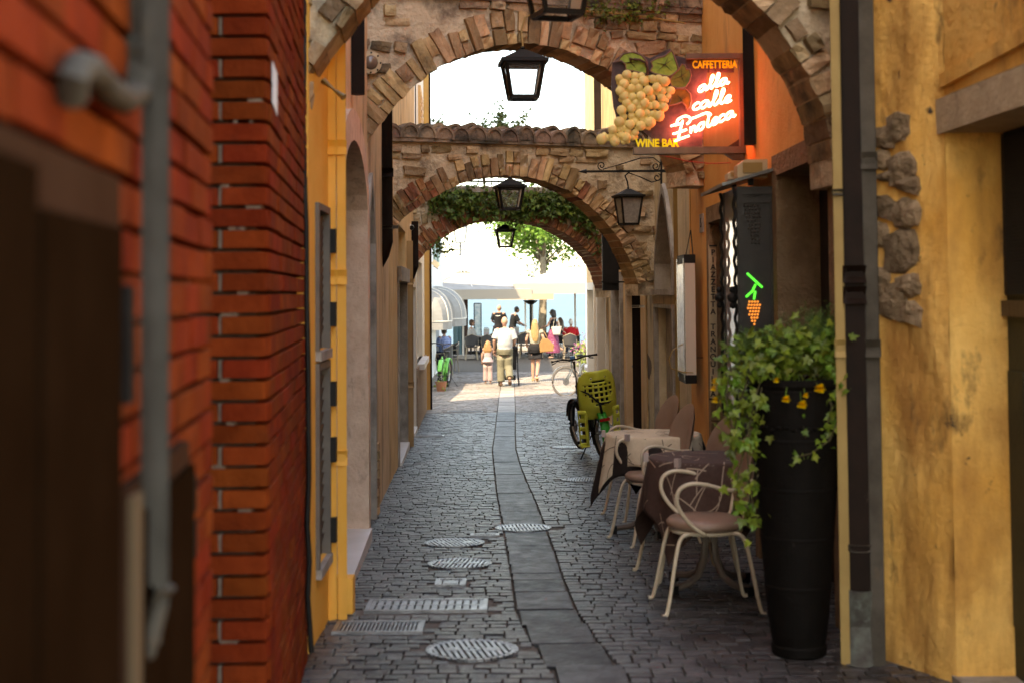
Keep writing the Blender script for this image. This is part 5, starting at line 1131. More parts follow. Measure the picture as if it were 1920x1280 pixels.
for (px, py, n, sx, sz) in ((1400, 675, 90, .07, .045), (1430, 640, 60, .06, .03), (1540, 632, 110, .075, .045), (1490, 640, 70, .06, .035), (1450, 665, 90, .08, .03), (1520, 660, 110, .09, .035), (1560, 690, 80, .05, .05), (1480, 690, 60, .07, .025), (1570, 720, 40, .03, .05)):
    its += leaf_mats(P(px, py, D), (sx, .10, sz), n, .046, rr, .2, V((-.2, -.5, .3)))
pieces(iv, 'leaf', its, [ivy_leaf(M_leafp, i) for i in range(5)], 300, 'foliage'); stems.build('stems', mat('ivy_stem', (.06, .05, .02), rough=.7), iv)
M_fern = mat('feathery_green', (.055, .11, .018), (.085, .15, .03), 20, .6, rnd=.4, trans=.3); fe = MB()
for (px, py, n, s) in ((1545, 625, 110, .19), (1415, 640, 70, .12), (1490, 635, 60, .12)):
    for _ in range(n):
        p = P(px, py + 30, D + rr.uniform(-.05, .1)) + V((rr.gauss(0, .05), 0, 0)); d = V((rr.gauss(0, .45), rr.gauss(0, .3), 1)).normalized() * s * rr.uniform(.5, 1.3); fe.cr = rr.random(); fe.tube([p, p + d * .6, p + d + V((0, 0, -.02))], [.002, .0015, .0008], 4, caps=False)
        for j in range(9):
            q = p + d * (.3 + .08 * j); e = V((rr.gauss(0, 1), rr.gauss(0, 1), .6)).normalized() * .03; fe.add([q, q + e + V((.0025, 0, 0)), q + e - V((.0025, 0, 0))], [(0, 1, 2)])
tag(fe.build('feathery_foliage', M_fern, iv), kind='stuff')
M_pet = mat('yellow_petal', (.88, .60, .012), (.9, .68, .03), 30, .6, rnd=.15, trans=.2)
for (px, py, s) in ((1455, 712, .6), (1473, 747, .85), (1503, 757, 1), (1536, 727, 1.1), (1510, 740, .6), (1340, 714, .8), (1343, 748, 1), (1337, 727, .7)):
    c = P(px, py, D - .26 if px > 1400 else D - .12); f = MB()
    for k in range(14):
        a = k * 2.4; e = .2 + .055 * k; d = V((cos(a) * sin(e), -cos(e), sin(a) * sin(e))); x, y = frame_to(d); f.cr = rr.random(); f.add([c, c + d * .021 * s + x * .015 * s, c + d * .031 * s, c + d * .021 * s - x * .015 * s], [(0, 1, 2), (0, 2, 3)])
    fo = f.build('flower', M_pet, iv)
    sm = MB(); b = P((px + 1490) / 2 if px > 1400 else 1385, 700, D - .15); sm.tube([c + V((0, .01, 0)), c.lerp(b, .5) + V((0, 0, .03)), b], .0025, 5); sm.build('stalk', M_leafp, iv)
# ------------------------------------------------------------------ ivy and railing on the far arch, weeds on the others
rv = random.Random(9); its = []
w4, t4, z4 = A4
iv4 = thing('ivy', w4.hit(950, 380), 'dark ivy hanging over the farthest arch in two big tufts', 'plant')
for k in range(120):
    px = rv.choice((rv.uniform(805, 935), rv.uniform(805, 935), rv.uniform(940, 1000), rv.uniform(1000, 1112), rv.uniform(1000, 1112)))
    lo = 402 if 830 < px < 930 else (408 if 935 < px < 985 else (420 if px > 1080 else (398 if px > 985 else 385)))
    py = rv.uniform(364, lo); its += leaf_mats(w4.hit(px, py) + w4.n * .10, (.10, .05, .08), 22, .062, rv, .8)
for px, py in ((1108, 430), (1118, 450), (810, 395), (1125, 470), (960, 412), (970, 416), (815, 470), (822, 458), (832, 470), (838, 452)): its += leaf_mats(w4.hit(px, py) + w4.n * .05, (.05, .05, .07), 20, .05, rv, .8)
pieces(iv4, 'leaf', its, [ivy_leaf(M_leaf, i) for i in range(4)], 0, 'foliage')
mb = MB()
for k in range(14): x = 815 + k * 21; mb.tube([w4.hit(x, 362) + w4.n * .04, w4.hit(x + rv.uniform(-15, 15), 385) + w4.n * .06, w4.hit(x + rv.uniform(-20, 20), 404) + w4.n * .05], .006, 5)
mb.build('stems', MATS['ivy_stem'], iv4)
panel(w4, w4.S(790, 355), w4.S(1140, 355), z4, z4 + .09, -.65, .75, 'coping_slab', M_greystone, t4)
rl = thing('railing', w4.hit(955, 350), 'thin black iron railing on top of the ivy arch', 'railing'); a, b = w4.S(785, 300), w4.S(1145, 300); zr = w4.hit(955, 243).z
for z in (zr, z4 + .18): mb = MB(); mb.bar(w4.p(a, z, -.1), w4.p(b, z, -.1), .025); mb.build('rail', M_black, rl)
n = int((b - a) / .105)
for i in range(n + 1): mb = MB(); mb.bar(w4.p(a + (b - a) * i / n, z4 + .09, -.1), w4.p(a + (b - a) * i / n, zr, -.1), .014); mb.build('baluster', M_black, rl)
M_leafl = mat('terrace_leaf', (.09, .14, .05), (.13, .19, .07), 10, .5, rnd=.4, trans=.35)
for px, py, s, n, lab in ((955, 214, 1.0, 520, 'small leafy shrub growing above the tiled arch before the sky'), (828, 236, .8, 240, 'low terrace plant behind the railing at left'), (905, 238, .8, 260, 'low terrace plant behind the railing in the middle')):
    base = w4.hit(px, 262) + w4.n * .05; base.z = z4 + .09; t = thing('terrace_plant', base, lab, 'plant'); its = []; st = MB()
    for k in range(7):
        tip = w4.hit(px + rv.uniform(-28, 28) * s, py - rv.uniform(-18, 22) * s) + w4.n * .05; st.tube([base, base.lerp(tip, .6) + V((rv.uniform(-.03, .03), 0, .05)), tip], [.007, .005, .002], 5)
        for j in range(n // 7): its += leaf_mats(base.lerp(tip, rv.uniform(.6, 1.0)), (.05, .05, .05), 1, .05, rv, .1)
    pieces(t, 'leaf', its, [ivy_leaf(M_leafl, i) for i in range(3)], 0, 'foliage'); st.build('stems', MATS['ivy_stem'], t)
w2 = A2[0]; t = thing('wall_plant', w2.hit(1160, 10), 'yellow green weeds sprouting on the upper right of the large arch', 'plant'); its = []
for k in range(60): px, py = rv.uniform(1090, 1245), 0; py = rv.uniform(-20, 45 - abs(px - 1160) * .25); its += leaf_mats(w2.hit(px, py) + w2.n * .06, (.04, .03, .035), 9, .028, rv, .8)
pieces(t, 'leaf', its, [ivy_leaf(mat('weed_leaf', (.13, .15, .02), (.08, .12, .02), 20, .5, rnd=.5, hue=.04, trans=.3), i) for i in range(3)], 0, 'foliage')
# ------------------------------------------------------------------ bicycles
M_tyre = mat('tyre_rubber', (.02, .019, .018), (.032, .03, .028), 20, .75, .2, 90); M_alu = mat('aluminium', (.42, .41, .39), rough=.35, metal=.8); M_spoke = mat('spoke_steel', (.45, .44, .42), rough=.3, metal=.9)
def circ(c, r, ax, n=28): 
    x, y = frame_to(ax); return [c + x * cos(2 * pi * i / n) * r + y * sin(2 * pi * i / n) * r for i in range(n)]
def wheel(t, c, R, tr, ax, tyre=M_tyre, rim=M_alu, spokes=18, disc=True):
    c = V(c); ax = V(ax).normalized()
    g = bpy.data.objects.new('wheel', None); COL.objects.link(g); g.parent = t; g.location = c; Z = V((0, 0, 0))
    mb = MB(); mb.tube(circ(Z, R - tr, ax, 36), tr, 8, closed=True); mb.build('tyre', tyre, g, True, False)
    mb = MB(); mb.tube(circ(Z, R - tr * 2.1, ax, 36), max(.012, tr * .42), 6, closed=True); mb.build('rim', rim, g, True, False)
    mb = MB(); mb.tube([Z - ax * .05, Z + ax * .05], .022, 10)
    if disc: mb.tube([ax * .03, ax * .034], .08, 16)
    mb.build('hub', M_alu, g, world=False)
    mb = MB(); x, y = frame_to(ax)
    for i in range(spokes):
        a = 2 * pi * i / spokes; mb.tube([ax * (.025 * (-1) ** i) + (x * cos(a + .2) + y * sin(a + .2)) * .02, (x * cos(a) + y * sin(a)) * (R - tr * 2.2)], .0022, 4, caps=False)
    tag(mb.build('spokes', M_spoke, g, world=False), kind='stuff')
    return g
def bicycle(name, rear, head, lean, label, L=1.10, R=.35, tr=.024, fm=None, steer=0, tyre=M_tyre, hz=1.05, low=False, bars=.30, saddle=True, grip=M_black):
    """local x forward, origin under the rear hub"""
    t = thing(name, rear, label, 'bicycle', None); t.rotation_euler = (lean, 0, head)
    B = lambda nm, pts, r, m, n=8, p=t: (lambda mb: mb.build(nm, m, p, True, False))(MB().tube([V(q) for q in pts], r, n))
    wheel(t, (0, 0, R), R, tr, (0, 1, 0), tyre)
    Rz = Matrix.Rotation(steer, 3, 'Z'); hx = L - .12; hd = V((hx - .05, 0, .62))
    ax = Rz @ V((0, 1, 0)); fo = lambda x, y, z: hd + Rz @ V((x, y, z)) - V((0, 0, hd.z)) + V((0, 0, 0)); 
    fw = fo(.17, 0, R); wheel(t, fw, R, tr, ax, tyre)
    fr = t
    bb = V((.46, 0, .30)); st = V((.30, 0, .74)); 
    f = MB(); f.tube([bb, st], .018, 8); f.tube([bb, hd + V((0, 0, .02))], .026, 8)
    if low: f.tube([bb + V((-.03, 0, .12)), hd + V((0, 0, .12))], .022, 8)
    else: f.tube([st - V((0, 0, .06)), hd + V((0, 0, .14))], .02, 8)
    for s in (1, -1): f.tube([bb + V((0, .03 * s, 0)), (0, .06 * s, R)], .011, 6); f.tube([st - V((0, 0, .05)), (0, .06 * s, R)], .009, 6)
    f.tube([hd - V((0, 0, .02)), hd + V((-.04, 0, .2))], .025, 8); f.build('frame', fm, t, True, False)
    k = MB()
    for s in (1, -1): k.tube([fo(.0, .055 * s, .62), fo(.06, .06 * s, .5), fo(.17, .06 * s, R)], [.018, .02, .013], 8)
    k.tube([fo(0, -.06, .62), fo(0, .06, .62)], .02, 8); k.build('fork', fm, t, True, False)
    h = MB(); h.tube([fo(-.03, 0, .78), fo(-.06, 0, hz - .02)], .018, 8); h.tube([fo(-.10, bars, hz + .02), fo(-.05, bars * .5, hz + .02), fo(-.045, .05, hz), fo(-.045, -.05, hz), fo(-.05, -bars * .5, hz + .02), fo(-.10, -bars, hz + .02)], .012, 8); h.build('handlebar', M_black, t, True, False)
    for s in (1, -1):
        B('grip', [fo(-.085, bars * .72 * s, hz + .02), fo(-.10, (bars + .01) * s, hz + .02)], .017, grip); B('brake_lever', [fo(-.06, bars * .7 * s, hz + .015), fo(.0, bars * .78 * s, hz - .01), fo(-.01, bars * .95 * s, hz - .02)], .007, M_black, 6)
    if saddle:
        B('seat_post', [st, st + V((-.03, 0, .14))], .014, M_alu)
        mb = MB(); mb.ball(st + V((-.05, 0, .17)), (.14, .075, .035), 12, 6); mb.ball(st + V((.05, 0, .172)), (.10, .03, .025), 10, 6); mb.build('saddle', M_black, t, True, False)
    c = MB(); c.tube(circ(bb + V((0, .05, 0)), .085, V((0, 1, 0)), 20), .008, 5, closed=True); c.tube([bb + V((0, -.08, 0)), bb + V((0, .08, 0))], .018, 8); c.tube([bb + V((0, .08, 0)), bb + V((.10, .09, -.13))], .011, 6); c.tube([bb + V((0, -.08, 0)), bb + V((-.10, -.09, .13))], .011, 6); c.build('crank', M_black, t, world=False)
    for q in ((.10, .13, -.13), (-.10, -.13, .13)): mb = MB(); mb.box(bb + V(q), (.09, .09, .022)); mb.build('pedal', M_black, t, world=False)
    B('kickstand', [(.12, .07, .3), (.05, .28, .01 + .28 * math.tan(-lean) * 0)], .009, M_black, 6)
    for nm, c_, a0, a1 in (('rear_mudguard', V((0, 0, R)), -.5, 2.6), ('front_mudguard', fw, .3, 2.6)):
        mb = MB(); pts = []; u = Rz @ V((1, 0, 0)) if nm[0] == 'f' else V((1, 0, 0))
        for i in range(13):
            a = a0 + (a1 - a0) * i / 12; pts.append(c_ + u * cos(a) * (R + .018) + V((0, 0, sin(a) * (R + .018))))
        mb.tube(pts, tr * 1.05, 6, flat=.25); mb.build(nm, fm if name != 'cargo_bicycle' else M_black, t, True, False)
    return t, fo
M_ggreen = mat('lime_green_paint', (.14, .55, .09), rough=.35, spec=.5); M_sage = mat('silver_sage_paint', (.36, .38, .34), rough=.35, spec=.5); M_bkfr = mat('black_frame_paint', (.02, .02, .02), rough=.4)
ra = G(1117, 862); fa = G(1082, 832); hd_ = atan2(fa.y - ra.y, fa.x - ra.x)
cb, fo = bicycle('cargo_bicycle', V((ra.x + .10, ra.y + .1, gz(ra.y))), hd_ + .12, radians(-8), 'black electric bicycle with an olive child seat leaning by the right wall', L=1.15, R=.31, tr=.036, fm=M_bkfr, steer=.10, hz=1.14, bars=.29, low=True)
mb = MB(); mb.box(fo(-.02, 0, 1.16), (.03, .06, .05)); mb.build('display', mat('blue_display', (.10, .25, .50), rough=.3), cb, world=False)
M_olive = mat('olive_plastic', (.56, .58, .06), (.62, .64, .09), 6, .42, spec=.45); st_ = None
def shell_pt(u, v):      # u -1..1 across, v 0..1 up; the back of the seat faces the rear
    wv = .20 + .02 * sin(v * pi) - .05 * max(0, v - .75) * 4 * .5; return V((-.26 - .10 * v + .16 * (u ** 2) + .12 * max(0, .25 - v) * 2, u * wv, .52 + .54 * v))
mb = MB(); NU, NV = 22, 26; keep = []; corner = .9
vs = [shell_pt(-1 + 2 * i / NU, j / NV) for j in range(NV + 1) for i in range(NU + 1)]; fs = []
for j in range(NV):
    for i in range(NU):
        diamond = 7 <= j <= 18 and 3 <= i <= 18 and (i % 3 != 2) and (j % 3 != 2) and abs(i - 10.5) < 1 + (j - 4) * .75
        slot = j == 20 and 7 <= i <= 14; dot = (j == 22 and i in (6, 15)); cut = j >= NV - 2 and (i < (2 if j == NV - 1 else 1) or i >= NU - (2 if j == NV - 1 else 1))
        if not (diamond or slot or dot or cut): fs.append((j * (NU + 1) + i, j * (NU + 1) + i + 1, (j + 1) * (NU + 1) + i + 1, (j + 1) * (NU + 1) + i))
mb.add(vs, fs); seat = mb.build('child_seat', M_olive, cb, True, False); sm = seat.modifiers.new('thickness', 'SOLIDIFY'); sm.thickness = .012
mb = MB(); mb.tube([shell_pt(u, 0) for u in (-1, -.5, 0, .5, 1)], .02, 8); mb.tube([shell_pt(-1 + .1, .0)] + [shell_pt(-1, v) for v in (.1, .3, .5, .7, .85)] + [shell_pt(-.85, .95), shell_pt(-.7, 1.0), shell_pt(0, 1.0), shell_pt(.7, 1.0), shell_pt(.85, .95)] + [shell_pt(1, v) for v in (.85, .7, .5, .3, .1)], .011, 8); mb.build('rim', M_olive, seat, True, False)
pd = MB(); pd.add([shell_pt(-.8 + 1.6 * i / 8, .25 + .6 * j / 8) + V((.045, 0, 0)) for j in range(9) for i in range(9)], [(j * 9 + i, j * 9 + i + 1, (j + 1) * 9 + i + 1, (j + 1) * 9 + i) for j in range(8) for i in range(8)]); pd.build('dark_backing', M_black, seat, True, False)  # black sheet added behind the shell so the lattice holes look dark
mb = MB(); mb.prism([(-.16, -.18, .54), (.12, -.16, .52), (.12, .16, .52), (-.16, .18, .54)], (0, 0, .03)); mb.build('seat_pan', M_olive, seat, world=False)
for s in (1, -1):
    n = 9; vs = []; fs = []
    for j in range(n + 1):
        z = .62 - .44 * j / n
        for y in (.15, .19, .235, .25): vs.append(V((-.16 + .14 * (j / n) + (.05 if y > .2 else -.02), y * s, z)))
    for j in range(n):
        for i in range(3):
            if not (i == 1 and j % 2 == 1 and j < 8): fs.append((j * 4 + i, j * 4 + i + 1, (j + 1) * 4 + i + 1, (j + 1) * 4 + i))
    mb = MB(); mb.add(vs, fs); o = mb.build('foot_well', M_olive, cb, True, False); sm = o.modifiers.new('thickness', 'SOLIDIFY'); sm.thickness = .01
    mb = MB(); mb.box((.05, .2 * s, .19), (.2, .1, .02)); mb.build('foot_rest', M_olive, o, world=False)
mb = MB(); mb.tube([shell_pt(-.95, .35), shell_pt(-.4, .30) + V((-.03, 0, 0)), shell_pt(.1, .32) + V((-.04, 0, 0)), shell_pt(.6, .55) + V((-.03, 0, 0)), shell_pt(1, .66)], .012, 6); mb.tube([shell_pt(.1, .32) + V((-.045, 0, 0)), shell_pt(.02, .15) + V((-.045, 0, -.03))], .016, 6); mb.build('strap', M_black, seat, True, False)
mb = MB(); mb.box((-.36, .0, .50), (.03, .12, .035)); mb.build('tail_light', mat('red_reflector', (.30, .01, .01), rough=.2), cb, world=False)
mb = MB(); pts = [V((cos(a) * .35, 0, .31 + sin(a) * .35)) for a in [2.0 + i * .12 for i in range(14)]]; mb.tube(pts, .055, 8, flat=.35); mb.build('rear_guard', mat('bright_green_guard', (.02, .30, .04), rough=.4), cb, True, False)
mb = MB(); mb.box((-.05, 0, .5), (.42, .15, .02)); mb.tube([(-.2, .07, .5), (0, .07, .31)], .008, 6); mb.tube([(-.2, -.07, .5), (0, -.07, .31)], .008, 6); mb.build('rack', M_black, cb, world=False)
rb = G(1070, 741); b2, fo2 = bicycle('city_bicycle', V((rb.x + .42, rb.y + 1.05, gz(34))), radians(-112), radians(4), 'silver city bicycle with cream tyres by the flowering shrub', fm=M_sage, steer=radians(-48), tyre=mat('cream_tyre', (.50, .42, .34), rough=.7), low=True, R=.35, tr=.022, hz=1.08)
mb = MB()
for k in range(6): mb.tube(circ(fo2(.15, 0, .80 + k * .04), .13 + k * .006, V((0, 0, 1)), 16), .004, 4, closed=True)
for k in range(14): a = 2 * pi * k / 14; mb.tube([fo2(.15 + cos(a) * .13, sin(a) * .13, .8), fo2(.15 + cos(a) * .16, sin(a) * .16, 1.0)], .003, 4)
mb.build('basket', M_black, b2, world=False)
rc = G(828, 728); bicycle('fat_tyre_bicycle', V((rc.x + .12, rc.y + .6, gz(35))), radians(-98), radians(-3), 'bright green fat tyre bicycle parked at the left end of the lane', fm=M_ggreen, steer=radians(6), R=.36, tr=.055, hz=1.12, bars=.34, L=1.12)
# ------------------------------------------------------------------ the square: awnings, kiosk, parasols, furniture
M_canvas = mat('white_canvas', (.32, .31, .285), (.38, .37, .345), 3, .85, .1, 40, trans=.25); M_rib = mat('canvas_seam', (.70, .66, .58), rough=.8)
def awning(D0, D1, xw, proj_, z1, z0, label):
    t = thing('awning', (xw, (D0 + D1) / 2, z0), label, 'awning', 'white dome awnings on the white house'); mb = MB(); n, m = 8, 10; c = (D0 + D1) / 2; h = (D1 - D0) / 2
    def pt(i, j):
        a = pi / 2 * i / n; b = -1 + 2 * j / m; k = sqrt(max(0, 1 - abs(b) ** 3.0)) * .85 + .15 * (1 - abs(b) ** 6)
        return V((xw + .02 + proj_ * sin(a) ** .9 * max(k, .02), c + h * b, z0 + .22 + (z1 - z0 - .22) * cos(a) ** .9 * (.4 + .6 * k)))
    mb.add([pt(i, j) for i in range(n + 1) for j in range(m + 1)], [(i * (m + 1) + j, i * (m + 1) + j + 1, (i + 1) * (m + 1) + j + 1, (i + 1) * (m + 1) + j) for i in range(n) for j in range(m)])
    for j in range(m): a, b = pt(n, j), pt(n, j + 1); mb.quad(a, b, b - V((0, 0, .22)), a - V((0, 0, .22)))
    o = mb.build('canvas', M_canvas, t, False)
    for j in range(0, m + 1, 2): mb = MB(); mb.tube([pt(i, j) + V((.005, 0, .005)) for i in range(n + 1)], .012, 5); mb.build('rib', M_rib, t)
    mb = MB(); mb.tube([pt(n, j) for j in range(m + 1)], .015, 5); mb.build('front_bar', M_rib, t)
zA = lambda y, D: P(840, y, D).z
awning(37.0, 39.4, -2.32, P(846, 600, 38.2).x + 2.32, zA(540, 38.2), zA(617, 38.2), 'nearer white dome awning over the lane'); awning(40.2, 43.4, -2.29, P(872, 600, 41.5).x + 2.29, zA(537, 41.5), zA(611, 41.5), 'farther white dome awning beside the kiosk')
c = G(874, 668); kz = c.z; t = thing('kiosk', c, 'glass kiosk corner with a dark brown post and flat roof', 'kiosk'); D = c.y; zr = P(874, 540, D).z; zr2 = P(874, 523, D).z
mb = MB(); mb.box((c.x, D, (kz + zr) / 2), (.15, .15, zr - kz)); mb.build('post', mat('kiosk_post', (.055, .03, .024), rough=.5), t)
x0 = P(826, 530, D).x; mb = MB(); mb.box(((x0 + c.x) / 2 + .02, D + .9, (zr + zr2) / 2), (c.x - x0 + .15, 2.0, zr2 - zr)); mb.build('roof', mat('kiosk_roof', (.34, .25, .23), (.28, .21, .20), 8, .7), t)
for i in range(3): a = P(850 + i * 7, 600, D).x; mb = MB(); mb.box((a + .06, D + .02 + i * .02, (kz + zr) / 2), (.13, .03, zr - kz - .02)); mb.build('glass_panel', mat('teal_glass', (.07, .16, .18), (.10, .2, .22), 3, .08, spec=.6), t)
for px in (850, 857, 864): mb = MB(); a = P(px, 600, D).x; mb.box((a, D + .01, (kz + zr) / 2), (.025, .05, zr - kz - .01)); mb.build('mullion', mat('teal_frame', (.12, .24, .30), rough=.4), t)
c = G(896, 663); t = thing('menu_stand', c, 'tall framed menu stand beside the kiosk post', 'menu stand'); D = c.y; zt, z0 = P(896, 569, D).z, P(896, 640, D).z; w = 12 * D / F
mb = MB(); mb.box((c.x, D, (zt + z0) / 2), (w, .02, zt - z0)); mb.build('poster', mat('menu_print', (.62, .70, .72), (.30, .48, .56), 9, .4, stains=(((.6, .25, .15), 14, .66, .72, 1),)), t)
for s in (-1, 1): mb = MB(); mb.bar((c.x + s * w * .55, D, c.z), (c.x + s * w * .55, D, zt), .035); mb.build('frame_post', M_black, t)
for z in (zt, z0): mb = MB(); mb.bar((c.x - w * .55, D, z), (c.x + w * .55, D, z), .03); mb.build('frame_bar', M_black, t)
mb = MB(); mb.box((c.x - .1, D, c.z + .06), (.55, .4, .12)); mb.build('base', M_black, t)
def parasol(c, half, zv, zap, rot, label, vh, px, D, tone):
    t = thing('parasol', c, label, 'parasol', 'big square parasols on the square'); R = Matrix.Rotation(rot, 3, 'Z'); zc = zv + vh
    n = 8; cr = []
    for k in range(4):
        for i in range(n): a = -1 + 2 * i / n; q = [(a, -1), (1, a), (-a, 1), (-1, -a)][k]; sag = .05 * (1 - a * a); cr.append((R @ V((q[0] * half * (1 - sag * .4), q[1] * half * (1 - sag * .4), 0)), -sag * .5 * 0))
    top = MB(); N = len(cr); lv = 6
    for L in range(lv + 1):
        f = .12 + .88 * L / lv
        for q, s in cr: r = f; top.v.append(V((c.x, c.y, 0)) + q * f + V((0, 0, zap + (zc - zap) * (f ** .85) - .04 * sin(pi * f) * 1.5)))
    for L in range(lv):
        for i in range(N): top.f.append([L * N + i, L * N + (i + 1) % N, (L + 1) * N + (i + 1) % N, (L + 1) * N + i]); top.r.append(0); top.mi.append(0)
    top.build('canopy', M_canvas, t, True)
    cap = MB(); cap.add([V((c.x, c.y, zap + .06))] + [V((c.x, c.y, zap - .05)) + q * .17 for q, s in cr], [(0, i + 1, (i + 1) % N + 1) for i in range(N)]); cap.build('vent_cap', M_canvas, t)
    vl = MB()
    for i in range(N): a, b = V((c.x, c.y, zc)) + cr[i][0] * 1.002, V((c.x, c.y, zc)) + cr[(i + 1) % N][0] * 1.002; vl.quad(a, b, b - V((0, 0, vh)), a - V((0, 0, vh)))
    vl.build('valance', tone, t)
    mb = MB(); mb.tube([(c.x, c.y, gz(c.y)), (c.x, c.y, zap - .08)], .035, 10); mb.build('pole', mat('parasol_pole', (.55, .52, .46), rough=.5), t)
    for k in range(8): q = cr[k * N // 8][0]; mb = MB(); mb.bar(V((c.x, c.y, zap - .12)) + q * .05, V((c.x, c.y, zc - .05)) + q * .98, .03); mb.build('rib', MATS['parasol_pole'], t)
    mb = MB(); mb.box((c.x, c.y, gz(c.y) + .06), (.8, .8, .12)); mb.build('base', M_greystone, t)
    return t
M_val = mat('cream_valance', (.42, .365, .29), rough=.85, trans=.2); M_val2 = mat('pinkish_valance', (.42, .365, .315), rough=.85, trans=.2)
D = 50.5; a = P(868, 562, D - 2.0); parasol(V((P(868, 550, D).x - .0, D, gz(D))), 2.0, a.z, P(868, 503, D).z, radians(14), 'white parasol dappled by shade behind the kiosk', .34, 868, D, M_val)
D = 51.5; a = P(1030, 551, D - 2.6); parasol(V((P(1078, 550, D).x, D, gz(D))), 2.35, a.z, P(1078, 492, D).z, radians(3), 'cream parasol at right in front of the tree', .36, 1078, D, M_val2)
D = 56; a = P(990, 562, D); parasol(V((P(985, 550, D).x, D + .8, gz(D))), 1.1, a.z, P(985, 540, D).z + .1, 0, 'small tan parasol between the two larger ones', .28, 985, D, mat('tan_valance', (.52, .38, .22), rough=.85, trans=.2))
# wicker chairs and dark tables
M_wick = mat('black_wicker', (.03, .027, .025), (.05, .045, .04), 60, .6, .6, 90); M_cane = mat('cane_frame', (.34, .27, .18), rough=.5)
def wchair():
    t = thing('wicker_chair', (0, 0, 0), 'black wicker chair', 'chair', 'black wicker chairs on the terrace')
    mb = MB(); mb.lathe([(.02, .42), (.22, .42), (.23, .445), (.21, .46), (.01, .46)], n=16); mb.build('seat', M_wick, t, world=False)
    mb = MB(); n = 10; vs = []
    for j in range(2):
        for i in range(n + 1): a = pi * (.12 + .76 * i / n); top = .88 - .12 * abs(i / n - .5) * 2; vs.append(V((cos(a) * .25, -sin(a) * .25, .5 if j == 0 else top)))
    mb.add(vs, [(i, i + 1, n + 2 + i, n + 1 + i) for i in range(n)]); o = mb.build('backrest', M_wick, t, world=False); o.modifiers.new('t', 'SOLIDIFY').thickness = .02
    mb = MB(); mb.tube(vs[n + 1:], .016, 6); mb.build('back_frame', M_cane, t, world=False)
    for sx in (-1, 1):
        for sy in (-1, 1): mb = MB(); mb.tube([(.16 * sx, .16 * sy, .43), (.21 * sx, .2 * sy, 0)], .016, 6); mb.build('leg', M_cane, t, world=False)
        mb = MB(); mb.tube([(.2 * sx, -.17, .43), (.235 * sx, -.13, .66), (.22 * sx, .14, .64), (.18 * sx, .18, .44)], .015, 6); mb.build('armrest', M_cane, t, world=False)
    return t
wc = wchair(); first = True
WCH = [(884, 662, 49.5, .1, 'beside the kiosk post'), (916, 662, 49.3, -.15, 'right of the menu stand'), (928, 660, 51.5, .25, 'behind the little girl'), (985, 660, 50.5, -.1, 'left of the blonde woman'), (1026, 660, 50.6, .2, 'right of the blonde woman'), (1068, 664, 49.5, .05, 'before the person in red'), (1040, 658, 52.5, -.5, 'behind the woman in the purple skirt'), (832, 690, 41.5, 1.2, 'under the farther awning at left'), (845, 684, 43.5, 1.9, 'by the teal kiosk glass'), (955, 660, 52.6, 2.9, 'behind the man in the white shirt')]
for px, py, D, a, lab in WCH:
    c = wc if first else clone(wc); first = False; q = P(px, py, D); c.location = (q.x, D, gz(D)); c.rotation_euler = (0, 0, a); c['label'] = 'black wicker terrace chair ' + lab
def ttable(px, D, w, label):
    q = P(px, 640, D); t = thing('terrace_table', (q.x, D, gz(D)), label, 'table', 'dark terrace tables'); mb = MB(); mb.box((0, 0, .74), (w, .8, .035)); mb.build('tabletop', mat('table_grey', (.22, .19, .17), rough=.5), t, world=False)
    mb = MB(); mb.box((0, 0, .60), (w - .06, .74, .24)); mb.build('skirt', M_black, t, world=False)
    for sx in (-1, 1):
        for sy in (-1, 1): mb = MB(); mb.box((sx * (w / 2 - .06), sy * .33, .30), (.05, .05, .6)); mb.build('leg', M_black, t, world=False)
    return q
for px, D, w, lab in ((906, 51.0, 1.0, 'dark terrace table behind the menu stand'), (950, 53.0, 1.2, 'dark terrace table in front of the two waiters'), (1000, 51.8, 1.3, 'dark terrace table behind the blonde woman'), (1062, 51.6, 1.0, 'dark terrace table by the person in red')): ttable(px, D, w, lab)
mk = mat('grey_holder', (.42, .42, .40), rough=.5)
for px, D, lab in ((912, 50.9, 'grey menu holder box on the table behind the menu stand'), (968, 52.0, 'grey menu holder box on the middle table')):
    q = P(px, 600, D); t = thing('menu_holder', (q.x, D, gz(D) + .758), lab, 'menu holder'); mb = MB(); mb.box((0, 0, .13), (.2, .12, .26)); mb.build('box', mk, t, world=False); mb = MB(); mb.box((0, -.062, .06), (.17, .004, .10)); mb.build('print', mat('holder_print', (.30, .45, .50), (.5, .2, .2), 20, .5), t, world=False)
    mb = MB(); mb.bar((-.08, 0, .29), (.08, 0, .29), .02); mb.build('handle', M_black, t, world=False)
q = P(985, 600, 51.6); t = thing('bread_basket', (q.x, 51.6, gz(51) + .758), 'shallow straw basket on the table by the blonde woman', 'basket'); mb = MB(); mb.lathe([(.10, 0), (.18, .09), (.17, .09), (.09, .01)], n=16, sx=1.3); mb.build('bowl', mat('straw', (.40, .25, .10), rough=.8), t, world=False); mb = MB(); mb.lathe([(.01, .08), (.13, .1), (.01, .12)], n=12, sx=1.2); mb.build('napkin', mat('brown_napkin', (.30, .17, .07), rough=.9), t, world=False)
q = P(925, 600, 52); t = thing('wine_bottle', (q.x, 52, gz(52) + .758), 'dark bottle on the terrace table left of the waiter', 'bottle'); mb = MB(); mb.lathe([(.035, 0), (.037, .18), (.014, .24), (.014, .30)], n=10); mb.build('glass_body', mat('bottle_glass', (.02, .04, .02), rough=.1), t, world=False); mb = MB(); mb.lathe([(.016, .27), (.016, .305)], n=8); mb.build('cap', mat('bottle_cap', (.3, .05, .05)), t, world=False)
D = 53.5; q = P(995, 565, D); t = thing('patio_heater', (q.x, D, gz(D)), 'black patio heater under the parasols', 'patio heater'); zt = P(995, 564, D).z
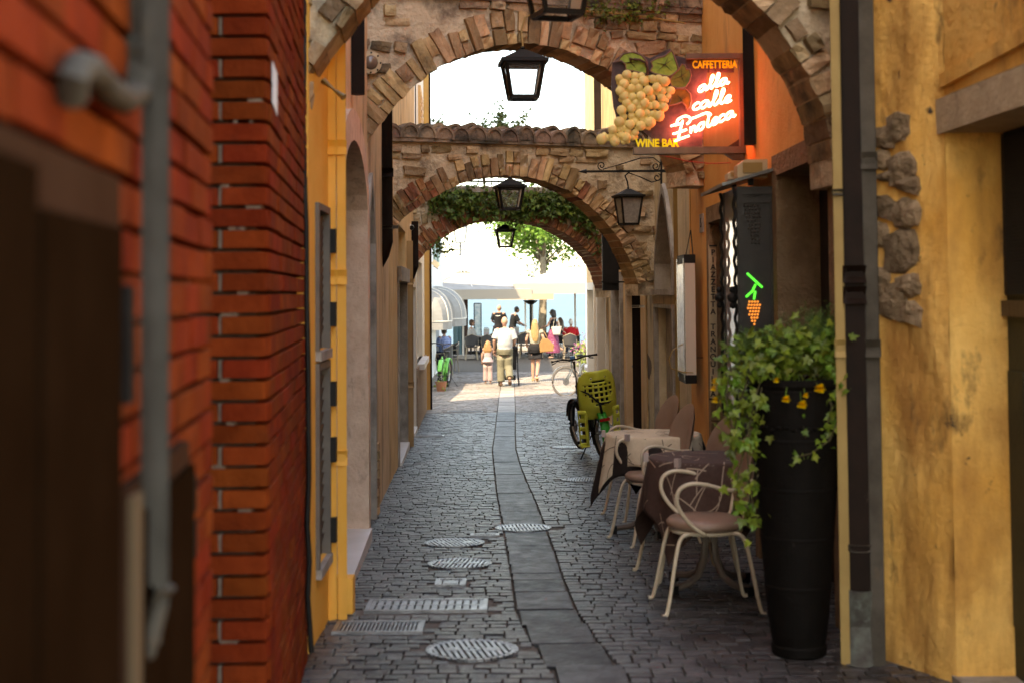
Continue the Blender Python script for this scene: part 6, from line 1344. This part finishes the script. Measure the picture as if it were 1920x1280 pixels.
mb = MB(); mb.tube([(0, 0, 0), (0, 0, zt - gz(D))], .045, 10); mb.build('pole', M_black, t, world=False); mb = MB(); mb.lathe([(.10, zt - gz(D) - .14), (.26, zt - gz(D) - .02), (.30, zt - gz(D)), (.02, zt - gz(D) + .04)], n=14); mb.build('head', M_black, t, world=False); mb = MB(); mb.lathe([(.25, 0), (.25, .05), (.06, .09)], n=14); mb.build('base', M_black, t, world=False)
# street lamps
D = 39.5; hk = P(863, 424, D); M_pgrey = mat('pale_grey_metal', (.42, .42, .40), rough=.5); s = .40
t = thing('street_lamp', P(833, 457, D), 'pale wall lantern on a curled bracket before the white sky', 'street lamp'); a, b = .19, .12; zt, zb = hk.z - .03, P(863, 455, D).z
mb = MB(); cc = [(-1, -1), (1, -1), (1, 1), (-1, 1)]
for i in range(4):
    p, q = cc[i], cc[(i + 1) % 4]; mb.bar((hk.x + p[0] * a, D + p[1] * a, zt), (hk.x + p[0] * b, D + p[1] * b, zb), .025); mb.bar((hk.x + p[0] * b, D + p[1] * b, zb), (hk.x + q[0] * b, D + q[1] * b, zb), .03); mb.bar((hk.x + p[0] * a, D + p[1] * a, zt), (hk.x + q[0] * a, D + q[1] * a, zt), .035)
mb.build('frame', M_pgrey, t)
mb = MB(); mb.add([V((hk.x + x * a * 1.15, D + y * a * 1.15, zt + .02)) for x, y in cc] + [V((hk.x, D, zt + .2))], [(0, 1, 4), (1, 2, 4), (2, 3, 4), (3, 0, 4), (3, 2, 1, 0)]); mb.build('roof', M_pgrey, t)
for i in range(4): p, q = cc[i], cc[(i + 1) % 4]; mb = MB(); mb.quad((hk.x + p[0] * b, D + p[1] * b, zb), (hk.x + q[0] * b, D + q[1] * b, zb), (hk.x + q[0] * a, D + q[1] * a, zt), (hk.x + p[0] * a, D + p[1] * a, zt)); mb.build('pane', M_lglass, t)
mb = MB(); mb.tube([(hk.x, D, zb), (hk.x, D, zb - .3)], .025, 8); mb.ball((hk.x, D, zb - .1), .045, 8, 6); mb.ball((hk.x, D, zb - .33), .045, 8, 6); mb.tube([P(x, y, D) for x, y in ((833, 457), (840, 463), (850, 468), (863, 469), (872, 468), (877, 464), (874, 460), (870, 462))], .018, 8); mb.tube([P(833, 457, D), V((-2.3, D, P(833, 452, D).z))], .018, 8); mb.build('bracket', M_pgrey, t)
D = 47; t = thing('street_lamp', P(997, 660, D), 'grey lamp with an inverted triangle head above the parasols', 'street lamp'); A, B, C_ = P(986, 496, D), P(1008, 496, D), P(997, 520, D)
D2 = 58.0; A, B, C_ = P(986, 496, D2), P(1008, 496, D2), P(997, 521, D2); mb = MB(); mb.bar(A, B, .05); mb.bar(A, C_, .07); mb.bar(B, C_, .07); mb.build('head', M_pgrey, t); mb = MB(); mb.tube([C_, V((C_.x, C_.y, gz(58)))], .05, 8); mb.build('pole', M_pgrey, t)
t.location = V((C_.x, C_.y, gz(58)))
for ch in t.children: ch.location = P(997, 660, D) - V((C_.x, C_.y, gz(58)))
D = 37.5; c = P(817, 495, D); t = thing('flood_lamp', c, 'beige boxy flood lamp on the wall above the awnings', 'flood lamp'); mb = MB(); Rm = Matrix.Rotation(radians(35), 3, 'Y'); mb.box(c, (.2, .2, .14), m=Rm); mb.build('housing', mat('cream_metal', (.5, .42, .3)), t); mb = MB(); mb.box(c + Rm @ V((.06, 0, -.08)), (.14, .16, .02), m=Rm); mb.build('lens', mat('lamp_lens', (.4, .4, .4)), t); mb = MB(); mb.bar(c, V((-2.36, D, c.z + .05)), .05); mb.build('arm', M_greypipe, t)
# ------------------------------------------------------------------ tree, shrubs
rt = random.Random(21); D = 58.5; tb = P(1016, 690, D); tb = V((tb.x, D, gz(D))); tr_ = thing('plane_tree', tb, 'broadleaf tree with bright green crown by the lake', 'tree')
M_bark = mat('bark', (.20, .16, .11), (.30, .25, .18), 9, .9, .8, 30); cz = P(1016, 440, D).z
tk = MB(); top = V((tb.x + .1, D, cz - .3)); tk.tube([tb, tb.lerp(top, .5) + V((.03, 0, 0)), top], [.19, .15, .11], 10); tk.build('trunk', M_bark, tr_, True)
its = []; lm = MB()
for k in range(15):
    a = 2 * pi * k / 15 + rt.uniform(-.3, .3); e = V((tb.x + cos(a) * rt.uniform(1.2, 2.3), D + sin(a) * rt.uniform(1.2, 2.3), cz + rt.uniform(-.9, 1.3))); s0 = tb.lerp(top, rt.uniform(.72, 1)); mid = s0.lerp(e, .5) + V((0, 0, .25)); lm.tube([s0, mid, e], [.055, .035, .012], 6)
    for j in range(7):
        c = mid.lerp(e, rt.uniform(.1, 1.2)) + V((rt.gauss(0, .28), rt.gauss(0, .28), rt.gauss(0, .28))); its += leaf_mats(c, (.26, .26, .2), 42, .15, rt, .6, V((0, -.3, .4)))
for k in range(16): c = V((tb.x + rt.uniform(-1.9, 1.7), D + rt.uniform(-1.3, 1.3), cz + rt.uniform(-.2, 2.2))); its += leaf_mats(c, (.3, .3, .25), 46, .15, rt, .6, V((0, -.3, .4)))
lm.build('limbs', M_bark, tr_, True)
M_tleaf = mat('plane_leaf', (.10, .20, .025), (.16, .28, .04), 3, .5, rnd=.35, hue=.015, trans=.5); pieces(tr_, 'leaf', its, [ivy_leaf(M_tleaf, i) for i in range(4)], 0, 'crown')
for (px, D, h, n, lab) in ((1088, 37.0, 1.25, 420, 'yellow green shrub with pink flowers at the right edge of the square'), (842, 35.6, .35, 70, 'small potted plant behind the green fat tyre bicycle')):
    q = P(px, 700, D); b = V((q.x + (.18 if px > 1000 else -.2), D, gz(D))); t = thing('flowering_shrub', b, lab, 'shrub'); its = []; st = MB(); pet = MB()
    for k in range(12):
        tip = b + V((rt.gauss(0, .18 * h), rt.gauss(0, .2 * h), h * rt.uniform(.4, 1.2))); st.tube([b, b.lerp(tip, .5), tip], [.012, .009, .004], 5)
        for j in range(n // 12): its += leaf_mats(b.lerp(tip, rt.uniform(.3, 1)), (.06, .06, .06), 1, .06, rt, .2)
        for j in range(14 if px > 1000 else 0):
            c = tip + V((rt.gauss(0, .06), rt.gauss(0, .06), rt.gauss(0, .05))); d = V((rt.uniform(-1, 1), -1, rt.uniform(-1, 1))) * .03; x, y = frame_to(d); pet.add([c, c + x * .025 + d * .3, c + d, c - x * .025 + d * .3], [(0, 1, 2), (0, 2, 3)])
    pieces(t, 'leaf', its, [ivy_leaf(mat('shrub_leaf', (.17, .23, .05), (.24, .28, .07), 9, .5, rnd=.4, trans=.4), i) for i in range(3)], 0, 'foliage'); st.build('stems', MATS['ivy_stem'], t)
    if pet.f: tag(pet.build('flowers', mat('pink_petal', (.50, .10, .28), (.62, .22, .40), 20, .6, trans=.3), t), kind='stuff')
    else: mb = MB(); mb.lathe([(.10, -.02), (.14, .22), (.15, .24), (.13, .24)], b, 16); mb.build('pot', mat('terracotta', (.36, .15, .08), rough=.8), t)
# ------------------------------------------------------------------ lake
wm = mat('lake_water', (.035, .078, .105), (.06, .11, .14), 1.2, stains=(((.028, .065, .09), .35, .5, .62, 1),)); nt = wm.node_tree; b = nt.nodes['Principled BSDF']; b.inputs['Roughness'].default_value = .4; b.inputs['Specular IOR Level'].default_value = .04
g = nt.nodes.new('ShaderNodeNewGeometry'); mp = nt.nodes.new('ShaderNodeMapping'); mp.inputs['Scale'].default_value = (.35, 1.0, 1); [setattr(n.inputs['Scale'], 'default_value', (.12, .5, 1)) for n in nt.nodes if n.type == 'MAPPING']; nz = nt.nodes.new('ShaderNodeTexNoise'); nz.inputs['Scale'].default_value = 1.1; nz.inputs['Detail'].default_value = 6; bp_ = nt.nodes.new('ShaderNodeBump'); bp_.inputs['Strength'].default_value = .3; bp_.inputs['Distance'].default_value = .5
for a, c in ((g.outputs['Position'], mp.inputs[0]), (mp.outputs[0], nz.inputs['Vector']), (nz.outputs[0], bp_.inputs['Height']), (bp_.outputs[0], b.inputs['Normal'])): nt.links.new(a, c)
mb = MB(); mb.quad((-4000, 60.4, -1.9), (4000, 60.4, -1.9), (4000, 9000, -1.9), (-4000, 9000, -1.9)); tag(mb.build('lake', wm), kind='structure')
mb = MB(); mb.quad((-60, 60.5, -2.2), (60, 60.5, -2.2), (60, 60.5, gz(60) - .02), (-60, 60.5, gz(60) - .02)); mb.box((0, 60.3, gz(60) + .05), (120, .4, .14)); tag(mb.build('quay_kerb', M_greystone), kind='structure')
# ------------------------------------------------------------------ people
def remeshed(mb, vox, it=3):
    me = mb.mesh('tmp', M_black); o = bpy.data.objects.new('tmp', me); COL.objects.link(o)
    m = o.modifiers.new('r', 'REMESH'); m.mode = 'VOXEL'; m.voxel_size = vox; s = o.modifiers.new('s', 'SMOOTH'); s.iterations = it; s.factor = .5
    bpy.context.view_layer.update(); dg = bpy.context.evaluated_depsgraph_get(); r = bpy.data.meshes.new_from_object(o.evaluated_get(dg)); bpy.data.objects.remove(o)
    out = MB(); out.v = [v.co.copy() for v in r.vertices]; out.f = [list(p.vertices) for p in r.polygons]; out.r = [0] * len(out.f); out.mi = [0] * len(out.f); bpy.data.meshes.remove(r); return out
def ring_loft(mb, rings, n=20):
    vs = []
    for (x, y, z, rx, ry) in rings: vs += [V((x + cos(2 * pi * k / n) * rx, y + sin(2 * pi * k / n) * ry, z)) for k in range(n)]
    fs = [(i * n + k, i * n + (k + 1) % n, (i + 1) * n + (k + 1) % n, (i + 1) * n + k) for i in range(len(rings) - 1) for k in range(n)] + [tuple(range(n))[::-1], tuple(range((len(rings) - 1) * n, len(rings) * n))]
    mb.add(vs, fs)
SKIN = mat('skin', (.34, .185, .125), (.39, .215, .15), 20, .55, spec=.3)
def person(loc, rz, H, label, pose=None, girth=1.0, garments=(), hair=None, skin=SKIN, glasses=False, seated=False, child=False, hipw=1.0, group=None):
    k = H / 1.75; t = thing('person', loc, label, 'person', group, rz); t.scale = (k, k, k)
    J = dict(sh_l=(-.175, -.01, 1.41), el_l=(-.235, -.03, 1.14), wr_l=(-.245, .05, .89), sh_r=(.175, -.01, 1.41), el_r=(.235, -.03, 1.14), wr_r=(.245, .05, .89), hip_l=(-.09, 0, .90), kn_l=(-.10, .03, .49), an_l=(-.10, -.02, .085), hip_r=(.09, 0, .90), kn_r=(.10, .03, .49), an_r=(.10, -.02, .085), toe_l=None, toe_r=None, head=(0, .02, 1.63), lean=0.0)
    if seated: J.update(kn_l=(-.12, .42, .93 - .02), kn_r=(.12, .42, .91), an_l=(-.12, .40, .50), an_r=(.12, .40, .50), el_l=(-.25, .08, 1.15), wr_l=(-.16, .32, 1.12), el_r=(.25, .08, 1.15), wr_r=(.16, .32, 1.12))
    J.update(pose or {}); j = {a: (V(b) if isinstance(b, tuple) else b) for a, b in J.items()}; ln = j['lean']
    hs = 1.22 if child else 1.0; g = girth
    sw = lambda z: ln * max(0, z - .95)
    TR = [(.82, .13 * hipw, .10), (.90, .165 * hipw, .118), (.98, .155 * hipw, .115), (1.06, .138 * (1 + (g - 1) * 1.4), .105 * (1 + (g - 1) * 2)), (1.18, .15 * g, .112 * (1 + (g - 1) * 1.8)), (1.30, .172 * g, .112 * g), (1.38, .175 * g, .095), (1.43, .12, .075), (1.47, .058, .058)]
    def torso(mb, z0, z1, e): 
        zs = [z0] + [z for z, _, _ in TR if z0 + .01 < z < z1 - .01] + [z1]
        def at(z):
            for a, b in zip(TR, TR[1:]):
                if a[0] <= z <= b[0]: f = (z - a[0]) / (b[0] - a[0]); return a[1] + (b[1] - a[1]) * f, a[2] + (b[2] - a[2]) * f
            return TR[0][1:] if z < TR[0][0] else TR[-1][1:]
        ring_loft(mb, [(0, sw(z), z, at(z)[0] + e, at(z)[1] + e) for z in zs])
    def limb(mb, pts, rs): mb.tube([p for p in pts], rs, 12)
    up = lambda p: p + V((0, sw(p.z), 0))
    b = MB(); torso(b, .82, 1.47, 0); hc = up(j['head'])
    limb(b, [up(V((0, -.01, 1.42))), hc + V((0, -.02, -.05))], [.056, .05]); b.ball(hc, (.074 * hs, .093 * hs, .115 * hs), 18, 12); b.ball(hc + V((0, .035, -.055 * hs)), (.052 * hs, .055 * hs, .06 * hs), 12, 8)
    b.tube([hc + V((0, .085 * hs, .005)), hc + V((0, .112 * hs, -.028))], [.011, .016], 8)
    for s in (1, -1): b.ball(hc + V((s * .076 * hs, -.005, -.005)), (.012, .024, .034), 8, 6)
    for s in 'lr':
        sh, el, wr = up(j['sh_' + s]), up(j['el_' + s]), up(j['wr_' + s]); limb(b, [sh, sh.lerp(el, .5), el, el.lerp(wr, .35), wr], [.054 * g, .048 * g, .040, .040, .027]); b.ball(sh, .058 * g, 10, 8)
        hp, kn, an = j['hip_' + s], j['kn_' + s], j['an_' + s]; limb(b, [hp, hp.lerp(kn, .4), kn, kn.lerp(an, .35), an], [.088, .080, .056, .058, .038])
        toe = j['toe_' + s] if j['toe_' + s] is not None else an + V((0, .16, -.06)); b.tube([an + V((0, -.04, -.045)), an.lerp(toe, .5) + V((0, 0, -.012)), toe], [.036, .042, .026], 10)
    body = remeshed(b, .0145)
    for s in 'lr':                       # hands: palm, four fingers and a thumb
        el, wr = up(j['el_' + s]), up(j['wr_' + s]); d = (wr - el).normalized(); x, y = frame_to(d, V((0, 1, 0))); sg_ = 1 if s == 'l' else -1
        body.tube([wr - d * .01, wr + d * .04, wr + d * .085], [.024, .034, .030], 10, flat=.5)
        for i in range(4):
            o = x * (-.026 + .0175 * i); l = (.062, .075, .078, .066)[i]; q = wr + d * .08 + o; body.tube([q, q + d * l * .55 + y * .006, q + d * l * .85 + y * .028], [.0088, .008, .0065], 6)
        q = wr + d * .03 + x * .03 * sg_; body.tube([q, q + x * .022 * sg_ + d * .025, q + x * .026 * sg_ + d * .055 + y * .01], [.0105, .0095, .0075], 6)
    body.build('body', skin, t, True, False)
    fc = MB()
    for s in (1, -1): fc.ball(hc + V((s * .03 * hs, .083 * hs, .012)), (.012, .008, .008), 8, 6)
    fc.ball(hc + V((0, .088 * hs, -.062 * hs)), (.022, .006, .006), 8, 5); fc.build('eyes_and_mouth', mat('face_dark', (.10, .04, .035), rough=.5), t, True, False)
    if glasses:
        gb = MB()
        for s in (1, -1): gb.ball(hc + V((s * .032, .098, .012)), (.028, .006, .02), 10, 6); gb.bar(hc + V((s * .06, .09, .016)), hc + V((s * .078, .0, .014)), .008)
        gb.bar(hc + V((-.02, .1, .016)), hc + V((.02, .1, .016)), .008); gb.build('sunglasses', M_black, t, True, False)
    for nm, m, spec in garments:
        c = MB()
        if spec[0][0] == 'shoe':
            for q in 'lr':
                an = j['an_' + q]; toe = j['toe_' + q] if j['toe_' + q] is not None else an + V((0, .16, -.06)); c = MB(); c.tube([an + V((0, -.05, -.04)), an.lerp(toe, .5) + V((0, 0, -.014)), toe], [.048, .051, .036], 10); remeshed(c, .0135, 2).build(nm.rstrip('s'), m, t, True, False)
            continue
        for s in spec:
            if s[0] == 'torso': torso(c, s[1], s[2], s[3])
            elif s[0] == 'sleeve':
                for q in (s[3] if len(s) > 3 else 'lr'):
                    sh, el, wr = up(j['sh_' + q]), up(j['el_' + q]), up(j['wr_' + q]); f = s[1]; e = s[2]; pts = [sh + (sh - up(V((0, 0, 1.35)))) * -.25, sh, sh.lerp(el, min(f * 2, 1))]; rs = [.06 * g + e, .066 * g + e, .056 * g + e * 1.8]
                    if f > .5: pts.append(el.lerp(wr, f * 2 - 1)); rs.append(.036 + e)
                    limb(c, pts, rs)
            elif s[0] == 'legs':
                for q in 'lr':
                    hp, kn, an = j['hip_' + q], j['kn_' + q], j['an_' + q]; f, e, fl = s[1], s[2], s[3]; pts = [hp + V((0, 0, .05)), hp.lerp(kn, .5)]; rs = [.10 * hipw + e, .092 + e]
                    if f <= .5: pts.append(hp.lerp(kn, f * 2)); rs.append(.075 + e + fl)
                    else: pts += [kn, kn.lerp(an, (f * 2 - 1) * .5), kn.lerp(an, f * 2 - 1)]; rs += [.070 + e + fl * .4, .066 + e + fl * .7, .056 + e + fl]
                    limb(c, pts, rs)
            elif s[0] == 'skirt': ring_loft(c, [(0, 0, z, rx, ry) for z, rx, ry in s[1]])
            elif s[0] == 'shoe':
                for q in 'lr':
                    an = j['an_' + q]; toe = j['toe_' + q] if j['toe_' + q] is not None else an + V((0, .16, -.06)); c.tube([an + V((0, -.05, -.04)), an.lerp(toe, .5) + V((0, 0, -.014)), toe], [.044, .047, .032], 10)
        remeshed(c, .0135, 2).build(nm, m, t, True, False)
    if hair:
        c = MB(); col, style = hair
        c.ball(hc + V((0, -.014, .022)), (.084 * hs, .098 * hs, .108 * hs), 16, 10) if style != 'cropped' else c.ball(hc + V((0, -.012, .018)), (.078 * hs, .094 * hs, .104 * hs), 16, 10)
        if style == 'long': ring_loft(c, [(0, -.035 + sw(1.5), hc.z + .03, .085 * hs, .08), (0, -.06, hc.z - .1, .105 * hs, .072), (0, -.085, hc.z - .25, .12 * hs, .05), (.01, -.10, hc.z - .40, .10 * hs, .04), (.02, -.105, hc.z - .52, .05, .02)])
        if style == 'curly':
            r = random.Random(3); ring_loft(c, [(0, -.03, hc.z + .02, .10 * hs, .09), (0, -.05, hc.z - .12, .14 * hs, .09), (0, -.075, hc.z - .26, .15 * hs, .075), (0, -.085, hc.z - .36, .10 * hs, .04)])
            for i in range(40): c.ball(hc + V((r.uniform(-.13, .13), -.075 - r.random() * .05, r.uniform(-.36, .06))), .028, 8, 6)
        if style == 'bob':
            r = random.Random(5); ring_loft(c, [(0, -.02, hc.z + .02, .10, .10), (0, -.035, hc.z - .08, .115, .10), (0, -.05, hc.z - .17, .10, .075)])
            for i in range(24): a = r.uniform(pi, 2 * pi); c.ball(hc + V((cos(a) * .09, sin(a) * .09 - .02, r.uniform(-.16, .06))), .03, 8, 6)
        if style == 'short': c.ball(hc + V((0, -.04, -.02)), (.08 * hs, .07, .08), 12, 8)
        hm = remeshed(c, .0125, 2)
        if style in ('short', 'cropped', 'cap'):           # keep the face clear
            lim = hc.y + .055; hm.v = [v if v.y < lim or v.z > hc.z + .075 else V((v.x * .9, lim - .01, v.z)) for v in hm.v]
        hm.build('hair', col, t, True, False)
    return t
def hairm(n, a, b): return mat(n, a, b, 60, .5, .5, 150, .4, zs=.12)
H_bl = hairm('blonde_hair', (.24, .14, .05), (.34, .215, .09)); H_st = hairm('strawberry_curls', (.23, .115, .04), (.30, .16, .065)); H_dk = hairm('dark_hair', (.012, .010, .010), (.03, .024, .022)); H_sd = hairm('sandy_crop', (.36, .22, .13), (.44, .28, .18)); H_gr = hairm('grey_hair', (.50, .49, .47), (.60, .59, .57)); H_br = hairm('brown_hair', (.05, .028, .018), (.08, .045, .028))
C = lambda n, a, b=None, **k: mat(n, a, b or tuple(x * .86 for x in a), 12, .85, .25, 70, .2, **k)
q = G(947, 724); K = 1.0
man = person(V((q.x, q.y, gz(q.y))), radians(2), 1.80, 'man in a white shirt and loose khaki trousers pushing the stroller', dict(el_l=(-.27, -.06, 1.15), wr_l=(-.26, .06, .93), el_r=(.26, -.02, 1.14), wr_r=(.20, .22, 1.0), kn_l=(-.10, .05, .49), an_l=(-.10, .0, .085), kn_r=(.10, .02, .50), an_r=(.11, -.30, .20), toe_r=(.12, -.27, .05)), 1.16,
    (('trousers', C('khaki_linen', (.155, .14, .092)), (('torso', .80, 1.02, .034), ('legs', .95, .022, .018))), ('shirt', C('white_linen', (.38, .375, .36)), (('torso', .93, 1.465, .036), ('sleeve', .42, .016))), ('shoes', C('dark_leather', (.10, .055, .035)), (('shoe',),))), (H_sd, 'cropped'))
# stroller
sq = V((q.x + .10, q.y + .62, gz(q.y + .6))); st = thing('stroller', sq, 'black folding stroller pushed by the man in the white shirt', 'stroller')
for s in (-1, 1):
    mb = MB(); mb.tube([(.23 * s, -.42, 1.0), (.23 * s, -.25, .75), (.24 * s, .30, .12)], .014, 8); mb.build('side_tube', M_black, st, True, False); mb = MB(); mb.tube([(.235 * s, -.12, .58), (.25 * s, -.34, .10)], .013, 8); mb.build('rear_strut', M_black, st, True, False)
    for y in (-.36, .32): 
        g = bpy.data.objects.new('wheel', None); COL.objects.link(g); g.parent = st; g.location = (.26 * s, y, .085)
        mb = MB(); mb.tube(circ(V((0, 0, 0)), .068, V((1, 0, 0)), 18), .016, 8, closed=True); mb.build('tyre', M_tyre, g, True, False); mb = MB(); mb.tube([(-.02, 0, 0), (.02, 0, 0)], .045, 12); mb.build('hub', M_greypipe, g, world=False)
mb = MB(); mb.tube([(-.23, -.42, 1.0), (0, -.44, 1.01), (.23, -.42, 1.0)], .018, 8); mb.build('handle', M_black, st, True, False)
mb = MB(); mb.prism([(-.2, -.10, .42), (.2, -.10, .42), (.2, .22, .38), (-.2, .22, .38)], (0, 0, .05)); mb.prism([(-.2, -.12, .45), (.2, -.12, .45), (.2, -.27, .95), (-.2, -.27, .95)], (0, .03, .01)); mb.build('seat', mat('stroller_fabric', (.02, .02, .022), rough=.9), st, world=False)
mb = MB(); vs = [V((x, -.26 + cos(a) * .0 + .32 * sin(a), .80 + .22 * cos(a * 1.0))) for a in [i * pi / 2 / 6 for i in range(7)] for x in (-.22, .22)]; mb.add(vs, [(2 * i, 2 * i + 1, 2 * i + 3, 2 * i + 2) for i in range(6)]); mb.build('hood', MATS['stroller_fabric'], st, world=False)
mb = MB(); mb.box((0, -.1, .2), (.36, .34, .12)); mb.build('basket', MATS['stroller_fabric'], st, world=False)
q = G(915, 718); person(V((q.x, q.y, gz(q.y))), radians(-4), 1.13, 'little girl with curly fair hair in a pale pink top and trousers', dict(el_r=(.27, .05, 1.18), wr_r=(.36, .14, 1.10), head=(0, .02, 1.62)), 1.0,
    (('trousers', C('pale_pink_cotton', (.33, .24, .22)), (('torso', .80, .98, .026), ('legs', .97, .02, .03))), ('top', C('pink_white_cotton', (.37, .28, .28)), (('torso', .95, 1.44, .018), ('skirt', ((1.06, .165, .14), (.98, .205, .17), (.88, .25, .20)))))), (H_st, 'curly'), child=True)
q = G(1004, 714); bw = V((q.x, q.y, gz(q.y))); person(bw, radians(-6), 1.68, 'blonde woman in black shorts carrying a tan shoulder bag', dict(el_l=(-.25, -.02, 1.16), wr_l=(-.25, .15, 1.02), el_r=(.26, -.05, 1.16), wr_r=(.20, .14, 1.02), kn_r=(.08, .0, .49), an_r=(.06, -.24, .16), toe_r=(.07, -.20, .01), kn_l=(-.07, .04, .49), an_l=(-.07, .02, .085)), .92,
    (('shorts', C('black_cotton', (.014, .013, .014)), (('torso', .80, 1.05, .034), ('legs', .32, .028, .035))), ('top', C('sage_cotton', (.27, .27, .21)), (('torso', 1.06, 1.44, .018), ('sleeve', .12, .01))), ('sandals', C('tan_leather', (.42, .24, .13)), (('shoe',),))), (H_bl, 'long'), hipw=1.05)
bc = bw + V((.30, -.10, .98)); t = thing('shoulder_bag', bc, 'slouchy tan shoulder bag hanging on the blonde woman', 'bag'); c = MB(); vs = [(-.17, 0, -.20), (.19, 0, -.17), (.22, 0, .0), (.06, 0, .16), (-.10, 0, .20), (-.19, 0, .02)]
c.prism([V(v) + V((0, -.06, 0)) for v in vs], (0, .12, 0)); remeshed(c, .014, 5).build('body', mat('tan_bag', (.22, .115, .04), (.26, .14, .05), 14, .7, .3, 40), t, True, False)
mb = MB(); mb.tube([(-.08, 0, .17), (-.12, .06, .36), (-.11, .10, .43), (-.02, .05, .30), (.05, 0, .15)], .012, 6); mb.build('strap', MATS['tan_bag'], t, True, False)
D = 50.0; q = P(1037, 655, D); pw = V((q.x, D, gz(D))); person(pw, radians(62), 1.70, 'dark haired woman in a magenta patterned skirt with a cream bag', dict(el_r=(.24, -.10, 1.14), wr_r=(.27, -.28, .98), el_l=(-.22, .10, 1.16), wr_l=(-.12, .30, 1.12), kn_r=(.10, .0, .49), an_r=(.12, -.34, .30), toe_r=(.13, -.38, .12)), .95,
    (('skirt', mat('magenta_print', (.16, .016, .06), (.25, .075, .14), 16, .8, stains=(((.50, .34, .38), 18, .62, .66, 1),)), (('skirt', ((1.04, .15, .12), (.90, .20, .17), (.6, .22, .22), (.30, .25, .27), (.20, .24, .28))),)), ('top', C('black_top', (.014, .013, .015)), (('torso', 1.02, 1.40, .014),))), (H_dk, 'bob'), glasses=True, hipw=1.05)
bc = pw + V((.10, -.30, .98)); t = thing('tote_bag', bc, 'cream tote bag on the shoulder of the woman in the magenta skirt', 'bag'); c = MB(); c.prism([(-.17, -.05, .12), (.20, -.05, .14), (.14, -.05, -.16), (-.10, -.05, -.16)], (0, .10, 0)); remeshed(c, .014, 4).build('body', mat('cream_bag', (.42, .38, .31), rough=.7), t, True, False); mb = MB(); mb.tube([(-.1, 0, .1), (-.05, .1, .40), (.0, .15, .44), (.08, .08, .38), (.13, 0, .1)], .010, 6); mb.build('strap', MATS['cream_bag'], t, True, False)
BK = C('black_tee', (.012, .012, .013))
for px, D, Hh, rz, lab, hr, ps in ((936, 54.2, 1.84, -12, 'bald waiter in a black shirt standing behind the tables', (H_sd, 'cropped'), dict(el_l=(-.26, .03, 1.15), wr_l=(-.16, .26, 1.05), el_r=(.26, .03, 1.15), wr_r=(.16, .26, 1.05), head=(.0, .06, 1.61))), (961, 54.0, 1.76, -70, 'dark haired waitress in black leaning over the table', (H_dk, 'short'), dict(el_l=(-.24, .15, 1.16), wr_l=(-.18, .38, 1.05), el_r=(.24, .15, 1.16), wr_r=(.18, .38, 1.05), head=(0, .07, 1.62), lean=.18))):
    q = P(px, 660, D); w_ = person(V((q.x, D, gz(D))), radians(rz), Hh, lab, ps, 1.0, (('trousers', C('black_trousers', (.014, .013, .014)), (('torso', .80, 1.0, .03), ('legs', .95, .018, .005))), ('shirt', BK, (('torso', .93, 1.45, .022), ('sleeve', .42, .012)))), hr)
    if px < 950:
        mb = MB()
        for i in range(6): mb.box((-.075 + i * .028, -.142, 1.335), (.02, .004, .022))
        mb.build('shirt_print', M_whitepl, w_, world=False)
for px, D, rz, lab, hr, gm_, gl in ((884, 51.0, -75, 'seated man in sunglasses and white shirt left of the menu stand', (H_br, 'short'), C('white_shirt', (.40, .40, .39)), True), (1071, 51.0, 8, 'grey haired person in a red vest seated at right', (H_gr, 'short'), C('red_vest', (.42, .012, .018)), False), (1051, 53.2, 60, 'long haired person in dark clothes seated behind the woman in the magenta skirt', (H_br, 'long'), C('charcoal_top', (.03, .03, .035)), False), (833, 43.6, 40, 'person in a blue checked shirt seated under the farther awning', (H_br, 'short'), mat('blue_check', (.06, .10, .28), (.35, .40, .55), 30, .8), False)):
    q = P(px, 640, D); person(V((q.x, D, gz(D) - .40)), radians(rz), 1.74, lab, {}, 1.04, (('trousers', C('dark_denim', (.03, .035, .06)), (('torso', .80, 1.0, .03), ('legs', .93, .02, .01))), ('shirt', gm_, (('torso', .93, 1.45, .024), ('sleeve', .45, .012)))), hr, glasses=gl, seated=True)
